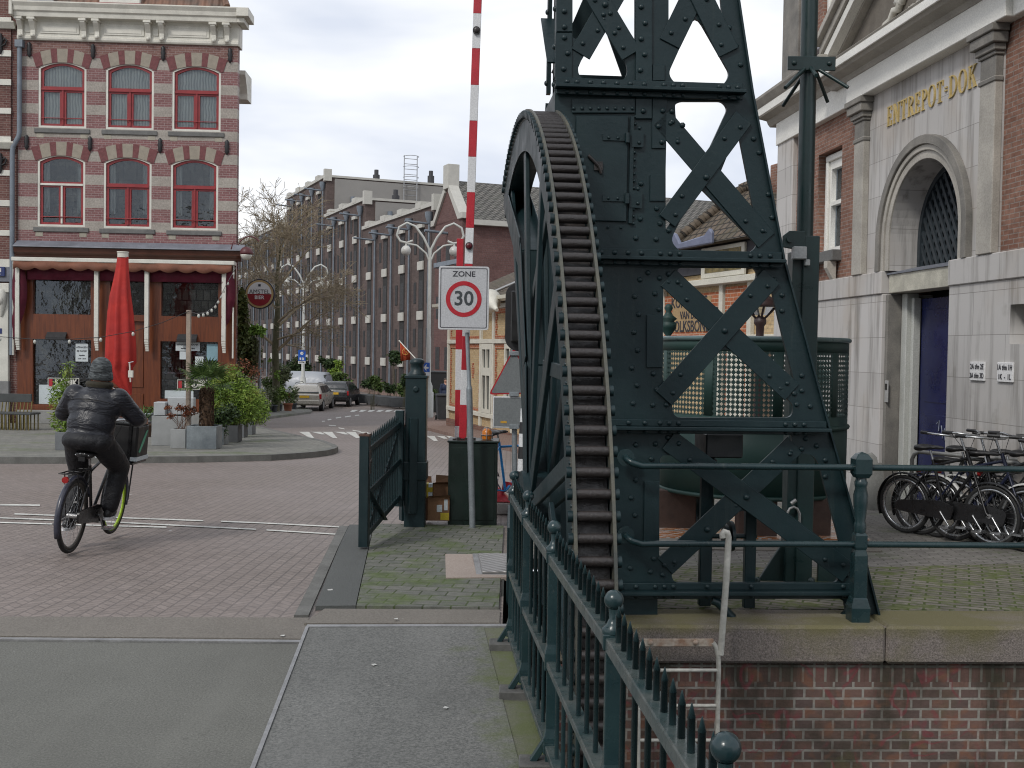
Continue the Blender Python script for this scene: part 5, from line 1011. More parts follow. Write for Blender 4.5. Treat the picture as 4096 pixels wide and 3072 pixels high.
# ------------------------------------------------------------- picketed bridge railing
PO = [(.62, -.25), (.53, .92), (.431, 2.16), (.329, 3.45), (.196, 4.86), (.096, 5.90), (.023, 6.86)]
fe = thing('bridge_railing', 'green spiked iron railing with ball topped posts along the bridge edge', 'railing', (.3, 3.6, .0), 0)
OFF = Vector((-.3, -3.6, 0)); FM = Matrix.Translation(OFF)
for i, (x_, y_) in enumerate(PO):
    b = MB(FM); s = .024; zc = 0
    b.box(x_-s, x_+s, y_-s, y_+s, .02, 1.0)
    for zf_ in (.13, .505): b.lathe([(s*2.0, zf_), (s*2.0, zf_+.02), (s*1.42, zf_+.06)], (x_, y_, 0), 4, False, math.pi/4)
    b.box(x_-.034, x_+.034, y_-.034, y_+.034, .925, .975); b.box(x_-.034, x_+.034, y_-.034, y_+.034, .45, .51); b.box(x_-.034, x_+.034, y_-.034, y_+.034, .08, .13)
    po = b.build('post', RG, fe, .003)
    b = MB(FM); b.lathe([(.036, .975), (.038, .99), (.022, 1.003), (.014, 1.02), (.016, 1.05)], (x_, y_, 0), 16); b.ball((x_, y_, 1.078), .031, 18, 12); b.build('ball_finial', RG, po)
    b = MB(FM); b.box(x_-.14, x_+.03, y_-.07, y_+.07, -.03, .045); b.build('foot_plate', mat('foot_concrete', (.10, .10, .095), .85, .4, 8, .3) if i == 0 else bpy.data.materials['foot_concrete'], po, .006)
    b = MB(FM); b.bar((x_-.08, y_, .04), (x_-.005, y_, .16), .03, .04, (0, 1, 0)); b.build('stay', RG, po, .003)
RLM = mat('rail_dusty', (.022, .042, .044), .3, .6, 7, .2, c2=(.075, .085, .08), bs=40); rails = [(.945, .060, .044), (.478, .060, .030), (.105, .060, .030)]
for (x0, y0), (x1, y1) in zip(PO, PO[1:]):
    p, q = Vector((x0, y0, 0)), Vector((x1, y1, 0)); d = (q-p).normalized()
    for z_, w_, h_ in rails: b = MB(FM); b.bar(p+d*.03+Vector((0, 0, z_)), q-d*.03+Vector((0, 0, z_)), w_, h_); b.build('rail', RLM, fe, .004)
PK = []
for z0 in (.10, .905):
    PB = MB(); PB.lathe([(.0092, z0), (.0092, 1.045), (.0098, 1.045), (.0012, 1.078)], (0, 0, 0), 8); PK.append(PB.build('picket', RG, fe))
k2 = 0; used = [False, False]
for (x0, y0), (x1, y1) in zip(PO, PO[1:]):
    n = max(3, round((math.hypot(x1-x0, y1-y0))/.094))
    for k in range(1, n):
        x_, y_ = x0+(x1-x0)*k/n, y0+(y1-y0)*k/n; j = k2 % 2; k2 += 1
        if not used[j]: o = PK[j]; used[j] = True
        else: o = PK[j].copy(); COL.objects.link(o); o.parent = fe
        o.location = (x_-.3, y_-3.6, 0)
# ------------------------------------------------------------- tubular quay railing
pp_ = ground(3430, 2492); pr = thing('quay_railing', 'green two rail tubular railing with turned iron post on the quay edge', 'railing', (pp_.x, pp_.y, .01), TF.rz*.6)
b = MB(); s = .058
b.lathe([(.090, 0), (.094, .10), (.072, .16), (.066, .17), (.066, .46), (.052, .50), (.060, .52), (.060, .60), (.045, .62)], (0, 0, 0), 4, False, math.pi/4)
b.build('post_base', RG, pr, .004)
b = MB(); b.lathe([(.040, .62), (.043, .66), (.040, .68), (.036, .70), (.047, .80), (.050, .88), (.038, .93), (.043, .945), (.045, .97), (.038, .98), (.036, 1.0)], (0, 0, 0), 16); b.build('baluster', RG, pr)
b = MB(); b.lathe([(.06, 0), (.083, .03), (.083, .13), (.05, .165), (.0, .18)], (0, 0, 1.0), 4, False, math.pi/4); b.build('post_cap', RG, pr, .004)
for z_, py_ in ((1.07, 345), (.535, 968)):
    x_, _ = P(z6, 205, py_); wpt = TF.w(x_, -.02, 0); lx = (wpt-Vector((pp_.x, pp_.y, 0))).length
    b = MB(); zz_ = z_; b.tube([(-lx, .03, zz_+.05), (-lx, -.04, zz_+.045), (-lx+.03, -.065, zz_+.02), (-lx+.10, -.06, zz_), (-lx+.3, -.04, zz_), (-.04, 0, zz_)], .0225, 10); b.build('rail', RG, pr)
    b = MB(); b.tube([(.04, 0, zz_), (9, .0, zz_)], .0225, 10); b.build('rail', RG, pr)
    b = MB(); b.tube([(-lx, .035, zz_+.05), (-lx, .015, zz_+.05)], .06, 14); b.build('rail_flange', RG, pr)
# ------------------------------------------------------------- white quay ladder
LW = mat('ladder_white', (.52, .51, .46), .5, .35, 9, .2, fine=30); LR = mat('ladder_rusty', (.46, .43, .37), .6, .75, 7, .2, c2=(.20, .08, .03))
ld = thing('quay_ladder', 'white painted iron ladder hooked over the quay edge', 'ladder', tuple(at(*zf(1700, 900), 7.33)))
LO = Vector(ld.location)
def la_(f, x, y, d=7.33): return at(*f(x, y), d)-LO
b = MB(); b.tube([la_(z6, 1062, 975, 7.36), la_(z6, 1058, 945, 7.36), la_(z6, 1075, 922, 7.36), la_(z6, 1100, 930, 7.36), la_(z6, 1110, 965, 7.36), la_(z6, 1105, 1080, 7.35), la_(z6, 1090, 1350), la_(zf, 1935, 300), la_(zf, 1905, 680)], .022, 10); b.build('grab_bar', LW, ld)
b = MB(); b.tube([la_(zf, 1840, 575), la_(zf, 1865, 610), la_(zf, 1885, 690), la_(zf, 1890, 800), la_(zf, 1880, 1300), la_(zf, 1870, 2300)], .016, 8); b.build('stile', LW, ld)
b = MB(); b.tube([la_(zf, 1235, 575), la_(zf, 1205, 640), la_(zf, 1195, 900), la_(zf, 1190, 2300)], .016, 8); b.build('stile', LW, ld)
b = MB(); b.bar(la_(zf, 1225, 575), la_(zf, 1845, 575), .012, .052); 
for xx in (1300, 1690): b.rivet(la_(zf, xx, 575, 7.32), (0, -1, 0), .02)
b.build('top_strap', LR, ld, .003)
for yy in (815, 1120, 1420, 1730, 2040): b = MB(); b.tube([la_(zf, 1192, yy), la_(zf, 1885, yy)], .0125, 8); b.build('rung', LW, ld)
# ------------------------------------------------------------- green steel mast with folded rods
mg = at(*z6(1700, 1345), 9.0); mg.z = -.045
ms = thing('steel_mast', 'tall dark green steel mast hinged on a stout base column', 'mast', tuple(mg))
MG = mat('mast_green', (.010, .030, .030), .35, .3, 2, .05)
def ml(f, x, y, d=9.0): return at(*f(x, y), d)-mg
p0, p1 = ml(r2, 190, 620), ml(r2, 415, 390); zt = ml(r2, 300, 390).z
b = MB(); b.box(p0.x, p0.x+.16, -.09, .09, .0, zt-.12); b.box(p1.x-.13, p1.x, -.12, .12, .0, zt); b.box(p0.x+.161, p1.x-.131, -.03, .03, 0, zt-.05); b.build('base_column', MG, ms, .006)
b = MB(); q = ml(r2, 150, 425); b.prism([(q.x-.05, q.z-.06), (p1.x-.12, q.z-.09), (p1.x-.12, q.z+.07), (q.x, q.z+.07), (q.x-.05, q.z+.03)], -.13, -.10); b.tube([(q.x, -.16, q.z), (q.x, .1, q.z)], .025, 10); b.build('hinge_lug', MG, ms, .004)
b = MB(); u, l_ = ml(r1, 362, 0), ml(r2, 318, 375); d = (u-l_); b.tube([l_-d*.02, l_+d*1.9], .066, 16); b.build('mast_tube', MG, ms)
c = ml(r1, 350, 580); b = MB(); b.tube([c+Vector((0, 0, -.06)), c+Vector((0, 0, .04))], .078, 14); b.box(c.x-.19, c.x+.19, -.10, -.08, c.z-.05, c.z+.06)
for s in (-1, 1): b.rivet((c.x+s*.14, -.10, c.z+.005), (0, -1, 0), .022)
b.build('collar', MG, ms, .004)
for x_, y_, dy in ((70, 835, -.3), (195, 855, .25), (315, 745, -.35), (575, 830, .2), (628, 808, -.2)):
    e_ = ml(r1, x_, y_); b = MB(); b.tube([c+Vector(((e_.x-c.x)*.14, -.07, -.02)), Vector((e_.x, dy, e_.z))], .016, 6); b.build('rod', MG, ms)
b = MB(); q0, q1 = ml(r2, 168, 595), ml(r2, 285, 490); b.box(q0.x, q1.x, -.19, -.115, q0.z, q1.z); b.box(q0.x+.1, q0.x+.14, -.17, -.13, q0.z-.05, q0.z); b.build('junction_box', mat('box_grey', (.33, .34, .34), .5, .1), ms, .006)
b = MB(); b.box(-.45, .45, -.35, .35, 0, .02)
for s in (-1, 1): b.prism([(p0.x+.02+(0 if s < 0 else .26), .02), (p0.x+.02+s*.25+(0 if s < 0 else .26), .02), (p0.x+.02+(0 if s < 0 else .26), .42)], -.02, .02)
for x_ in (-.38, .05, .38): b.tube([(x_, -.25, .02), (x_, -.25, .10)], .025, 8); b.ball((x_, -.25, .11), .03, 8, 6)
b.build('base_plate', MG, ms, .004)
b = MB(); q = ml(z6, 1670, 820, 8.85); b.tube([(q.x-.05, q.y, q.z-.06), (q.x-.05, q.y, q.z+.05), (q.x-.03, q.y, q.z+.09), (q.x, q.y, q.z+.105), (q.x+.03, q.y, q.z+.09), (q.x+.05, q.y, q.z+.05), (q.x+.05, q.y, q.z-.06)], .011, 8); b.tube([(q.x-.02, q.y, q.z+.13), (q.x+.02, q.y, q.z+.16)], .016, 8); b.build('padlock', STEELP, ms)
# ------------------------------------------------------------- spiral iron urinal
kc = Vector((2.62, 12.1, gq(12.1)))
kr = thing('iron_urinal', 'dark green curved iron street urinal with cross shaped perforations', 'urinal', tuple(kc))
t = NT('urinal_green'); x = t.xyz(); col = t.mix(t.ramp(t.noise(2, 5), .35, .7), (.008, .032, .028), (.015, .045, .038)); wv = t.noise(12, 3, vec=t.vec(x[0], x[1])); KG = t.done(col, .55, 0, .4)
t = NT('urinal_perforated'); x = t.xyz(); an = t.math('MULTIPLY', t.math('ARCTAN2', x[1], x[0]), 1.0/.047); zz_ = t.math('MULTIPLY', x[2], 1/.050)
def cell(s):
    u = t.math('SUBTRACT', t.math('FRACT', t.math('ADD', an, s)), .5); v_ = t.math('SUBTRACT', t.math('FRACT', t.math('ADD', zz_, s)), .5)
    au, av = t.math('ABSOLUTE', u), t.math('ABSOLUTE', v_)
    c1 = t.math('MULTIPLY', t.math('LESS_THAN', au, .14), t.math('LESS_THAN', av, .36)); c2 = t.math('MULTIPLY', t.math('LESS_THAN', au, .36), t.math('LESS_THAN', av, .14)); return t.math('MAXIMUM', c1, c2)
hole = cell(0.0); t.done((.009, .034, .030), .55); tr = t.n('ShaderNodeBsdfTransparent'); mx_ = t.n('ShaderNodeMixShader'); t.l(hole, mx_.inputs[0]); t.l(t.b.outputs[0], mx_.inputs[1]); t.l(tr.outputs[0], mx_.inputs[2]); t.l(mx_.outputs[0], t.out.inputs[0]); KP = t.m
RK = 1.0; a0, a1 = rad(150), rad(395); zlo, z1_, z2_, zt_ = .43, 1.25, 1.91, 2.04
def cyl_strip(name, r, A, B_, za, zb, m, n=40, thick=.012):
    b = MB(); vs = [];
    for i in range(n+1):
        a = A+(B_-A)*i/n
        for rr, z_ in ((r, za), (r, zb)): vs.append((rr*math.cos(a), rr*math.sin(a), z_))
    b.add(vs, [(2*i, 2*i+2, 2*i+3, 2*i+1) for i in range(n)], True); o = b.build(name, m, kr)
    if thick: o.modifiers.new('s', 'SOLIDIFY').thickness = thick
    return o
cyl_strip('lower_panel', RK, a0, a1, zlo, z1_, KG); cyl_strip('top_band', RK, a0, a1, z2_, zt_, KG)
nseg = 6
for i in range(nseg):
    A = a0+(a1-a0)*i/nseg; B_ = a0+(a1-a0)*(i+1)/nseg; cyl_strip('perforated_panel', RK, A+.05, B_-.05, z1_, z2_, KP, 12, 0)
for i in range(nseg+1):
    A = a0+(a1-a0)*i/nseg; cyl_strip('panel_stile', RK, A-.051, A+.051, z1_, z2_, KG, 6)
for z_, r_ in ((zlo, .022), (1.13, .026), (zt_, .026)):
    b = MB(); b.tube([(RK*math.cos(a0+(a1-a0)*i/48), RK*math.sin(a0+(a1-a0)*i/48), z_) for i in range(49)], r_, 8); b.build('ring_rail', KG if z_ < 2 else mat('urinal_rim', (.08, .13, .13), .35, .3), kr)
for a in (rad(152), rad(105)):
    b = MB(); b.lathe([(.05, 0), (.05, .02), (.03, .06), (.09, .14), (.095, .2), (.06, .22), (.10, .25), (.05, .29), (.03, .33), (.05, .37), (.03, .41), (0, .42)], (.98*math.cos(a), .98*math.sin(a)-.0, zt_-.02), 12); b.lathe([(.04, 0), (.04, zt_)], (.98*math.cos(a), .98*math.sin(a), 0), 8); b.build('finial_post', KG, kr)
RB = mat('rusty_base', (.055, .03, .022), .6, .5, 5, .2)
for a in (rad(262), rad(300), rad(200)):
    b = MB(); c_ = Vector((.9*math.cos(a), .9*math.sin(a), 0)); b.box(c_.x-.20, c_.x+.20, c_.y-.06, c_.y+.10, 0, zlo); b.build('base_panel', RB, kr, .01)
GZ_ = gz; fl_ = [(1.35, 10.95), (3.6, 11.0), (3.75, 13.4), (1.5, 13.4)]
t = NT('orange_tiles'); m = t.n('ShaderNodeMapping'); m.inputs['Rotation'].default_value = (0, 0, rad(38)); t.l(t.c.outputs['Object'], m.inputs[0]); col, fac = t.brick(m.outputs[0], (.36, .135, .04), (.28, .10, .035), (.42, .40, .38), .16, .16, .012, 0)
w_ = t.ramp(t.noise(3, 4), .5, .65); col = t.mix(t.math('MULTIPLY', w_, .6), col, (.42, .36, .32)); ORT = t.done(col, .25)
qslab('pavement', fl_, ORT, .03, .03); qslab('pavement', [(1.0, 10.35), (3.5, 10.4), (3.6, 10.99), (1.34, 10.94), (1.2, 12.5), (.9, 12.5)], BAND, .022, .02)
# low black railing behind the urinal, old lantern
c_ = ground(*z6(700, 950)); fr_ = thing('low_railing', 'low black iron railing with a round post behind the urinal', 'railing', tuple(c_))
b = MB(); hgt = (at(*z6(700, 600), c_.y)-c_).z
for k in range(12): b.tube([(.05-.085*k, .0, .04), (.05-.085*k, 0, hgt)], .012, 6)
b.tube([(.1, 0, .15), (-1.0, 0, .15)], .016, 6); b.tube([(.1, 0, hgt), (-1.0, 0, hgt)], .02, 6); b.build('bars', BLACK, fr_)
b = MB(); b.lathe([(.10, 0), (.10, .25), (.065, .30), (.065, hgt), (.08, hgt+.03), (.0, hgt+.1)], (.16, 0, 0), 10); b.build('post', RG, fr_)
lp = at(*r5(1165, 760), 16.2); lp.z = gq(16.2); ll = thing('old_lantern', 'ornate dark cast iron street lantern beside the gatehouse', 'street lamp', tuple(lp))
CI = mat('cast_iron_brown', (.035, .018, .018), .5, .3); h0 = (at(*r5(1165, 600), 16.2)-lp).z; h1 = (at(*r5(1165, 490), 16.2)-lp).z
b = MB(); b.lathe([(.20, 0), (.20, .3), (.10, .4), (.07, .8), (.055, h0-.5), (.085, h0-.45), (.055, h0-.3), (.06, h0-.1), (.09, h0-.06), (.09, h0), (.04, h0+.05)], (0, 0, 0), 12); b.build('lamp_post', CI, ll)
b = MB()
for a in (0, math.pi/2, math.pi, 1.5*math.pi): b.tube([(.05*math.cos(a), .05*math.sin(a), h0), (.24*math.cos(a), .24*math.sin(a), h0+.2), (.17*math.cos(a), .17*math.sin(a), h0+.34), (.25*math.cos(a), .25*math.sin(a), h1)], .018, 6)
b.lathe([(.26, h1), (.28, h1+.03), (.16, h1+.14), (.05, h1+.22), (.03, h1+.34), (.0, h1+.4)], (0, 0, 0), 8); b.build('lantern_frame', CI, ll)
b = MB(); b.lathe([(.10, h0+.06), (.20, h1-.01)], (0, 0, 0), 8); b.build('lantern_glass', GLASS, ll)
# ============================================================= gate, cabinet, boom barrier, signs
gp = ground(1660, 2112); GT_ = thing('gate_post', 'stout square green iron gate post with a domed round cap', 'gate post', (gp.x, gp.y, gp.z))
hgt = (at(*z5(1650, 290), gp.y)-gp).z; w_ = .115
b = MB(); zs = (at(*z5(1650, 450), gp.y)-gp).z; b.box(-w_, w_, -w_, w_, 0, zs); b.box(-w_-.012, w_+.012, -w_-.012, w_+.012, zs-.012, zs+.02); b.box(-w_-.015, w_+.015, -w_-.015, w_+.015, .55, .75); b.build('shaft', TG, GT_, .006)
b = MB(); b.lathe([(.10, zs+.02), (.10, zs+.04), (.074, zs+.07), (.074, zs+.14), (.084, zs+.15), (.084, zs+.18), (.072, zs+.19), (.07, hgt-.06), (.08, hgt-.05), (.08, hgt-.02), (.05, hgt), (0, hgt+.005)], (0, 0, 0), 18); b.build('cap', TG, GT_)
b = MB()
b.lathe([(.035, 0), (.035, .01), (.02, .014)], (0, 0, 0), 12); b.v = [(p[0], -w_-p[2], zs-.13+p[1]) for p in b.v]; b.build('boss', TG, GT_)
# two folded gate leaves seen end on
def leaf(name, label, pn, pf, py_n, pb_n):
    n_, f_ = Vector(pn), Vector(pf); L_ = (Vector((f_.x, f_.y))-Vector((n_.x, n_.y))).length; rz = math.atan2(f_.y-n_.y, f_.x-n_.x)
    g = thing(name, label, 'gate', (n_.x, n_.y, n_.z), rz, 'folded gate leaves beside the footway'); h = 1.08; s = (f_.z-n_.z)/L_
    b = MB(); b.box(-.05, .05, -.045, .045, .02, h); b.build('end_stile', TG, g, .004)
    b = MB(); b.box(L_-.06, L_+.02, -.045, .045, .02+s*L_, h+s*L_); b.build('hinge_stile', TG, g, .004)
    for z_ in (.12, .52, .93): b = MB(); b.bar((.05, 0, z_), (L_-.06, 0, z_+s*L_), .045, .06); b.build('rail', TG, g, .004)
    b = MB(); b.bar((.06, .02, .15), (L_-.1, .02, .9+s*L_), .012, .07, (0, 1, 0)); b.bar((.06, -.02, .55), (L_*.5, -.02, .15), .012, .06, (0, 1, 0)); b.build('brace', TG, g, .002)
    b = MB(); k = 0
    while .1+k*.085 < L_-.1:
        x_ = .1+k*.085; zz_ = s*x_; b.box(x_-.012, x_+.012, -.008, .008, .15+zz_, 1.0+zz_); b.lathe([(.016, 1.0+zz_), (.002, 1.07+zz_)], (x_, 0, 0), 4, False); k += 1
    b.build('pickets', TG, g)
    b = MB(); b.box(-.035, .035, -.055, -.046, .72, .95); b.tube([(-.02, -.06, .82), (-.02, -.06, .86), (.02, -.06, .86), (.02, -.06, .82)], .008, 6); b.build('latch', GREASE, g)
    b = MB(); b.box(-.05, .05, -.05, .05, h, h+.02)
    for x_ in (-.03, .0, .03): b.rivet((x_, 0, h+.02), (0, 0, 1), .014)
    b.build('stile_cap', mat('rusty_cap', (.10, .05, .035), .6, .5, 8) if 'rusty_cap' not in bpy.data.materials else bpy.data.materials['rusty_cap'], g); return g
gn = ground(*z5(1200, 1960)); gf = Vector((gp.x-.17, gp.y-.1, gp.z+.24))
leaf('gate_leaf', 'spiked green iron gate leaf folded open, the nearer one on the road side', (gn.x+.0, gn.y, gn.z+.03), gf, 0, 0)
gn2 = ground(*z5(1545, 1740)); leaf('gate_leaf', 'spiked green iron gate leaf against the square post, the inner one by the cardboard', (gn2.x, gn2.y, gn2.z+.05), (gp.x-.02, gp.y-.13, gp.z+.16), 0, 0)
# orange pennant on a stick in the post cap
fp = Vector((gp.x, gp.y, gp.z+hgt)); pn = thing('pennant', 'orange three cornered pennant on a thin stick at the gate post', 'flag', tuple(fp))
tp = at(*z5(1507, 138), gp.y+.15)-fp; b = MB(); b.tube([(0, 0, -.02), tuple(tp)], .006, 6); b.ball(tuple(tp), .010, 8, 6); b.build('stick', WHITE, pn)
q = [at(*z5(*k), gp.y+.15)-fp for k in ((1512, 150), (1518, 312), (1600, 300), (1600, 235))]
b = MB(); n = 6; vs = []
for i in range(n+1):
    u = i/n; a = q[0].lerp(q[3], u); c = q[1].lerp(q[2], u); a.y += .012*math.sin(u*7); c.y += .012*math.sin(u*7+1); vs += [a, c]
b.add(vs, [(2*i, 2*i+2, 2*i+3, 2*i+1) for i in range(n)], True); o = b.build('cloth', mat('orange_cloth', (.42, .055, .015), .8, .2), pn); o.modifiers.new('s', 'SOLIDIFY').thickness = .002
m_ = q[0].lerp(q[2], .55); b = MB(); b.tube([m_+Vector((.035*math.cos(a), -.02, .035*math.sin(a))) for a in [2*math.pi*k/12 for k in range(12)]], .0045, 4, True); b.tube([m_+Vector((.0, -.02, -.04)), m_+Vector((.012, -.02, .0)), m_+Vector((-.01, -.02, .01)), m_+Vector((.0, -.02, .03))], .004, 4); b.build('emblem', mat('flag_gold', (.55, .25, .06), .8), pn)
# control cabinet with amber lamp
c0 = ground(1790, 2108); c1_ = ground(1985, 2114); cc = Vector(((c0.x+c1_.x)/2, c0.y+.22, c0.z)); cw = (c1_.x-c0.x)/2; ch_ = (at(1890, 1772, c0.y)-c0).z
cb = thing('control_cabinet', 'dark green barrier control cabinet with an amber lamp on top', 'cabinet', tuple(cc))
CG = mat('cabinet_green', (.0065, .017, .014), .35, .4, 3, .08); b = MB(); b.box(-cw, cw, -.22, .22, 0, ch_); b.build('body', CG, cb, .008)
b = MB(); b.box(-cw-.015, cw+.015, -.235, .235, ch_, ch_+.025); b.build('lid', CG, cb, .006)
b = MB(); b.box(-cw+.03, cw-.03, -.228, -.2205, .08, ch_-.05); b.build('door', CG, cb, .003)
b = MB(); ax = (at(*z6a(535, 950), cc.y)-cc).x; b.lathe([(.055, 0), (.058, .03), (.056, .09), (.03, .12), (0, .125)], (ax, -.02, ch_+.03), 14); b.build('amber_lamp', mat('amber_lens', (.55, .17, .015), .25, .1), cb)
b = MB()
for a in (0, math.pi/2): b.tube([(ax+.066*math.cos(a)*math.cos(k), -.02+.066*math.sin(a)*math.cos(k), ch_+.03+.14*max(0, math.sin(k))) for k in [math.pi*i/10 for i in range(11)]], .005, 5)
b.tube([(ax+.066*math.cos(k), -.02+.066*math.sin(k), ch_+.08) for k in [2*math.pi*i/14 for i in range(14)]], .005, 5, True); b.build('lamp_guard', STEELP, cb)
b = MB()
for k in range(6): b.box(-cw+.04+.045*k, -cw+.075+.045*k, -.15, -.05, ch_+.026, ch_+.04+.012*(k % 2))
b.build('hinge_block', GREASE, cb)
# boom barrier raised upright, second striped counterweight arm
RED = mat('signal_red', (.42, .018, .03), .35, .15, 4, .03); SWH = mat('signal_white', (.62, .63, .64), .35, .1, 3, .03)
bd = cc.y-.05
bb = thing('barrier_boom', 'raised red and white barrier boom with a red lamp', 'barrier', tuple(at(1852, 1800, bd)))
BO_ = Vector(bb.location)
def boom(segs, w0, dep, parent, name='boom_stripe'):
    for i, (p, q, red) in enumerate(segs):
        a, c = at(*p, bd)-BO_, at(*q, bd)-BO_; b = MB(); b.bar(a, c, w0, dep, (0, 1, 0)); b.build(name, RED if red else SWH, parent, .004)
def bl_(y): return (1909+(1852-1909)*y/1800+0, y)
ys = [-900, -430, -130, 56, 195, 342, 483, 627, 770, 917, 1055, 1330, 1480, 1640, 1800]
xs_ = lambda y: 1911-.0345*y if y < 1330 else 1911-.0345*1330-(y-1330)*.0345
cut = [(-900, 0), (-640, 1), (-400, 0), (-130, 1), (55, 0), (195, 1), (341, 0), (484, 1), (628, 0), (770, 1), (912, 0), (1056, 1), (1085, 1)]
segs = [((xs_(y)-.0, y), (xs_(y2), y2), r) for (y, r), (y2, _) in zip(cut, cut[1:])]
boom(segs, .092, .035, bb)
q = [(1056, 1), (1200, 0), (1346, 1), (1480, 0), (1620, 1), (1760, 1)]
boom([((xs_(y), y), (xs_(y2), y2), r) for (y, r), (y2, _) in zip(q, q[1:])], .085, .033, bb)
for (x_, y_), m in (((xs_(125), 125), GREASE), ((xs_(985), 985), mat('dark_red_lens', (.09, .006, .012), .15))):
    a = at(x_, y_, bd)-BO_; b = MB(); b.tube([(a.x, -.05, a.z), (a.x, -.018, a.z)], .043, 16); f_ = b.build('lamp_rim', BLACK, bb); b = MB(); b.ball((a.x, -.05, a.z), (.034, .015, .034), 14, 8); b.build('lamp_lens', m, f_)
arm = thing('counterweight_arm', 'short red and white striped upright arm beside the boom', 'barrier', tuple(at(1825, 1760, bd+.12))); BO_ = Vector(arm.location); bd += .12
cut = [(955, 1), (1110, 1), (1398, 0), (1560, 1), (1704, 0), (1755, 0)]
xa = lambda y: 1841-(y-955)*.0105
boom([((xa(y), y), (xa(y2), y2), r) for (y, r), (y2, _) in zip(cut, cut[1:])], .079, .03, arm, 'arm_stripe')
bd -= .12
# 30 zone sign on its grey post
sb = ground(1890, 2120); sp_ = thing('speed_sign', 'square white 30 zone speed sign on a grey galvanised post', 'road sign', tuple(sb))
GALV = mat('galvanised_post', (.25, .28, .30), .5, .3, 6, .1, metal=.3)
def sl(x, y, d=None): return at(x, y, d or sb.y)-sb
b = MB(); b.tube([sl(1890, 2125), sl(1877, 1555)], .034, 12); b.tube([sl(1877, 1555), sl(1877, 1540), sl(1868, 1330)], [.034, .022, .022], 12); b.build('post', GALV, sp_)
c = [sl(*z4(*k)) for k in ((1852, 1005), (2286, 1005), (2290, 1525), (1868, 1552))]
x0, x1, z1, z0 = c[0].x, c[1].x, c[0].z, c[3].z
pl = rounded(rect(x0, x1, z0, z1), .03, 5); b = MB(); b.prism(pl, -.065, -.045); sg = b.build('plate', mat('reflective_grey', (.46, .47, .49), .35, .05), sp_)
pl = rounded(rect(x0+.02, x1-.02, z0+.02, z1-.02), .022, 5); me = plate_with_holes(pl, [rounded(rect(x0+.027, x1-.027, z0+.027, z1-.027), .018, 5)], .002); o = link('border', me, INK, sg); o.location = (0, -.066, 0)
pl = rounded(rect(x0+.004, x1-.004, z0+.004, z1-.004), .028, 5); me = plate_with_holes(pl, [rounded(rect(x0+.012, x1-.012, z0+.012, z1-.012), .024, 5)], .002); o = link('rim', me, SWH, sg); o.location = (0, -.0655, 0)
xc, zc = (x0+x1)/2, z0+(z1-z0)*.485; rr = (x1-x0)*.355
for r0, r1, m in ((rr*.76, rr, RED),):
    b = MB(); N_ = 40; b.add([(xc+r_*math.cos(2*math.pi*k/N_), y_, zc+r_*math.sin(2*math.pi*k/N_)) for y_ in (-.068, -.064) for r_ in (r0, r1) for k in range(N_)], [f for k in range(N_) for f in ((k, (k+1) % N_, N_+(k+1) % N_, N_+k), (N_+k, N_+(k+1) % N_, 3*N_+(k+1) % N_, 3*N_+k))]); b.build('red_ring', m, sg)
put_text('digits', '30', rr*1.12, xc, -.066, zc, mat('sign_grey', (.045, .055, .06), .5), sg, .004, depth=.0015); put_text('zone_word', 'ZONE', rr*.42, xc, -.066, z1-(z1-z0)*.125, INK, sg, .0012, depth=.0015, sx=1.1)
b = MB(); b.box(xc-.05, xc+.05, -.045, .02, z0+.06, z0+.10); b.box(xc-.05, xc+.05, -.045, .02, z1-.2, z1-.16); b.build('bracket', GALV, sp_)
# triangular warning sign seen from behind, striped post, signal head
wd = 12.6; wp_ = at(*z6a(790, 1000), wd); wp_.z = gz(wd); ws_ = thing('warning_sign', 'triangular and square road signs on one post, seen from their grey backs', 'road sign', tuple(wp_))
def wl(f, x, y, d=wd): return at(*f(x, y), d)-wp_
b = MB(); b.tube([wl(z6a, 790, 1000)-Vector((0, 0, wl(z6a, 790, 1000).z)), wl(z6a, 768, 180)], .032, 10); b.build('post', GALV, ws_)
tri = [(wl(z6a, *k).x, wl(z6a, *k).z) for k in ((550, 600), (990, 590), (768, 195))]; GBK = mat('sign_back_grey', (.16, .175, .18), .55, .12, 3)
b = MB(); b.prism(rounded(tri, .05), -.075, -.055); tr_ = b.build('triangle', RED, ws_)
ctr = Vector((sum(p[0] for p in tri)/3, sum(p[1] for p in tri)/3)); b = MB(); b.prism(rounded([tuple(ctr+(Vector(p)-ctr)*.91) for p in tri], .04), -.078, -.0755); b.build('triangle_back', GBK, tr_)
b = MB(); p0, p1 = wl(z6a, 585, 885), wl(z6a, 930, 618); b.box(p0.x, p1.x, -.07, -.055, p0.z, p1.z); sq = b.build('square_plate', SWH, ws_, .006); b = MB(); b.box(p0.x+.012, p1.x-.012, -.074, -.0705, p0.z+.02, p1.z-.015); b.build('square_back', GBK, sq)
p = wl(z6a, 680, 835); b = MB(); b.box(p.x-.035, p.x+.035, -.0765, -.0742, p.z-.012, p.z+.012); b.build('sticker', mat('sticker_orange', (.55, .30, .03), .6), sq)
b = MB()
for yy in (245, 595, 875): p = wl(z6a, 770, yy); b.box(p.x-.055, p.x+.055, -.10, .045, p.z-.025, p.z+.025)
b.build('clamp', GALV, ws_, .004)
sd = 11.9; bp = at(*z6a(840, 1000), sd); bp.z = gz(sd); st_ = thing('signal_post', 'black and white banded signal post with a rounded black signal head', 'traffic light', tuple(bp))
edges = [(500, 0, .021), (615, 1, .022), (722, 0, .036), (838, 1, .04), (938, 0, .045), (1050, 1, .046), (1155, 0, .05), (1262, 1, .052), (1420, 1, .052)]
cxs = lambda y: 862-(y-500)*.03
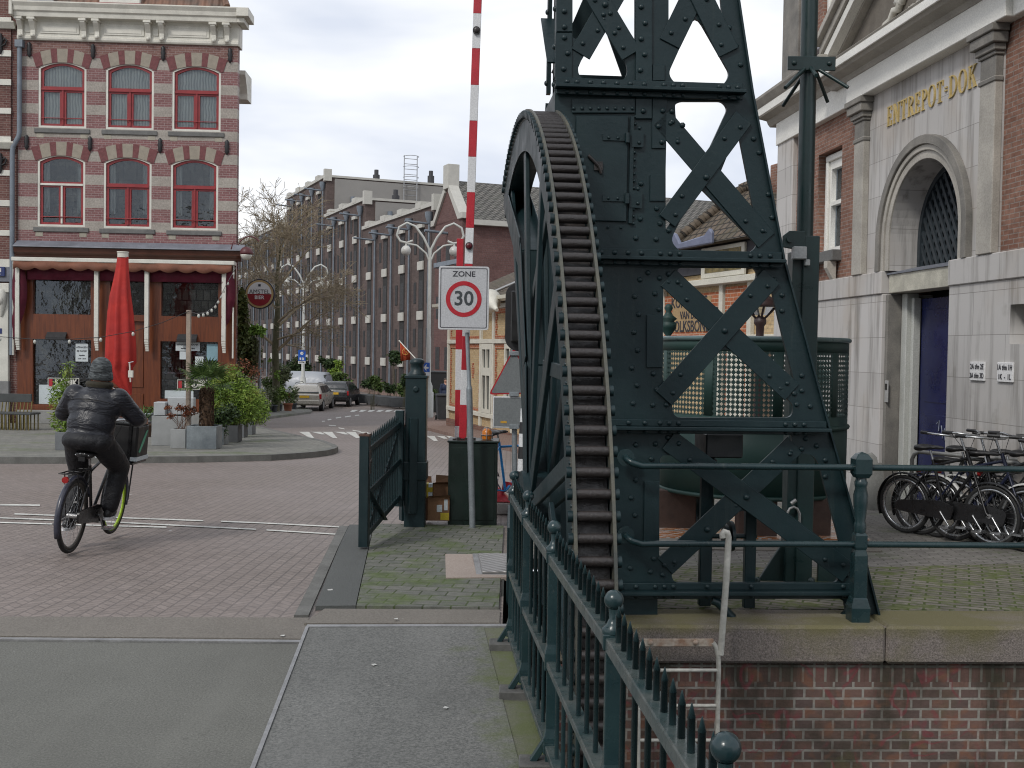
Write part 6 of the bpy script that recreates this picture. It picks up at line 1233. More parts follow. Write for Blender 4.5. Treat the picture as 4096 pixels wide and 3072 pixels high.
for (ya, k, r_), (yb, _, r2) in zip(edges, edges[1:]):
    a, c = at(*z6a(cxs(ya), ya), sd)-bp, at(*z6a(cxs(yb), yb), sd)-bp; b = MB(); b.tube([a, c], [r_, r_ if abs(r_-r2) > .01 else r2], 12); b.build('band', BLACK if k else SWH, st_)
a = at(*z6a(862, 500), sd)-bp; c = at(*z8(400, 1480), sd)-bp; b = MB(); b.tube([a, c], .021, 10); b.tube([at(*z6a(835, 1400), sd)-bp, (0, 0, -.0)], .05, 10); b.build('post', BLACK, st_)
q = [at(*z8(*k), sd)-bp for k in ((262, 1200), (520, 1200), (400, 925), (400, 1525))]; xw = (q[1].x-q[0].x)/2; xm = (q[0].x+q[1].x)/2
pts = [(xm+xw*math.cos(a), q[2].z-xw*.9+xw*.9*math.sin(a)) for a in [math.pi*k/12 for k in range(13)]]+[(xm-xw*math.cos(a), q[3].z+xw*.9-xw*.9*math.sin(a)) for a in [math.pi*k/12 for k in range(13)]]
b = MB(); b.prism(pts, -.02, .0); b.build('backboard', BLACK, st_, .004)
b = MB(); zt_, zb_ = q[2].z-.1, q[3].z+.1; b.box(xm-.10, xm+.10, -.14, -.021, zb_, zt_); hd = b.build('signal_box', mat('signal_black', (.012, .012, .012), .35), st_, .012)
b = MB(); p = at(*z8(405, 1325), sd-.15)-bp; b.ball((p.x, -.15, p.z), .018, 8, 6); b.build('indicator', mat('yellow_dot', (.6, .5, .05), .4), hd)
# cardboard, plastic, hatch
CB = mat('cardboard', (.235, .125, .065), .85, .3, 4, .1); CB2 = mat('cardboard_dark', (.15, .075, .04), .85, .3, 4, .1)
def carton(lbl, f, xa, ya, xb, yb, dep, d, m, rz=.1, open_=True):
    p, q = at(*f(xa, yb), d), at(*f(xb, ya), d); w_, h_ = q.x-p.x, q.z-p.z; g = thing('cardboard_box', lbl, 'box', ((p.x+q.x)/2, d+dep/2, p.z), rz, 'discarded cardboard boxes behind the gate')
    b = MB(); T_ = .006
    b.box(-w_/2, w_/2, -dep/2, -dep/2+T_, 0, h_); b.box(-w_/2, w_/2, dep/2-T_, dep/2, 0, h_); b.box(-w_/2, -w_/2+T_, -dep/2+T_, dep/2-T_, 0, h_); b.box(w_/2-T_, w_/2, -dep/2+T_, dep/2-T_, 0, h_); b.box(-w_/2+T_, w_/2-T_, -dep/2+T_, dep/2-T_, 0, T_); b.build('carton', m, g)
    if open_: b = MB(); b.add([(-w_/2, -dep/2, h_), (w_/2, -dep/2, h_), (w_/2+.01, -dep/2-.05, h_+.03), (-w_/2+.02, -dep/2-.06, h_+.02)], [(0, 1, 2, 3)]); b.add([(-w_/2, dep/2, h_), (w_/2, dep/2, h_), (w_/2, dep/2+.03, h_+.07), (-w_/2, dep/2+.02, h_+.08)], [(0, 1, 2, 3)]); b.build('flap', m, g)
    return g, w_, h_, dep
g, w_, h_, dp_ = carton('largest brown cardboard box, standing in front with white and yellow stickers', z5, 1745, 1490, 1935, 1690, .28, 12.45, CB, .05)
b = MB(); b.box(-.02, .04, -dp_/2-.003, -dp_/2-.001, .10, .18); b.box(w_/2-.06, w_/2-.02, -dp_/2-.003, -dp_/2-.001, .12, .24); b.build('white_label', PAPER, g); b = MB(); b.box(w_/2-.10, w_/2-.005, -dp_/2-.004, -dp_/2-.001, .01, .09); b.build('yellow_label', mat('yellow_tape', (.55, .42, .03), .6), g)
carton('brown box with open flaps leaning on the cabinet, above the front one', z5, 1805, 1375, 1940, 1500, .2, 12.6, CB, -.05)
carton('dark brown cardboard box tucked nearest to the gate post', z5, 1722, 1380, 1790, 1690, .2, 12.75, CB2, .2)
p = at(*z5(1760, 1420), 12.62); yb_ = thing('parcel', 'small white carton wrapped with yellow tape on the cardboard pile', 'parcel', tuple(p)); b = MB(); b.box(-.05, .045, -.05, .05, -.09, .07); b.build('carton', PAPER, yb_, .004); b = MB(); b.box(-.052, .047, -.052, .052, -.025, .03); b.box(-.03, .0, -.053, .053, -.092, .072); b.build('tape', bpy.data.materials['yellow_tape'], yb_)
p = ground(*z6a(655, 1640)); cn = thing('plastic_barrier', 'red and white plastic street barrier piece lying beside the cabinet', 'barrier', (p.x, p.y+.1, p.z))
b = MB(); b.box(-.13, .12, -.15, .15, 0, .16); b.build('base', mat('dirty_white', (.40, .38, .36), .6, .3), cn, .02); b = MB(); b.add([(-.13, -.15, .16), (.13, -.15, .16), (.13, .15, .16), (-.13, .15, .16), (-.08, -.05, .33), (-.02, -.05, .33), (-.02, .05, .33), (-.08, .05, .33)], [(0, 3, 2, 1), (4, 5, 6, 7), (0, 1, 5, 4), (1, 2, 6, 5), (2, 3, 7, 6), (3, 0, 4, 7)]); b.build('red_top', RED, cn, .01); b = MB(); b.add([(.0, -.1, .24), (.16, -.1, .40), (.02, -.1, .42), (.0, -.08, .24), (.16, -.08, .40), (.02, -.08, .42)], [(0, 1, 2), (5, 4, 3), (0, 3, 4, 1), (1, 4, 5, 2), (2, 5, 3, 0)]); b.build('red_flap', RED, cn)
hp = G(zg, (1635, 65), (2225, 68), (2235, 268), (1640, 275)); 
gslab('pavement', hp, gritmat('pink_concrete', (.27, .215, .185), (.36, .31, .27), 60), .034, .03)
hx = G(zg, (1870, 88), (2230, 92), (2240, 250), (1905, 252)); b = MB(); hc = Vector((sum(p[0] for p in hx)/4, sum(p[1] for p in hx)/4, 0)); hc.z = gz(hc.y)+.036
hh = thing('access_hatch', 'grey chequered steel access hatch lying in the footway', 'hatch', tuple(hc)); b = MB(); n = 4; lv = [(p[0]-hc.x, p[1]-hc.y) for p in hx]; b.prism(lv, -.004, .012, 'xy'); b.build('frame', STEELP, hh)
t = NT('chequer_plate'); w_ = t.n('ShaderNodeTexWave', wave_type='BANDS', bands_direction='DIAGONAL'); w_.inputs['Scale'].default_value = 6; w_.inputs['Distortion'].default_value = 1.5; t.l(t.c.outputs['Object'], w_.inputs[0]); t.bump(w_.outputs['Fac'], .6, .01); CHQ = t.done(t.mix(t.noise(20, 3), (.22, .215, .21), (.36, .35, .34)), .4, .5)
b = MB(); b.prism([(a*.86+.025, c*.86) for a, c in lv], .0125, .030, 'xy'); b.build('lid', CHQ, hh, .004)
# ============================================================= bicycles
RUB = mat('rubber', (.014, .014, .014), .75, .2, 8, .1); CHR = mat('chrome', (.42, .43, .44), .25, .2, 6, .03, metal=.85); BFR = mat('bike_black', (.012, .012, .013), .3, .3, 6, .03)
SAD = mat('saddle_black', (.016, .016, .017), .45, .2, 6, .1); RLENS = mat('tail_red', (.35, .015, .015), .25); ALU = mat('aluminium', (.40, .40, .40), .35, .2, 6, .02, metal=.7)
WMUD = mat('mudguard_white', (.55, .55, .53), .4, .2)
def wheel(parent, x, r, rim, hub_mat=ALU, spokes=28, tyre=RUB, hub_r=.022, w=.021):
    w_ = MB(); w_.tube([(x+(r-w)*math.cos(a), 0, r+(r-w)*math.sin(a)) for a in [2*math.pi*k/44 for k in range(44)]], w, 8, True); wh = w_.build('wheel', tyre, parent)
    b = MB(); N_ = 44; R1, R2 = r-w*2+.006, r-w*2-.022
    vs = [(x+R*math.cos(2*math.pi*k/N_), y_, r+R*math.sin(2*math.pi*k/N_)) for R, y_ in ((R1, -.013), (R2, -.008), (R2, .008), (R1, .013)) for k in range(N_)]
    b.add(vs, [(j*N_+k, j*N_+(k+1) % N_, (j+1) % 4*N_+(k+1) % N_, (j+1) % 4*N_+k) for j in range(4) for k in range(N_)], True); b.build('rim', rim, wh)
    b = MB(); b.tube([(x, -.05, r), (x, .05, r)], hub_r, 10); b.build('hub', hub_mat, wh)
    b = MB()
    for k in range(spokes):
        a = 2*math.pi*k/spokes; s = 1 if k % 2 else -1; a2 = a+.9*(1 if k % 4 < 2 else -1)
        p, q = Vector((x+hub_r*math.cos(a2), s*.03, r+hub_r*math.sin(a2))), Vector((x+R2*math.cos(a), 0, r+R2*math.sin(a))); b.tube([p, q], .0013, 3)
    b.build('spokes', CHR, wh); return wh
def mudguard(parent, x, r, a0, a1, m, w=.028):
    b = MB(); vs = []; n = 18
    for i in range(n+1):
        a = a0+(a1-a0)*i/n
        for y_, dr in ((-w, -.008), (-w*.6, .006), (0, .010), (w*.6, .006), (w, -.008)): vs.append((x+(r+.022+dr)*math.cos(a), y_, r+(r+.022+dr)*math.sin(a)))
    b.add(vs, [(5*i+j, 5*i+j+1, 5*i+6+j, 5*i+5+j) for i in range(n) for j in range(4)], True); o = b.build('mudguard', m, parent); o.modifiers.new('s', 'SOLIDIFY').thickness = .002; return o
def saddle(parent, x, z, m=SAD, wide=.10, L=.25):
    def f(b):
        b.ball((x-.07, 0, z), (.10, wide, .032), 14, 8); b.ball((x-.02, 0, z+.004), (.11, wide*.62, .028), 12, 8); b.ball((x+.09, 0, z+.006), (.09, .026, .022), 12, 8); b.ball((x-.11, 0, z-.015), (.05, wide*.9, .03), 12, 8)
    return blob('saddle', f, m, parent, .011, 4)
def bicycle(label, loc, heading, lean=0, frame=BFR, rimc=CHR, rimf=None, mud=BFR, group=None, bars='omafiets', turn=0, rack=True, r=.35, wb=1.10, sz=.98, tail=True, cover=True, sad_m=SAD, step=False, stand=True, bh=.14):
    g = thing('bicycle', label, 'bicycle', tuple(loc), 0, group); g.rotation_mode = 'XYZ'; g.rotation_euler = (rad(lean), 0, heading)
    wheel(g, 0, r, rimc); fx = wb
    b = MB(); bbk = Vector((.47, 0, .29)); st = Vector((.33, 0, sz-.12)); hd = Vector((fx-.26, 0, .88)); hd0 = Vector((fx-.20, 0, .72))
    b.tube([bbk, st], .016, 8); 
    if step: b.tube([hd0, hd0+Vector((-.12, 0, -.22)), bbk+Vector((.14, 0, .05)), bbk], .02, 8)
    else: b.tube([hd0, bbk], .017, 8); b.tube([st+Vector((.03, 0, -.06)), hd+Vector((0, 0, -.03))], .015, 8)
    b.tube([hd+Vector((-.015, 0, .04)), hd0], .019, 8); b.tube([hd0, Vector((fx-.03, .05, r+.03)), (fx, .05, r)], .012, 6); b.tube([hd0, Vector((fx-.03, -.05, r+.03)), (fx, -.05, r)], .012, 6)
    for s in (-1, 1): b.tube([bbk, (.1, s*.055, r), (0, s*.06, r)], .010, 6); b.tube([st+Vector((0, s*.02, -.05)), (0, s*.06, r)], .009, 6)
    b.build('frame', frame, g)
    b = MB(); b.tube([st, (st.x-.03, 0, sz-.03)], .012, 8); b.build('seat_post', CHR, g); saddle(g, st.x-.04, sz, sad_m)
    fork = wheel(g, fx, r, rimf or rimc); 
    mudguard(g, 0, r, rad(20), rad(205), mud); mudguard(g, fx, r, rad(-15), rad(130), mud)
    b = MB(); s0 = hd+Vector((-.03, 0, .04)); tp = s0+Vector((-.05, 0, bh)); c_, s_ = math.cos(rad(turn)), math.sin(rad(turn))
    def bl(px, py, pz): return (tp.x+px*c_-py*s_, px*s_+py*c_, tp.z+pz)
    b.tube([s0, tp], .013, 8); 
    if bars == 'omafiets': hbp = [bl(-.24, .27, .03), bl(-.10, .28, .03), bl(.03, .20, .02), bl(.05, .08, 0), bl(.0, 0, 0), bl(.05, -.08, 0), bl(.03, -.20, .02), bl(-.10, -.28, .03), bl(-.24, -.27, .03)]
    else: hbp = [bl(-.08, .30, .04), bl(-.01, .15, .03), bl(.03, 0, 0), bl(-.01, -.15, .03), bl(-.08, -.30, .04)]
    b.tube(hbp, .0115, 8); hb_ = b.build('handlebar', CHR, g)
    for p, q in ((hbp[0], hbp[1]), (hbp[-1], hbp[-2])): b = MB(); b.tube([Vector(p)+(Vector(p)-Vector(q)).normalized()*.01, Vector(p).lerp(Vector(q), .75)], .017, 8); b.build('grip', SAD, hb_)
    b = MB()
    for s in (-1, 1): b.tube([bl(-.12, s*.25, .02), bl(.06, s*.14, .03), (hd.x, 0, hd.z)], .003, 4)
    b.build('cable', BFR, hb_)
    if rack:
        b = MB()
        for s in (-1, 0, 1): b.tube([(.20, s*.055, r*2+.07), (-.26, s*.055, r*2+.07)], .006, 6)
        for x_ in (-.26, -.05, .19): b.tube([(x_, -.06, r*2+.07), (x_, .06, r*2+.07)], .006, 6)
        for s in (-1, 1): b.tube([(-.12, s*.06, r*2+.07), (0, s*.065, r)], .006, 6)
        b.build('rack', BFR, g)
    if tail: b = MB(); b.tube([(-r-.03, 0, r+.36), (-r-.0, 0, r+.36)], .03, 10); b.v = [(p[0]+.12, p[1], p[2]) for p in b.v]; b.build('tail_lamp', RLENS, g)
    if cover: b = MB(); b.prism(rounded([(-.05, r-.06), (.58, .21), (.62, .36), (.45, .40), (-.05, r+.05)], .05), -.075, -.055); b.build('chain_case', BFR, g)
    b = MB(); b.tube([bbk+Vector((0, -.08, 0)), bbk+Vector((0, .08, 0))], .012, 6); b.tube([bbk+Vector((0, -.08, 0)), bbk+Vector((.10, -.085, -.13))], .009, 6); b.tube([bbk+Vector((0, .08, 0)), bbk+Vector((-.10, .085, .13))], .009, 6); b.box(.52, .63, -.18, -.09, .145, .165); b.box(.32, .42, .09, .18, .41, .43); b.build('crank', CHR, g)
    b = MB(); b.tube([(.04, .06, r-.02), (-.09, .16, .03) if stand else (-.22, .09, r-.05)], .008, 6); b.build('stand', ALU, g); return g
GRP = 'bicycles parked at the gatehouse'
def bk(x, y, d=None):
    q = r3(x, y); r_ = ray(*q); t_ = -(EYE-.012)/r_.z if d is None else d/r_.y; p = O+r_*t_; return (p.x, p.y, .012+(gq(p.y) if d else 0))
H_ = rad(-55)
bicycle('black bicycle nearest the doorway with a red tail lamp and upright handlebar', bk(1180, 1285), H_, 2, group=GRP, r=.305, wb=.98, sz=.92, turn=-20)
bicycle('second bicycle from the doorway, low black saddle and dark tyres', bk(1300, 1300), H_+.03, -2, sz=.80, rack=False, tail=False, group=GRP, r=.305, wb=.98)
bicycle('bicycle with white mudguards and a blue frame, third from the doorway', bk(1450, 1322), H_-.02, 2, frame=mat('bike_blue', (.012, .016, .04), .3), mud=WMUD, group=GRP, r=.315, wb=1.0, sz=.93)
bicycle('dark bicycle with one pale rear mudguard and tilted handlebar, fourth from the doorway', bk(1600, 1350), H_-.04, -3, mud=WMUD, turn=25, group=GRP, r=.32, wb=1.0, sz=.9)
bicycle('bicycle with chrome swept handlebar behind the large black one', bk(1800, 1360), H_-.1, -2, turn=30, rack=True, frame=mat('bike_grey', (.08, .085, .09), .35), group=GRP, r=.32, wb=1.0, sz=.92)
bicycle('large black bicycle with a full chain case, farthest from the doorway', bk(2010, 1405), H_-.12, 3, turn=-12, r=.335, wb=1.02, sz=.94, group=GRP)
for i, (x, y) in enumerate(((1228, 1245), (1645, 1340), (1885, 1330))):
    p = Vector(bk(x, y)); hp_ = thing('bicycle_stand', ['steel hoop bicycle stand nearest the doorway', 'thick steel hoop bicycle stand in front of the middle bicycles', 'steel hoop bicycle stand behind the large black bicycle'][i], 'bicycle stand', (p.x, p.y, p.z), rad(-55), 'steel hoops of the bicycle parking')
    b = MB(); b.tube([(0, 0, 0), (0, 0, .74), (.03, 0, .80), (.09, 0, .83), (.61, 0, .83), (.67, 0, .80), (.70, 0, .74), (.70, 0, 0)], .022, 8); b.tube([(0, 0, .42), (.70, 0, .42)], .016, 6); b.build('hoop', mat('stand_steel', (.24, .24, .23), .45, .3, 8, .1, metal=.4) if i == 0 else bpy.data.materials['stand_steel'], hp_)
# blue bicycle behind the cabinet
p = at(*z6a(640, 1480), 13.3); p.z = gz(13.3)
bx = at(*z6a(620, 1300), 13.3).x; bicycle('blue framed bicycle with black saddle leaning behind the control cabinet', (bx-.28, 13.45, gz(13.4)), rad(38), 4, frame=mat('bike_sky_blue', (.02, .21, .52), .35), rack=False, cover=False, sz=1.03, tail=False, bars='flat')
# ============================================================= cyclist
cr_ = ground(278, 2216); CYB = Vector((cr_.x, cr_.y, cr_.z+.008)); hd_ = rad(90.5); LEAN = 4.5
cyc = bicycle('black city bicycle being ridden, with a lime green front rim', CYB, hd_, LEAN, rimf=mat('lime_rim', (.34, .52, .02), .4), mud=mat('mudguard_navy', (.035, .037, .055), .3), r=.345, wb=1.08, sz=.90, bars='flat', cover=True, rimc=mat('rim_dark', (.05, .045, .04), .5), stand=False, bh=.25)
b = MB(); b.box(.10, .13, -.03, .03, .84, .88); b.build('seat_lock', BFR, cyc)
b = MB()
for k in (-.06, -.02, .02, .06): b.ball((.115, k, 0.915-.02*abs(k)/.06), .008, 6, 4)
b.build('saddle_studs', CHR, cyc)
def prs(name, label, cat): 
    g = thing(name, label, cat, tuple(CYB)); g.rotation_euler = (rad(LEAN), 0, hd_); return g
pe = prs('person', 'cyclist seen from behind in black jacket and grey knitted hat', 'person')
SKIN = mat('skin', (.42, .22, .15), .55, .1); JK = None
t = NT('black_jacket'); m = t.n('ShaderNodeMapping'); m.inputs['Scale'].default_value = (1, 1, 2.6); t.l(t.c.outputs['Object'], m.inputs[0]); n = t.noise(4.5, 4, .55, m.outputs[0], 1.0); t.bump(n, .9, .03); JK = t.done((.0075, .0085, .0135), .40, 0, .45)
t = NT('black_trousers'); n = t.noise(6, 4, .6, dist=1.5); t.bump(n, .8, .03); TR = t.done((.010, .0105, .013), .6, 0, .35)
t = NT('knit_hat'); mh_ = t.n('ShaderNodeMapping'); mh_.inputs['Scale'].default_value = (9, 9, 34); mh_.inputs['Rotation'].default_value = (.3, .4, 0); t.l(t.c.outputs['Object'], mh_.inputs[0]); kf_ = t.ramp(t.noise(1.6, 4, .6, mh_.outputs[0], .6), .35, .65); t.bump(kf_, .9, .012); HATM = t.done(t.mix(kf_, (.03, .036, .04), (.125, .14, .145)), .9)
def limb(b, pts, rs, n=14):                               # a tapering run of overlapping spheres and cones
    for (p, r_), (q, s_) in zip(zip(pts, rs), list(zip(pts, rs))[1:]): b.tube([p, q], [r_, s_], n)
    for p, r_ in zip(pts, rs): b.ball(p, r_, 12, 8)
# y+ is the rider's left; forward is +x
HIP = (.24, 0, 1.02); CH = (.36, 0, 1.38); NK = (.40, 0, 1.53); HEAD = (.43, 0, 1.655)
shR, shL = (.36, -.205, 1.43), (.36, .205, 1.43); elR, elL = (.47, -.36, 1.25), (.47, .34, 1.24); haR, haL = (.745, -.33, 1.21), (.745, .31, 1.21)
kR, kL = (.60, -.19, .76), (.52, .16, .69); aR, aL = (.53, -.15, .36), (.33, .16, .26)
def body(b):
    b.ball((.25, 0, 1.06), (.11, .14, .06)); b.ball((.28, 0, 1.18), (.12, .15, .16)); b.ball(CH, (.13, .19, .16)); limb(b, [CH, NK, HEAD], [.09, .065, .06])
    b.ball(HEAD, (.098, .078, .118), 18, 12); b.ball((HEAD[0]+.055, 0, HEAD[2]-.06), (.05, .055, .055)); b.ball((HEAD[0]+.105, 0, HEAD[2]-.015), (.018, .014, .024), 8, 6)
    for s in (-1, 1): b.ball((HEAD[0]-.005, s*.08, HEAD[2]-.015), (.02, .012, .032), 8, 6)
    for sh, el, ha, hp, kn, an in ((shR, elR, haR, (.27, -.10, 1.02), kR, aR), (shL, elL, haL, (.27, .10, 1.02), kL, aL)):
        limb(b, [sh, el, ha], [.055, .042, .028]); limb(b, [hp, kn, an], [.065, .05, .038])
blob('body', body, SKIN, pe, .014, 4)
for s, ha in ((-1, haR), (1, haL)):                      # hands closed round the grips: palm, four curled fingers, thumb
    def hand(b, s=s, ha=ha):
        x, y, z = ha; b.ball((x+.015, y, z+.012), (.045, .040, .020), 12, 8)
        for k in range(4):
            yy = y+s*(-.030+.020*k); L_ = (.9, 1.0, .97, .8)[k]
            b.tube([(x+.03, yy, z+.018), (x+.062*L_, yy, z+.008), (x+.07*L_, yy, z-.016), (x+.048*L_, yy, z-.032), (x+.026, yy, z-.028)], [.0095, .009, .0085, .008, .007], 7)
        b.tube([(x+.0, y-s*.03, z+.01), (x+.025, y-s*.052, z-.004), (x+.045, y-s*.045, z-.02)], [.012, .0105, .008], 7)
    blob('hand', hand, SKIN, pe, .005, 2)
def jacket(b):
    b.ball((.25, 0, 1.05), (.195, .235, .10), 20, 12); b.ball((.28, 0, 1.17), (.18, .225, .19), 20, 14); b.ball((.325, 0, 1.31), (.175, .245, .17), 20, 14); b.ball((.35, 0, 1.41), (.15, .225, .10), 20, 12); b.ball((.375, 0, 1.475), (.105, .14, .07), 16, 10)
    b.lathe([(.21, -.05), (.22, 0), (.215, .06)], (.25, 0, 1.0), 20); b.v[-60:] = [(.25+(p[0]-.25)*.85, p[1]*1.12, p[2]) for p in b.v[-60:]]
    for sh, el, ha in ((shR, elR, haR), (shL, elL, haL)):
        s = Vector(sh); e_ = Vector(el); h = Vector(ha); limb(b, [s, s.lerp(e_, .5), e_, e_.lerp(h, .5), e_.lerp(h, .86)], [.105, .092, .084, .070, .055]); 
blob('jacket', jacket, JK, pe, .016, 4)
b = MB(); b.lathe([(.088, -.055), (.098, -.03), (.094, .0), (.105, .03), (.095, .055), (.075, .06)], (0, 0, 0), 20); b.v = [(p[0]*1.12+.405, p[1]*1.25, p[2]+1.515) for p in b.v]; b.build('collar', mat('olive_collar', (.028, .024, .014), .9, .3, 9, .3), pe)
def hat(b): b.ball((HEAD[0]-.012, 0, HEAD[2]+.04), (.115, .099, .115), 20, 14); b.lathe([(.108, -.075), (.115, -.05), (.110, -.02), (.10, .02)], (HEAD[0]-.008, 0, HEAD[2]+.005), 20)
b = MB(); b.tube([(.18, -.20, 1.395), (.165, -.1, 1.41), (.16, 0, 1.415), (.165, .1, 1.41), (.18, .20, 1.395)], .006, 5); b.build('yoke_seam', mat('seam', (.004, .004, .006), .7), pe)
blob('knitted_hat', hat, HATM, pe, .012, 3)
def trous(b):
    b.ball((.235, 0, 1.03), (.20, .24, .11), 20, 12); b.ball((.19, -.10, 1.02), (.13, .13, .10)); b.ball((.19, .10, 1.02), (.13, .13, .10))
    for hp, kn, an in (((.30, -.125, .98), kR, aR), ((.30, .125, .98), kL, aL)):
        h, k, a = Vector(hp), Vector(kn), Vector(an); limb(b, [h, h.lerp(k, .5), k, k.lerp(a, .4), k.lerp(a, .95)], [.12, .118, .10, .092, .082])
blob('trousers', trous, TR, pe, .017, 4)
for an, s in ((aR, -1), (aL, 1)):
    def shoe(b, an=an):
        x, y, z = an; b.ball((x-.01, y, z-.02), (.055, .045, .06)); b.ball((x+.06, y, z-.055), (.11, .046, .038), 14, 8); b.ball((x-.03, y, z-.055), (.06, .043, .04))
    sh_ = blob('shoe', shoe, mat('shoe_black', (.012, .012, .012), .5) if s < 0 else bpy.data.materials['shoe_black'], pe, .01, 3)
    b = MB(); x, y, z = an; pts = [(x+.03+.135*math.cos(a), y+.047*math.sin(a)) for a in [2*math.pi*k/18 for k in range(18)]]; b.prism(pts, z-.108, z-.084, 'xy'); b.build('shoe_sole', SWH, pe)
bag = prs('delivery_bag', 'boxy black thermal bag with a green swoosh on the front carrier', 'bag')
BGM = mat('bag_black', (.010, .010, .011), .55, .3, 5, .2); x0, x1, yl, yr, z0, z1 = .98, 1.34, .18, -.22, .76, 1.13
b = MB(); b.box(x0, x1, yr, yl, z0, z1); b.build('bag_body', BGM, bag, .02)
b = MB(); b.box(x0-.008, x1+.008, yr-.008, yl+.008, z1-.002, z1+.035); b.build('bag_lid', mat('bag_lid', (.05, .055, .058), .5, .3, 8, .3), bag, .012)
b = MB(); b.box(x0-.005, x1+.005, yr-.006, yl+.006, z0+.01, z0+.05); b.build('bottom_band', PAPER, bag); b = MB(); b.box(x0-.009, x0-.001, yr+.06, yr+.09, z0, z1); b.tube([(x0+.1, -.2, z1+.03), (x0+.1, -.18, z1+.10), (x0+.1, .0, z1+.12), (x0+.1, .1, z1+.03)], .012, 6); b.build('strap', BFR, bag)
b = MB(); b.prism([(x0+.06, z0+.10), (x0+.10, z0+.09), (x0+.22, z0+.2), (x1-.05, z1-.06), (x1-.10, z1-.07), (x0+.17, z0+.22)], yr-.004, yr-.0005); b.build('green_swoosh', mat('swoosh_green', (.10, .38, .24), .6), bag)
b = MB(); b.box(.95, 1.38, -.20, .14, .735, .755)
for s in (-.14, .06): b.tube([(1.08, s, .36), (1.15, s, .74)], .008, 6)
b.build('carrier', BFR, bag)
# ============================================================= plants, furniture, cars, lamps, tree
rnd = random.Random(11)
LEAFB = leafmat('bamboo_leaf', (.085, .16, .022), (.24, .34, .055), (.26, .25, .06)); LEAFD = leafmat('dark_leaf', (.015, .032, .012), (.045, .075, .022)); LEAFM = leafmat('mid_leaf', (.035, .065, .016), (.10, .15, .035)); LEAFY = leafmat('grey_leaf', (.09, .12, .06), (.18, .20, .10)); LEAFR = leafmat('dry_leaf', (.12, .035, .018), (.20, .075, .035))
LEAFV = leafmat('ivy_leaf', (.035, .055, .014), (.095, .11, .03), (.09, .07, .035)); PALM = leafmat('palm_leaf', (.025, .06, .012), (.085, .135, .03)); BARK = mat('bark', (.085, .075, .045), .9, .5, 6, .5, c2=(.055, .06, .025), bs=12, bd=.03); STEM = mat('stem_green', (.09, .10, .03), .8)
def leaves(b, lumps, n, L_, W_, droop=.4):
    tot = sum(r[0]*r[1]*r[2] for c, r in lumps)
    for c, r in lumps:
        for _ in range(int(n*r[0]*r[1]*r[2]/tot)+1):
            d = Vector((rnd.gauss(0, 1), rnd.gauss(0, 1), rnd.gauss(0, 1))).normalized()*(rnd.random()**.45); p = Vector((c[0]+d.x*r[0], c[1]+d.y*r[1], c[2]+d.z*r[2]))
            a = Vector((rnd.gauss(0, 1), rnd.gauss(0, 1), rnd.gauss(-droop, .6))).normalized(); q = a.orthogonal().normalized(); q = (q*math.cos(rnd.random()*6.3)+a.cross(q)*math.sin(rnd.random()*6.3)); k = rnd.uniform(.6, 1.3); l_, w_ = L_*k, W_*k
            b.add([p, p+a*l_*.45+q*w_*.5, p+a*l_, p+a*l_*.45-q*w_*.5], [(0, 1, 2, 3)])
GREYP = mat('planter_grey', (.15, .16, .17), .7, .25, 3, .1); ZINCP = mat('planter_zinc', (.235, .265, .28), .42, .55, 2.2, .1, c2=(.12, .14, .155), metal=.3); DGREYP = mat('planter_dark', (.065, .07, .075), .7, .25, 3); SOIL = mat('soil', (.03, .022, .015), .95); TERRA = POT; CONC = mat('planter_concrete', (.30, .31, .31), .85, .25, 2, .2)
def pbox(name, label, f, xa, ya, xb, yb, m, dep=.5, dzz=.12, cat='planter', group=None, rz=.03, taper=1.0):
    g0 = ground(*f((xa+xb)/2, yb), dzz); p, q = at(*f(xa, yb), g0.y), at(*f(xb, ya), g0.y); w_, h = (q.x-p.x)/2, q.z-p.z
    g = thing(name, label, cat, (g0.x, g0.y+dep/2, gz(g0.y)+dzz), rz, group); b = MB()
    o_ = [(-w_, -dep/2), (w_, -dep/2), (w_, dep/2), (-w_, dep/2)]; t_ = .025; i_ = [(x*(1-t_/w_), y*(1-t_/(dep/2))) for x, y in o_]
    b.add([(x*taper, y*taper, 0) for x, y in o_]+[(x, y, h) for x, y in o_]+[(x, y, h) for x, y in i_]+[(x, y, h-.05) for x, y in i_], [(3, 2, 1, 0)]+[f_ for k in range(4) for f_ in ((k, (k+1) % 4, 4+(k+1) % 4, 4+k), (4+k, 4+(k+1) % 4, 8+(k+1) % 4, 8+k), (8+k, 8+(k+1) % 4, 12+(k+1) % 4, 12+k))])
    b.build('tub', m, g, .006); b = MB(); b.add([(x, y, h-.045) for x, y in i_], [(0, 1, 2, 3)]); b.build('soil', SOIL, g); return g, w_, h
def pround(label, f, xc, ya, yb, wz, m, dzz=.12, group=None):
    g0 = ground(*f(xc, yb), dzz); h = (at(*f(xc, ya), g0.y)-g0).z; r_ = wz*.46293/FPX*g0.y/2; g = thing('plant_pot', label, 'plant pot', (g0.x, g0.y+r_, gz(g0.y)+dzz), 0, group)
    b = MB(); b.lathe([(r_*.72, 0), (r_*.95, h*.82), (r_*1.05, h*.83), (r_*1.05, h), (r_*.92, h), (r_*.90, h-.05), (0, h-.05)], (0, 0, 0), 18); b.build('pot', m, g); return g, r_, h
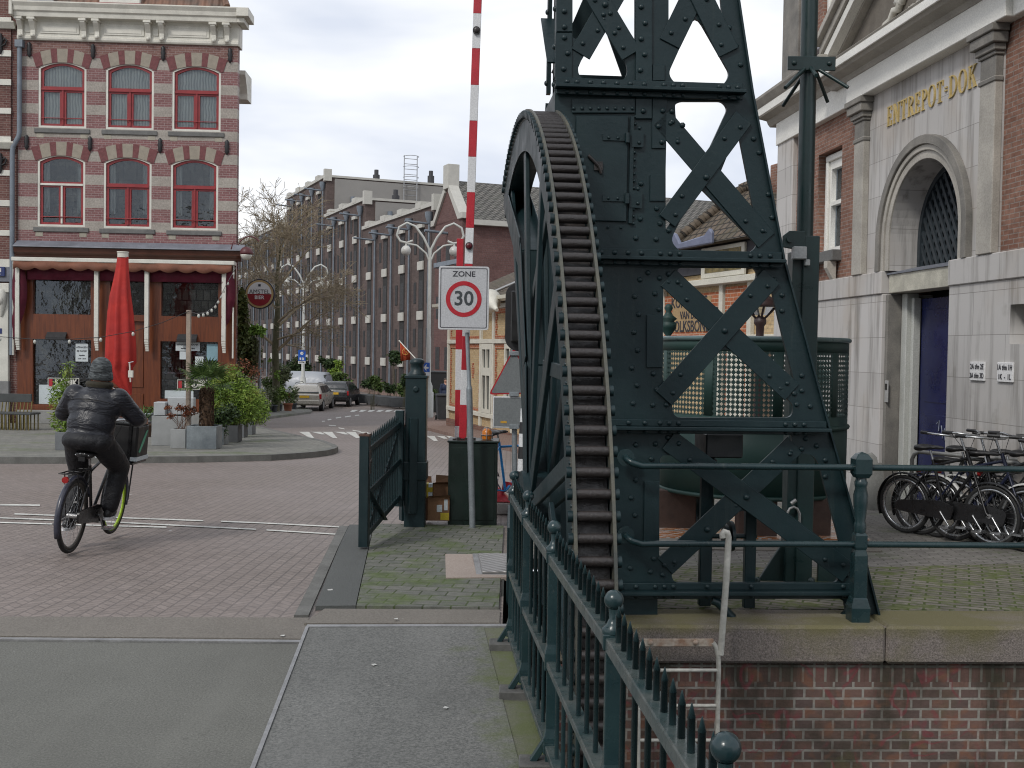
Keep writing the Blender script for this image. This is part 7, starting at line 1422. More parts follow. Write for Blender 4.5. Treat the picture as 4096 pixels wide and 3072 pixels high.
def plant(parent, lumps, n, L_, W_, m, name='foliage', droop=.4, stems=0, h0=0, sh=None):
    b = MB(); leaves(b, lumps, n, L_, W_, droop); o = b.build(name, m, parent)
    if stems:
        b = MB()
        for _ in range(stems):
            c, r = rnd.choice(lumps); p = Vector((rnd.uniform(-.15, .15), rnd.uniform(-.12, .12), h0)); q = Vector((c[0]+rnd.uniform(-.6, .6)*r[0], c[1], c[2]+rnd.uniform(0, .9)*r[2])); b.tube([p, p.lerp(q, .5)+Vector((0, 0, .06)), q], [.009, .007, .003], 5)
        b.build('stems', sh or STEM, parent)
    return o
g, w_, h = pbox('planter_box', 'pale zinc planter box holding the palm tree', z3, 1607, 662, 1866, 858, ZINCP, .55)
palm = thing('palm_tree', 'small windmill palm with a shaggy brown trunk in the zinc planter', 'palm', (g.location.x+.04, g.location.y, g.location.z+h-.05))
sc_ = g.location.y*.46293/FPX; th = (660-300)*sc_; t = NT('palm_trunk'); n = t.noise(22, 5, .7); t.bump(n, 1, .05); PT = t.done(t.mix(t.ramp(n, .35, .65), (.035, .02, .012), (.11, .065, .035)), .95)
b = MB(); pr_ = [(.13, 0)]
for k in range(16): pr_ += [(.125+.02*((k*7) % 3)/3, th*(k+.3)/16), (.105+.02*((k*5) % 3)/3, th*(k+.8)/16)]
b.lathe(pr_+[(.05, th)], (0, 0, 0), 14); 
for _ in range(260): a = rnd.random()*6.28; z_ = rnd.random()*th; p = Vector((.12*math.cos(a), .12*math.sin(a), z_)); b.add([p, p+Vector((.03*math.cos(a+.3), .03*math.sin(a+.3), .05)), p+Vector((.05*math.cos(a), .05*math.sin(a), -.06))], [(0, 1, 2)])
b.build('trunk', PT, palm)
for k in range(19):
    a = k*2.4+.4; el = rad(78-4.4*k+rnd.uniform(-8, 8)); L_ = rnd.uniform(.30, .46); d = Vector((math.cos(a)*math.cos(el), math.sin(a)*math.cos(el), math.sin(el))); o_ = Vector((0, 0, th)); e_ = o_+d*L_+Vector((0, 0, -.05)); b = MB(); b.tube([o_, o_+d*L_*.6, e_], .008, 5); s = d.cross(Vector((0, 0, 1))).normalized(); u = s.cross(d).normalized()
    for j in range(17):
        t_ = rad(-105+210*j/16); f_ = (d*math.cos(t_)+s*math.sin(t_)); R_ = .42*(1-.25*abs(t_)/2); n_ = u*.018; wv_ = f_.cross(u)*.017; tip = e_+f_*R_+Vector((0, 0, -.05*R_/.4-.05*rnd.random())); b.add([e_, e_+f_*R_*.5+wv_, tip, e_+f_*R_*.5-wv_], [(0, 1, 2, 3)])
    b.build('frond', PALM, palm)
g, w_, h = pbox('planter_box', 'small pale concrete planter with brown dried hydrangea heads', z3, 1470, 686, 1600, 850, CONC, .4)
b = MB(); hl = []
for k in range(13):
    q = Vector((rnd.uniform(-.28, .42), rnd.uniform(-.1, .1), h+rnd.uniform(.25, .55))); b.tube([(rnd.uniform(-.1, .1), 0, h-.05), q], .005, 4); hl.append((tuple(q), (.075, .075, .06)))
b.build('stems', mat('dry_stem', (.12, .06, .035), .8), g); plant(g, hl, 700, .045, .035, LEAFR, 'flower_heads')
g, w_, h = pbox('concrete_bench', 'pale grey concrete block bench with a raised back beside the dried hydrangea', z3, 1306, 575, 1600, 828, CONC, .5, cat='bench')
b = MB(); b.box(-w_, -w_+.26, -.1, .24, h, h+.30); b.box(-w_+.27, w_+.1, .05, .24, h+.02, h+.40); b.build('back_block', mat('pale_block', (.40, .42, .43), .8, .15), g, .01)
PLT = 'planters in the row beside the cafe corner'
for i, (xa, ya, xb, yb, m, l_, n, hh) in enumerate(((1790, 670, 1930, 822, ZINCP, 'pale narrow planter with dark glossy shrub, next to the palm planter', 500, .42), (1935, 655, 2052, 800, DGREYP, 'tall dark planter with high feathery bamboo behind the palm', 12500, 1.25), (2055, 640, 2106, 757, GREYP, 'slim grey planter with lower bamboo, second from the road end', 7000, .95), (2104, 595, 2176, 733, GREYP, 'grey planter with grasses at the road end of the row', 500, .5))):
    g, w_, h = pbox('planter_box', l_, z3, xa, ya, xb, yb, m, .5, group=PLT)
    if i == 0: plant(g, [((0, 0, h+.2), (.3, .25, .25)), ((.25, .1, h+.35), (.2, .2, .2)), ((.08, -.2, h-.1), (.18, .1, .2))], 1100, .09, .045, LEAFD, stems=6, h0=h)
    elif i == 1: plant(g, [((-.25, 0, h+.35), (.45, .35, .42)), ((.1, .1, h+.85), (.42, .35, .40)), ((-.32, .1, h+1.0), (.3, .3, .35)), ((.35, 0, h+.55), (.35, .35, .45)), ((.0, 0, h+1.25), (.2, .2, .25)), ((-.5, .1, h+.75), (.25, .25, .3))], n, .095, .019, LEAFB, stems=22, h0=h)
    elif i == 2: plant(g, [((-.05, 0, h+.3), (.4, .35, .4)), ((.2, .1, h+.65), (.35, .3, .35)), ((.42, 0, h+.35), (.3, .3, .4)), ((-.2, .2, h+.8), (.25, .25, .3))], n, .095, .019, LEAFB, stems=14, h0=h)
    else: plant(g, [((.05, 0, h+.2), (.35, .25, .25))], n, .16, .012, LEAFY, droop=-.5, stems=6, h0=h); plant(g, [((.05, -.1, h+.1), (.1, .1, .1))], 60, .05, .05, mat('petal_white', (.5, .4, .38), .7), 'flowers')
    if i in (1, 2): plant(g, [((-.1, .05, h+.5), (.45, .3, .5)), ((.2, .0, h+.35), (.3, .3, .35))], 1500, .10, .03, LEAFM, 'inner_leaves')
    if i == 1: plant(g, [((.25, .05, h+1.45), (.3, .2, .18)), ((.5, .1, h+1.25), (.2, .2, .2))], 260, .06, .04, LEAFR, 'red_leaves', stems=4, h0=h)
g, w_, h = pbox('planter_box', 'grey planter with loose bamboo by the slatted bench', z3, 472, 712, 640, 866, GREYP, .5)
plant(g, [((-.12, 0, h+.3), (.28, .25, .4)), ((-.2, 0, h+.75), (.25, .2, .35)), ((-.08, 0, h+1.15), (.12, .15, .22)), ((-.02, .0, h+1.38), (.10, .1, .10)), ((.1, 0, h+.4), (.25, .25, .4))], 2600, .11, .024, LEAFB, stems=16, h0=h)
g, r_, h = pround('brown pot with a spiky agave beside the red parasol', z3, 1262, 640, 752, 78, mat('brown_pot', (.09, .05, .03), .6)); b = MB()
for k in range(34): a = k*2.4; el = rad(rnd.uniform(15, 80)); L_ = rnd.uniform(.35, .55); d = Vector((math.cos(a)*math.cos(el), math.sin(a)*math.cos(el), math.sin(el))); s = d.cross(Vector((0, 0, 1))).normalized()*.022; p = Vector((-.12, 0, h)); b.add([p-s*.5, p+d*L_*.5+s, p+d*L_, p+d*L_*.5-s], [(0, 1, 2, 3)])
b.build('leaves', PALM, g)
g, r_, h = pround('zinc bucket planter behind the agave pot', z3, 1262, 545, 650, 110, ZINCP); plant(g, [((0, 0, h+.1), (.2, .2, .12))], 200, .1, .03, LEAFM)
# parasol
up = at(*z3(1112, 480), 32.5); up.z = gz(32.5)+.12; pa = thing('parasol', 'closed red cafe parasol on a white pole', 'parasol', tuple(up)); k_ = 32.5*.46293/FPX
def uz(f, x, y): return (at(*f(x, y), 32.5)-up)
b = MB(); b.tube([(0, 0, 0), tuple(uz(z2, 1062, 535))], .035, 10); b.box(-.4, .4, -.4, .4, .0, .08); b.build('pole', WHITE, pa)
tpp = uz(z2, 1062, 560); b = MB(); b.tube([(tpp.x, 0, tpp.z-.02), (tpp.x, 0, tpp.z+.12)], .155, 14); b.tube([(tpp.x, 0, tpp.z+.12), (tpp.x, 0, tpp.z+.15)], .17, 14); b.build('hub_cap', CREAM, pa)
prof = [(z2, 560, 1015, 1110), (z2, 640, 1003, 1112), (z2, 760, 978, 1120), (z2, 900, 945, 1135), (z2, 1050, 925, 1155), (z2, 1200, 915, 1168), (z2, 1330, 908, 1178), (z2, 1470, 903, 1180), (z3, 150, 905, 1150), (z3, 200, 922, 1146), (z3, 260, 960, 1142), (z3, 320, 1020, 1140), (z3, 385, 1108, 1138)]
b = MB(); vs = []; N_ = 40
for j, (f, y, xl, xr) in enumerate(prof):
    a_, c_ = uz(f, xl, y), uz(f, xr, y); cx, r_ = (a_.x+c_.x)/2, (c_.x-a_.x)/2; fold = .34*min(1, j/4)
    for k in range(N_): an = 2*math.pi*k/N_; rr = r_*(1-fold*.5+fold*.5*math.cos(an*8+.6*math.sin(an*3))); vs.append((cx+rr*math.cos(an), rr*.8*math.sin(an), a_.z))
b.add(vs, [(j*N_+k, j*N_+(k+1) % N_, (j+1)*N_+(k+1) % N_, (j+1)*N_+k) for j in range(len(prof)-1) for k in range(N_)], True); t = NT('parasol_red'); t.bump(t.noise(4, 3), .5, .04); pc = b.build('canopy', t.done(t.mix(t.ramp(t.noise(2, 4), .35, .7), (.42, .022, .014), (.30, .014, .012)), .75), pa)
b = MB(); b.tube([uz(z3, 915, 178)+Vector((0, -.45, 0)), uz(z3, 960, 262)+Vector((0, -.45, 0)), uz(z3, 1020, 325)+Vector((0, -.4, 0)), uz(z3, 1130, 390)+Vector((0, -.2, 0))], .012, 5); b.tube([uz(z2, 1140, 1475)+Vector((0, -.3, 0)), uz(z2, 1183, 1465)+Vector((0, -.3, 0))], .012, 5); b.build('hem', PAPER, pa)
b = MB(); b.tube([uz(z2, 1150, 1478)+Vector((0, -.3, 0)), uz(z2, 1158, 1640)+Vector((0, -.3, 0))], .022, 6); b.box(*(lambda q: (q.x-.05, q.x+.08, -.33, -.25, q.z-.1, q.z+.1))(uz(z2, 1155, 1570))); b.build('crank', WHITE, pa)
# bench at the left edge
g0 = ground(*z3(150, 690), .12); bn = thing('slatted_bench', 'dark bench with yellow slatted legs and back by the house wall', 'bench', (g0.x-.2, g0.y, gz(g0.y)+.12), rad(-6)); kk = g0.y*.46293/FPX
YM = mat('bench_yellow', (.16, .125, .03), .5, .3); DKB = mat('bench_dark', (.05, .055, .055), .6, .3); sh_ = (690-535)*kk*.98; bh_ = (690-400)*kk
b = MB(); b.box(-2.2, .75, -.28, .28, sh_-.05, sh_); b.build('seat', DKB, bn, .01); b = MB(); b.box(-2.2, .45, .30, .36, bh_-.18, bh_+.06); b.build('top_rail', DKB, bn, .01)
for k in range(26):
    x_ = .68-.11*k; b = MB(); b.tube([(x_, -.24, 0), (x_, -.26, sh_-.05)], .018, 5); b.tube([(x_, .26, 0), (x_, .26, sh_-.05)], .018, 5); b.build('leg', YM, bn)
    if k > 1: b = MB(); b.tube([(x_, .27, sh_), (x_, .33, bh_-.15)], .018, 5); b.build('back_slat', YM, bn)
# post with fairy lights
ps = at(*z3(1625, 690), 24.3); ps.z = gz(24.3)+.12; pz = (at(*z2(1632, 1020), 24.3)-ps).z; po_ = thing('timber_post', 'weathered square timber post carrying fairy lights beside the palm', 'post', tuple(ps)); b = MB(); b.box(-.045, .045, -.045, .045, 0, pz); b.build('shaft', mat('weathered_timber', (.33, .27, .22), .85, .25, 8), po_, .006)
sl_ = thing('string_lights', 'string of clear bulbs sagging from the cafe corner past the timber post', 'string lights', tuple(at(*z2(1632, 1030), 24.2))); so = Vector(sl_.location)
pts = [at(*z2(x, y), d)-so for x, y, d in ((-250, 1238, 27), (0, 1250, 26.5), (300, 1272, 26), (600, 1272, 25.6), (870, 1255, 25.3), (1150, 1205, 25), (1400, 1130, 24.6), (1632, 1030, 24.2))]; pts2 = [at(*z2(x, y), d)-so for x, y, d in ((1632, 1030, 24.2), (1700, 1052, 26), (1780, 1040, 28), (1850, 990, 30), (1900, 910, 32), (1950, 810, 33.5), (2045, 640, 35.4))]
b = MB(); b.tube(pts, .008, 5); b.tube(pts2, .008, 5); b.build('cable', BFR, sl_)
BUL = mat('bulb_glass', (.55, .55, .5), .15)
for p in [pts[1], pts[2], pts[3], pts[4], pts[5]]+[pts2[i].lerp(pts2[i+1], u) for i in range(1, 6) for u in (.2, .7)]: b = MB(); b.ball((p.x, p.y, p.z-.06), (.035, .035, .05), 8, 6); b.build('bulb', BUL, sl_)
# round beer sign on a pole
DS = 45.0; q = at(*z4(303, 1245), DS); bp = at(*z5(298, 470), DS); bp.z = gz(DS); bs_ = thing('beer_sign', 'round red and white beer sign with a gold rim on a slim pole', 'sign', (q.x, q.y, bp.z)); hz = q.z-bp.z; R_ = 128*.46293/FPX*DS
b = MB(); b.tube([(0, .05, 0), (0, .05, hz-R_*.9)], .045, 8); b.tube([(0, .05, 0), (0, .05, 2.2)], .07, 8); b.build('pole', GALV, bs_)
def disc(r0, r1, y0, y1, m, name, parent, a0=0, a1=2*math.pi, N_=48):
    b = MB()
    if r0 == 0: b.prism([(r1*math.cos(a0+(a1-a0)*k/N_), hz+r1*math.sin(a0+(a1-a0)*k/N_)) for k in range(N_)]+([(r1*math.cos(a1), hz+r1*math.sin(a1))] if a1-a0 < 6.2 else []), y0, y1)
    else:
        vs = [(r_*math.cos(2*math.pi*k/N_), y_, hz+r_*math.sin(2*math.pi*k/N_)) for r_, y_ in ((r0, y0), (r1, y0), (r1, y1), (r0, y1)) for k in range(N_)]; b.add(vs, [(j*N_+k, j*N_+(k+1) % N_, (j+1) % 4*N_+(k+1) % N_, (j+1) % 4*N_+k) for j in range(4) for k in range(N_)])
    return b.build(name, m, parent)
disc(0, R_, -.08, .08, mat('sign_navy', (.02, .022, .04), .4), 'casing', bs_); fc = disc(0, R_*.93, -.10, -.081, mat('sign_gold', (.40, .29, .14), .4), 'rim', bs_); disc(0, R_*.80, -.112, -.101, SWH, 'face', fc); disc(0, R_*.80, -.118, -.1125, mat('sign_crimson', (.22, .012, .022), .4), 'lower_face', fc, math.pi, 2*math.pi)
put_text('sign_word', 'AMSTEL', R_*.42, 0, -.115, hz+R_*.14, INK, fc, .0, sx=.95, depth=.003); put_text('sign_word', 'BIER', R_*.34, 0, -.121, hz-R_*.24, SWH, fc, .003, depth=.003); b = MB(); b.box(-.05, .05, -.118, -.113, hz+R_*.5, hz+R_*.66); b.build('crest', bpy.data.materials['sign_navy'], fc)
# twin globe street lamps
LG = mat('lamp_grey', (.50, .51, .48), .5, .15, 3, .05); GLOBE = mat('lamp_globe', (.55, .55, .52), .3)
def twin(label, xz, ytop, d, width, sign=None, yg=None):
    p = at(*z4(xz, 1400), d); p.z = gz(d); zt = (at(*z4(xz, ytop), d)-p).z; g = thing('street_lamp', label, 'street lamp', tuple(p), 0, 'twin globe street lamps'); kk = d*.46293/FPX; wx = width*kk; b = MB(); zc = zt-wx*1.05
    b.lathe([(.24, 0), (.24, 1.2), (.19, 1.25), (.19, 1.5), (.11, 1.7), (.10, zc*.5), (.08, zc*.52), (.075, zc)], (0, 0, 0), 12); b.build('column', LG, g)
    for s in (-1, 1):
        b = MB(); A_ = [(0, zc-.1), (.03*wx, zc+.28*wx), (.2*wx, zc+.62*wx), (.45*wx, zc+.95*wx), (.7*wx, zc+1.05*wx), (.93*wx, zc+.92*wx), (1.0*wx, zc+.68*wx), (.90*wx, zc+.50*wx), (.70*wx, zc+.45*wx), (.52*wx, zc+.52*wx)]
        b.tube([(s*x_, 0, z_) for x_, z_ in A_], .052, 8); b.tube([(0, 0, zc-.2), (s*.12*wx, 0, zc+.15*wx), (s*.4*wx, 0, zc+.38*wx), (s*.72*wx, 0, zc+.44*wx)], .042, 8); b.build('arm', LG, g)
        b = MB(); gx, gzz, gr = s*.72*wx, zc+.22*wx, .15*wx; b.ball((gx, 0, gzz), (gr, gr, gr*1.05), 16, 12); gl = b.build('globe', GLOBE, g); b = MB(); b.tube([(gx, 0, gzz+gr*.6), (gx, 0, zc+.44*wx)], [gr*.35, .04], 10); b.build('globe_cap', LG, gl)
    return g, p
g, p = twin('taller looking twin globe lamp next to the 30 zone sign', 1765, 632, 49.0, 288)
BLUE = mat('sign_blue', (.012, .09, .42), .4)
q = [at(*z5(*k), 48.6) for k in ((1700, 440), (1770, 325))]; sg2 = thing('direction_sign', 'blue one way sign strapped to the lamp column by the gate', 'road sign', tuple(q[0])); w2, h2 = q[1].x-q[0].x, q[1].z-q[0].z; b = MB(); b.box(0, w2, -.02, .01, h2*.3, h2); b.build('blue_plate', BLUE, sg2); b = MB(); b.box(0, w2, -.02, .01, 0, h2*.28); b.build('text_plate', SWH, sg2); b = MB(); b.prism([(w2*.25, h2*.62), (w2*.6, h2*.9), (w2*.55, h2*.70), (w2*.85, h2*.66), (w2*.85, h2*.55), (w2*.55, h2*.54), (w2*.6, h2*.36)], -.03, -.021); b.build('arrow', SWH, sg2)
g, p = twin('smaller looking twin globe lamp above the silver estate car', 680, 988, 68.0, 205)
q = [at(*z5(*k), 67.5) for k in ((632, 335), (697, 215))]; sg3 = thing('parking_sign', 'blue and white parking zone sign strapped to the lamp column above the cars', 'road sign', tuple(q[0])); w2, h2 = q[1].x-q[0].x, q[1].z-q[0].z; b = MB(); b.box(0, w2, -.02, .01, h2*.22, h2); b.build('blue_plate', BLUE, sg3); b = MB(); b.box(0, w2, -.02, .01, 0, h2*.2); b.build('text_plate', SWH, sg3)
b = MB(); b.tube([(w2*.5, -.03, h2*.75), (w2*.5, -.021, h2*.75)], w2*.22, 14); b.box(w2*.2, w2*.42, -.03, -.021, h2*.28, h2*.45); b.box(w2*.55, w2*.8, -.03, -.021, h2*.28, h2*.45); b.build('pictogram', SWH, sg3); put_text('sign_word', 'ZONE', h2*.14, w2*.5, -.024, h2*.10, INK, sg3, .003, depth=.002)
# bare street tree
tb = at(*z5(440, 400), 54); tb.z = gz(54); tr_ = thing('street_tree', 'bare mossy street tree with drooping twigs beside the beer sign', 'tree', tuple(tb)); b = MB(); cw_ = MB(); R_ = random.Random(5)
def branch(p, d, L_, r_, dep, droop):
    n = 4; pts = [p]; rs = [r_]; q = p.copy(); dd = d.copy()
    for i in range(n):
        dd = (dd+Vector((R_.gauss(0, .14), R_.gauss(0, .14), R_.gauss(0, .10)-droop*i*.05))).normalized(); q = q+dd*L_/n; pts.append(q.copy()); rs.append(max(r_*(1-.55*(i+1)/n), .009))
    cw_.tube(pts, rs, 6 if dep > 2 else 4)
    if dep <= 0: return
    for k in range(5 if dep > 1 else 5):
        i = R_.choice((1, 2, 3, 4)) if dep < 4 else R_.choice((2, 3, 4)); ax = Vector((R_.gauss(0, 1), R_.gauss(0, 1), R_.gauss(0, .5))).normalized(); nd = ((pts[i]-pts[i-1]).normalized()*.75+ax*.8+Vector((0, 0, .12-droop*.3))).normalized(); branch(pts[i], nd, L_*R_.uniform(.45, .72), max(rs[i]*.62, .008), dep-1, droop)
tk = [Vector((0, 0, -.2)), Vector((.02, 0, 1.5)), Vector((-.05, 0, 3.2)), Vector((.05, 0, 5.0)), Vector((.0, 0, 6.6)), Vector((.15, .1, 8.2))]; b.lathe([(.30, 0), (.21, .4)], (0, 0, -.2), 12); b.tube(tk, [.20, .18, .165, .13, .09, .05], 12); b.build('trunk', BARK, tr_)
for z_, a, el, L_, r_, dr2 in ((3.0, 0.1, 32, 2.5, .085, .4), (3.3, 3.3, 35, 2.9, .08, .5), (4.2, 1.0, 40, 2.7, .075, .3), (4.4, 5.6, 30, 2.9, .07, .4), (5.0, 2.4, 50, 2.6, .065, .1), (5.4, 4.2, 45, 2.5, .06, .2), (6.0, .2, 60, 2.6, .06, 0), (6.3, 3.0, 58, 2.7, .06, 0), (6.9, 1.6, 70, 2.2, .05, 0), (7.4, 4.4, 68, 2.1, .05, -.1), (8.0, .5, 75, 2.0, .045, -.1), (8.1, 3.4, 72, 1.8, .04, -.1), (3.6, 5.9, 12, 2.5, .06, .2)):
    d = Vector((math.cos(a)*math.cos(rad(el)), math.sin(a)*math.cos(rad(el)), math.sin(rad(el)))); i = 1
    while i < 5 and tk[i].z < z_: i += 1
    p = tk[i-1].lerp(tk[i], (z_-tk[i-1].z)/(tk[i].z-tk[i-1].z)); branch(p, d, L_, r_, 4 if L_ > 2.55 else 3, dr2)
cw_.build('crown', mat('twig_bark', (.30, .245, .165), .9, .4, 3, .2), tr_)
b = MB(); leaves(b, [((.1, -.2, 1.9), (.12, .1, .25)), ((.3, -.2, 1.0), (.3, .2, .3)), ((-.25, -.2, 2.6), (.12, .1, .15))], 260, .14, .12, .2); b.build('sprouts', leafmat('sprout_leaf', (.08, .14, .02), (.16, .24, .04)), tr_)
# hedge and ivy between the house and the tree
def bush(name, label, f, xc, yc, rx, ry, d, m, n, L_, W_, cat='shrub', group=None, base=True, lumps=7):
    p = at(*f(xc, yc), d); kk = d*.46293/FPX; zg_ = gz(d); g = thing(name, label, cat, (p.x, p.y, zg_), 0, group); hz_ = p.z-zg_; lp = []
    for k in range(lumps): a = rnd.random()*6.28; u = rnd.random()**.5*.6; lp.append(((rx*kk*u*math.cos(a), rnd.uniform(-.3, .3)*rx*kk, hz_+ry*kk*u*math.sin(a)), (rx*kk*rnd.uniform(.35, .6), rx*kk*rnd.uniform(.35, .6), ry*kk*rnd.uniform(.35, .6))))
    plant(g, lp, n, L_, W_, m, stems=10 if base else 0, h0=0, sh=BARK); return g
bush('ivy_hedge', 'tall tangled ivy growing against the side of the cafe house', z4, 130, 1500, 70, 320, 43.5, LEAFV, 5200, .16, .10, 'hedge', lumps=22)
bush('ivy_hedge', 'looser greenery below the round beer sign', z5, 200, 250, 130, 240, 47.5, LEAFV, 4200, .15, .09, 'hedge', lumps=22)
bush('leafy_shrub', 'bright leafed sapling branch in front of the ivy', z4, 270, 1560, 70, 60, 44.0, leafmat('fresh_leaf', (.10, .19, .03), (.20, .32, .06)), 420, .17, .09)
bush('leafy_shrub', 'pale grey green shrub standing among the pots near the cars', z5, 480, 420, 100, 110, 57.5, LEAFY, 1700, .15, .07)
bush('leafy_shrub', 'green shrub rising behind the terracotta pots', z5, 400, 520, 110, 100, 57.0, LEAFM, 1600, .14, .06)
bush('leafy_shrub', 'yellow green rounded shrub in front of the dark block', z5, 960, 390, 85, 110, 84, LEAFB, 1500, .25, .12)
bush('leafy_shrub', 'dark round shrub beside the yellow green one', z5, 880, 320, 80, 60, 88, LEAFD, 1300, .25, .12)
bush('leafy_shrub', 'low dark shrubs behind the silver van', z5, 640, 350, 110, 80, 92, LEAFD, 1500, .28, .14)
bush('leafy_shrub', 'dense green shrub spilling behind the dark hatchback', z5, 1000, 470, 110, 60, 80, LEAFM, 1500, .22, .1)
bush('small_tree', 'clipped dark evergreen tree behind the orange pennant', z5, 1475, 270, 65, 90, 72, LEAFD, 1500, .2, .1, 'tree')
for i, (xc, yc, rx, ry, m) in enumerate(((1240, 510, 70, 55, LEAFD), (1330, 530, 60, 50, LEAFM), (1420, 540, 70, 50, LEAFD), (1520, 560, 70, 60, LEAFM), (1560, 470, 40, 60, LEAFD), (1280, 470, 50, 40, LEAFM))):
    bush('planter_shrub', ('dark planter shrub farthest along the block footway', 'mid green planter shrub, second along the block footway', 'dark low planter shrub in the middle of the block footway', 'green planter shrub nearest the gate post', 'upright dark shrub rising behind the gate post shrubs', 'light green shrub behind the farthest planters')[i], z5, xc, yc, rx, ry, 68-i*1.2, m, 900, .18, .08, group='planters along the block footway')
    if i < 4: p = at(*z5(xc, 600), 67.5-i*1.2); pk = thing('planter_box', ('long black planter trough farthest along the block footway', 'second black planter trough from the far end of the block footway', 'third black planter trough from the far end of the block footway', 'black planter trough nearest the gate post')[i], 'planter', (p.x, p.y, gz(p.y)+.1), rad(-22), 'black troughs along the block footway'); b = MB(); b.add([(-.6, -.25, 0), (.6, -.25, 0), (.6, .25, 0), (-.6, .25, 0), (-.7, -.3, .55), (.7, -.3, .55), (.7, .3, .55), (-.7, .3, .55)], [(0, 3, 2, 1), (4, 5, 6, 7), (0, 1, 5, 4), (1, 2, 6, 5), (2, 3, 7, 6), (3, 0, 4, 7)]); b.build('trough', DGREYP, pk, .02)
bush('planter_shrub', 'small green bush in a pot next to the base of the taller lamp', z5, 1795, 600, 45, 60, 50, LEAFM, 500, .14, .06)
for i, (xc, ya, yb, wz, m, pm, l_) in enumerate(((343, 690, 758, 118, DGREYP, LEAFY, 'wide dark grey pot at the front of the pot group'), (300, 672, 715, 60, TERRA, LEAFM, 'terracotta pot behind the wide dark grey pot'), (420, 690, 757, 56, DGREYP, LEAFM, 'dark pot between the wide grey pot and the big terracotta pot'), (465, 680, 748, 50, DGREYP, LEAFB, 'slim dark pot touching the big terracotta pot'), (535, 678, 746, 84, TERRA, LEAFM, 'big terracotta pot nearest the silver estate car'), (592, 676, 732, 50, DGREYP, LEAFY, 'small dark pot with trailing grey leaves beside the car'))):
    g, r_, h = pround(l_, z5, xc, ya, yb, wz, m, .1, 'potted plants on the pot island'); plant(g, [((0, 0, h+.3), (r_*1.3, r_*1.3, .35)), ((r_*.6, 0, h+.6), (r_, r_, .35))], 420, .14, .05, pm, stems=5, h0=h)
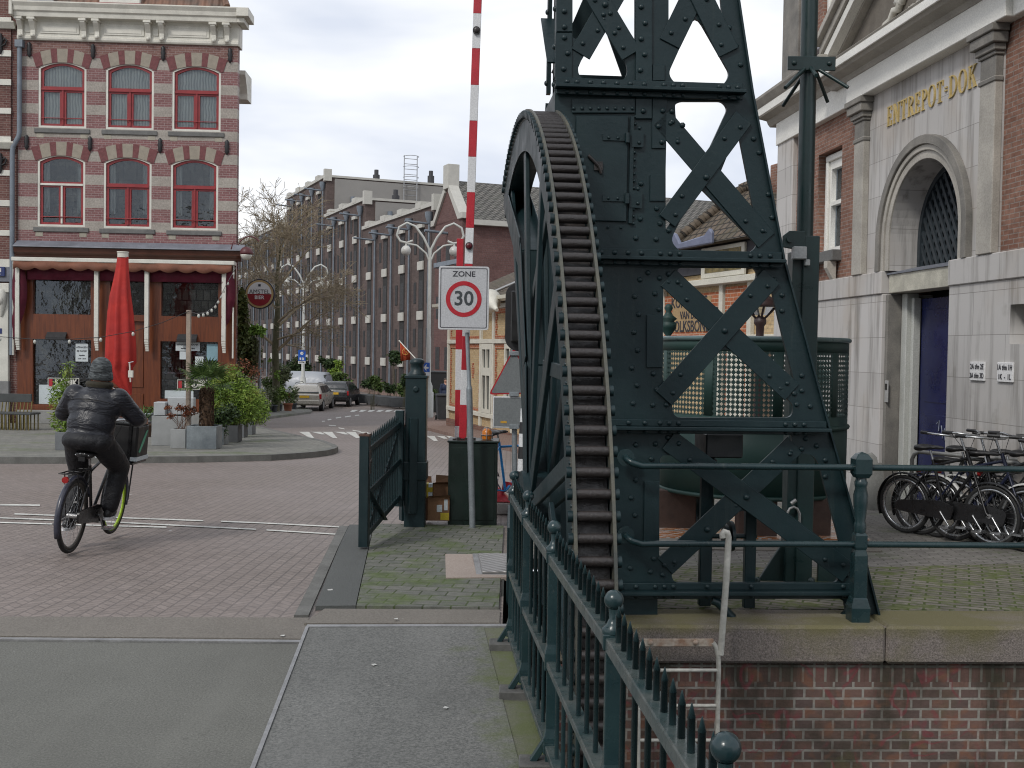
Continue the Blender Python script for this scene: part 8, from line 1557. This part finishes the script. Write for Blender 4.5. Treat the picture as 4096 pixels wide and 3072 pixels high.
# cars
def car(label, loc, rz, L_, W_, H_, paint, kind, group='cars parked beyond the pot island'):
    g = thing('parked_car', label, 'car', loc, rz, group); W = W_/2
    if kind == 'estate': st = [(0, .50, .86, .86, .9), (.10, .34, .92, .93, .96), (.22, .30, .95, 1.30, .98), (.55, .28, .96, H_-.05, 1), (1.2, .25, .95, H_, 1), (2.2, .24, .93, H_, 1), (2.75, .24, .93, H_-.06, 1), (3.45, .24, .92, .97, 1), (3.9, .25, .86, .88, .98), (L_-.12, .30, .72, .74, .92), (L_, .38, .60, .62, .8)]
    elif kind == 'hatch': st = [(0, .48, .84, .84, .92), (.06, .34, .92, .94, .97), (.14, .30, .98, 1.25, .99), (.34, .28, .98, H_-.03, 1), (1.0, .25, .97, H_, 1), (1.9, .24, .95, H_-.02, 1), (2.3, .24, .94, H_-.10, 1), (2.85, .24, .93, .97, 1), (3.3, .25, .90, .92, .97), (L_-.08, .32, .76, .78, .90), (L_, .40, .62, .64, .8)]
    else: st = [(0, .42, 1.0, 1.0, .95), (.06, .34, 1.05, 1.5, .98), (.2, .30, 1.08, H_-.04, 1), (1.0, .28, 1.08, H_, 1), (2.6, .28, 1.08, H_, 1), (3.1, .28, 1.06, H_-.1, 1), (3.75, .28, 1.03, 1.08, 1), (L_-.15, .32, .9, .92, .95), (L_, .4, .7, .72, .85)]
    b = MB(); vs = []; 
    for x_, zb, zw, zt, k in st:
        w_ = W*k; tw2 = w_*(.98-.30*max(0, zt-zw)/.55*.85) if zt > zw+.02 else w_*.90
        half = [(w_*.86, zb), (w_*.97, zb+.10), (w_, (zb+zw)/2), (w_*.975, zw), (tw2, zw+(zt-zw)*.88), (tw2*.82, zt), (0, zt+.012)]
        vs += [(x_, y_, z_) for y_, z_ in half]+[(x_, -y_, z_) for y_, z_ in half[-2::-1]]
    n = 13; b.add(vs, [(i*n+j, i*n+j+1, (i+1)*n+j+1, (i+1)*n+j) for i in range(len(st)-1) for j in range(n-1)], True); b.add(vs[:n], [tuple(range(n))]); b.add(vs[-n:], [tuple(range(n))]); b.add([vs[i*n+j] for i in range(len(st)) for j in (0, 12)], [(2*i, 2*i+2, 2*i+3, 2*i+1) for i in range(len(st)-1)])
    b.build('body', paint, g)
    def side(s, x0, x1, z0, z1, sl0, sl1, name='side_window'):
        b = MB(); wz = lambda z_: s*(W*(.985-.30*.85*max(0, z_-.95)/.55)+.004); q = [(x0, z0), (x1, z0), (x1-sl1, z1), (x0+sl0, z1)]; b.add([(x_, wz(z_), z_) for x_, z_ in q]+[(x_, wz(z_)-s*.03, z_) for x_, z_ in q], [(0, 1, 2, 3), (0, 4, 5, 1), (1, 5, 6, 2), (2, 6, 7, 3), (3, 7, 4, 0)]); b.build(name, CGL, g)
    zt = H_-.12
    wins_ = {'estate': [(.50, 1.25, .98, zt, .22, .02), (1.31, 2.05, .97, zt, .0, .02), (2.11, 3.2, .97, zt, 0, .62)], 'hatch': [(.34, .9, 1.0, zt, .14, .02), (.96, 1.72, 1.0, zt, 0, .02), (1.78, 2.7, 1.0, zt, 0, .5)], 'van': [(.35, 1.2, 1.12, zt-.05, .05, 0), (2.0, 3.3, 1.10, zt-.08, 0, .5)]}[kind]
    for s in (-1, 1):
        for q in wins_: side(s, *q)
    b = MB(); (x0, z0), (x1, z1) = {'estate': ((.105, .98), (.40, H_-.12)), 'hatch': ((.075, 1.02), (.26, H_-.12)), 'van': ((.04, 1.15), (.15, H_-.18))}[kind]; k1, k2 = W*.84, W*.72
    b.add([(x0-.02, -k1, z0), (x0-.02, k1, z0), (x1-.03, k2, z1), (x1-.03, -k2, z1), (x0+.08, -k1, z0), (x0+.08, k1, z0), (x1+.08, k2, z1), (x1+.08, -k2, z1)], [(0, 3, 2, 1), (0, 1, 5, 4), (1, 2, 6, 5), (2, 3, 7, 6), (3, 0, 4, 7)]); b.build('rear_window', CGL, g)
    b = MB(); b.box(-.05, .12, -W*.9, W*.9, .38, .60); b.build('rear_bumper', paint if kind != 'hatch' else BFR, g, .03)
    for s in (-1, 1):
        b = MB(); b.box(.0, .16, s*W*.93-.09, s*W*.93+.05 if s < 0 else s*W*.93+.05, .66, .93) if kind != 'van' else b.box(-.02, .1, s*W*.9-.06, s*W*.9+.06, .8, 1.15); b.v = [(x_+(.0), max(-W*1.0, min(W*1.0, y_)), z_) for x_, y_, z_ in b.v]; b.build('tail_light', TLR, g, .02)
    b = MB(); b.box(-.035, .05, -.26, .26, .72, .84); pl_ = b.build('number_plate', mat('plate_yellow', (.60, .36, .02), .5) if 'plate_yellow' not in bpy.data.materials else bpy.data.materials['plate_yellow'], g)
    wb_ = (.78, L_-.88) if kind != 'hatch' else (.58, L_-.72)
    for x_ in wb_:
        for s in (-1, 1):
            y_ = s*(W-.10); b = MB(); b.tube([(x_, y_-.10, .31), (x_, y_+.10, .31)], .31, 22); w_ = b.build('wheel', RUB, g); b = MB(); b.tube([(x_, y_+s*.06, .31), (x_, y_+s*.105, .31)], [.21, .20], 18); b.build('hubcap', ALU, w_)
            b = MB(); b.tube([(x_, y_-.085, .33), (x_, y_+.097, .33)], .37, 22); b.build('wheel_arch', BFR, g)
    if kind == 'estate':
        for s in (-1, 1): b = MB(); b.tube([(.5, s*W*.68, H_), (.7, s*W*.68, H_+.06), (2.5, s*W*.68, H_+.06), (2.7, s*W*.68, H_-.02)], .018, 6); b.build('roof_rail', BFR, g)
    for s in (-1, 1): b = MB(); b.ball((L_-1.55 if kind != 'hatch' else L_-1.45, s*(W+.07), 1.0), (.07, .09, .07), 8, 6); b.build('door_mirror', paint, g)
    return g
CGL = mat('car_glass', (.02, .025, .025), .06, .1); TLR = mat('tail_light', (.30, .01, .012), .2)
def paintm(name, c): 
    m = mat(name, c, .3, .05, 2, 0, metal=.25); m.node_tree.nodes['Principled BSDF'].inputs['Coat Weight'].default_value = .6; return m
px, d = z5(690, 750)[0], 59.6; car('silver grey estate car with roof rails and a yellow number plate', ((px-2048)/FPX*d-.02, d, -1.565), rad(89), 4.5, 1.80, 1.46, paintm('paint_champagne', (.40, .375, .33)), 'estate')
d = 64.6; px = z5(958, 735)[0]; car('dark small hatchback with red tail lights, parked in front of the estate car', ((px-2048)/FPX*d-.1, d, -1.565), rad(86), 3.75, 1.70, 1.47, paintm('paint_dark', (.025, .027, .03)), 'hatch')
d = 73; px = z5(905, 480)[0]; car('silver van seen side on behind the estate car', ((px-2048)/FPX*d, d, -1.565), rad(172), 4.3, 1.78, 1.85, mat('paint_silver', (.28, .30, .33), .45, .05, 2, 0), 'van')
# machines parked under the sign
for i, (x, y, d, hd2, l_, c) in enumerate(((250, 520, 53, 150, 'dark bicycle leaning in the cluster under the beer sign, nearest the cafe', BFR), (330, 500, 54, 120, 'blue saddled bicycle in the cluster under the beer sign, nearest the tree', bpy.data.materials['bike_sky_blue']), (210, 500, 55, 140, 'grey bicycle behind the other two under the beer sign', bpy.data.materials['bike_grey']))):
    p = at(*z5(x, y), d); bicycle(l_, (p.x, p.y, gz(d)+.1), rad(hd2), 3, frame=c, group='bicycles under the beer sign')
mc = at(*z5(215, 540), 52); mo = thing('parked_moped', 'small moped with a white helmet box under the beer sign', 'moped', (mc.x, mc.y, gz(52)+.1), rad(120))
for x_ in (0, 1.15): b = MB(); b.tube([(x_+.21*math.cos(a), 0, .27+.21*math.sin(a)) for a in [2*math.pi*k/20 for k in range(20)]], .06, 8, True); b.build('wheel', RUB, mo)
def mb_(b): b.ball((.15, 0, .62), (.38, .16, .16)); b.ball((.5, 0, .4), (.4, .15, .1)); b.ball((.9, 0, .65), (.12, .16, .35)); b.ball((.1, 0, .78), (.38, .14, .07))
blob('body', mb_, BFR, mo, .03, 3); b = MB(); b.ball((-.15, 0, 1.0), (.2, .2, .2), 12, 8); b.build('top_box', SWH, mo); b = MB(); b.tube([(.85, .3, 1.05), (.95, 0, 1.0), (.85, -.3, 1.05)], .018, 6); b.tube([(.95, 0, 1.0), (1.15, 0, .27)], .03, 6); b.build('handlebar', CHR, mo)
# wheelie bin, dark container, pedestrian at the coffee house corner
p = ground(*z5(1885, 822), .1); bn_ = thing('wheelie_bin', 'dark grey wheelie bin at the coffee house corner', 'bin', (p.x, p.y, gz(p.y)+.1), rad(12)); b = MB(); b.add([(-.24, -.26, .04), (.24, -.26, .04), (.24, .26, .04), (-.24, .26, .04), (-.30, -.34, 1.0), (.30, -.34, 1.0), (.30, .34, 1.0), (-.30, .34, 1.0)], [(0, 3, 2, 1), (4, 5, 6, 7), (0, 1, 5, 4), (1, 2, 6, 5), (2, 3, 7, 6), (3, 0, 4, 7)]); b.build('body', DGREYP, bn_, .03)
b = MB(); b.box(-.32, .32, -.38, .36, 1.0, 1.08); b.tube([(-.28, .40, 1.0), (.28, .40, 1.0)], .02, 6); b.build('lid', DGREYP, bn_, .02)
for s in (-1, 1): b = MB(); b.tube([(s*.24, .26, .10), (s*.29, .26, .10)], .10, 12); b.build('wheel', RUB, bn_)
p = at(*z5(1838, 560), 61); dc_ = thing('waste_container', 'tall dark waste container behind the wheelie bin', 'container', (p.x, p.y, gz(61)+.0)); h = (at(*z5(1838, 412), 61)-p).z+(p.z-gz(61)); b = MB(); b.box(-.5, .5, -.4, .4, 0, h); b.build('body', mat('container_dark', (.012, .013, .014), .6), dc_, .04); b = MB(); b.box(-.54, .54, -.44, .44, h, h+.1); b.build('lid', DGREYP, dc_, .03)
p = at(*z5(1902, 560), 59); pp2 = thing('person', 'pedestrian in a dark blue coat standing at the coffee house corner', 'person', (p.x, p.y, gz(59)+.1), rad(-70))
def pb(b):
    limb(b, [(0, -.09, .95), (.02, -.1, .5), (0, -.1, .06)], [.10, .07, .05]); limb(b, [(0, .09, .95), (.0, .1, .5), (-.02, .1, .06)], [.10, .07, .05]); b.ball((0, 0, 1.05), (.13, .18, .15)); b.ball((0, 0, 1.3), (.13, .2, .2)); limb(b, [(0, 0, 1.42), (0, 0, 1.55), (.02, 0, 1.65)], [.12, .06, .06]); b.ball((.02, 0, 1.66), (.095, .078, .12)); b.ball((.115, 0, 1.65), (.02, .015, .02), 6, 6)
    for s in (-1, 1): limb(b, [(0, s*.19, 1.42), (-.01, s*.25, 1.15), (.04, s*.25, .92)], [.06, .048, .035]); b.ball((.05, s*.25, .85), (.035, .02, .07))
blob('body', pb, SKIN, pp2, .018, 3)
def pc2(b):
    b.ball((0, 0, 1.0), (.16, .21, .2)); b.ball((0, 0, 1.3), (.155, .225, .22)); b.ball((0, 0, 1.46), (.10, .15, .07))
    for s in (-1, 1): limb(b, [(0, s*.19, 1.42), (-.01, s*.25, 1.15), (.035, s*.25, .95)], [.085, .068, .055])
blob('coat', pc2, mat('coat_blue', (.012, .022, .06), .7), pp2, .02, 3)
def pt2(b):
    for s in (-1, 1): limb(b, [(0, s*.09, .95), (.01, s*.1, .5), (0, s*.1, .1)], [.13, .095, .075])
blob('trousers', pt2, TR, pp2, .02, 3)
def ph2(b): b.ball((0, 0, 1.71), (.105, .09, .09)); b.ball((-.04, 0, 1.65), (.08, .085, .1))
blob('hair', ph2, mat('hair_brown', (.04, .022, .012), .6), pp2, .014, 2)
# tree top beyond the coffee house roof
tp2 = at(*z8(2560, 120), 46); tg = thing('garden_tree', 'green tree top showing between the tower leg and the gatehouse', 'tree', (tp2.x, tp2.y, gz(46))); hz_ = tp2.z-gz(46); b = MB(); b.tube([(0, 0, 0), (0, 0, hz_-.6)], [.2, .1], 8); b.build('trunk', BARK, tg); plant(tg, [((rnd.uniform(-1.2, 1.2), rnd.uniform(-1, 1), hz_-.7+rnd.uniform(-.6, .4)), (.8, .8, .6)) for _ in range(8)], 2600, .2, .09, LEAFM, 'crown')
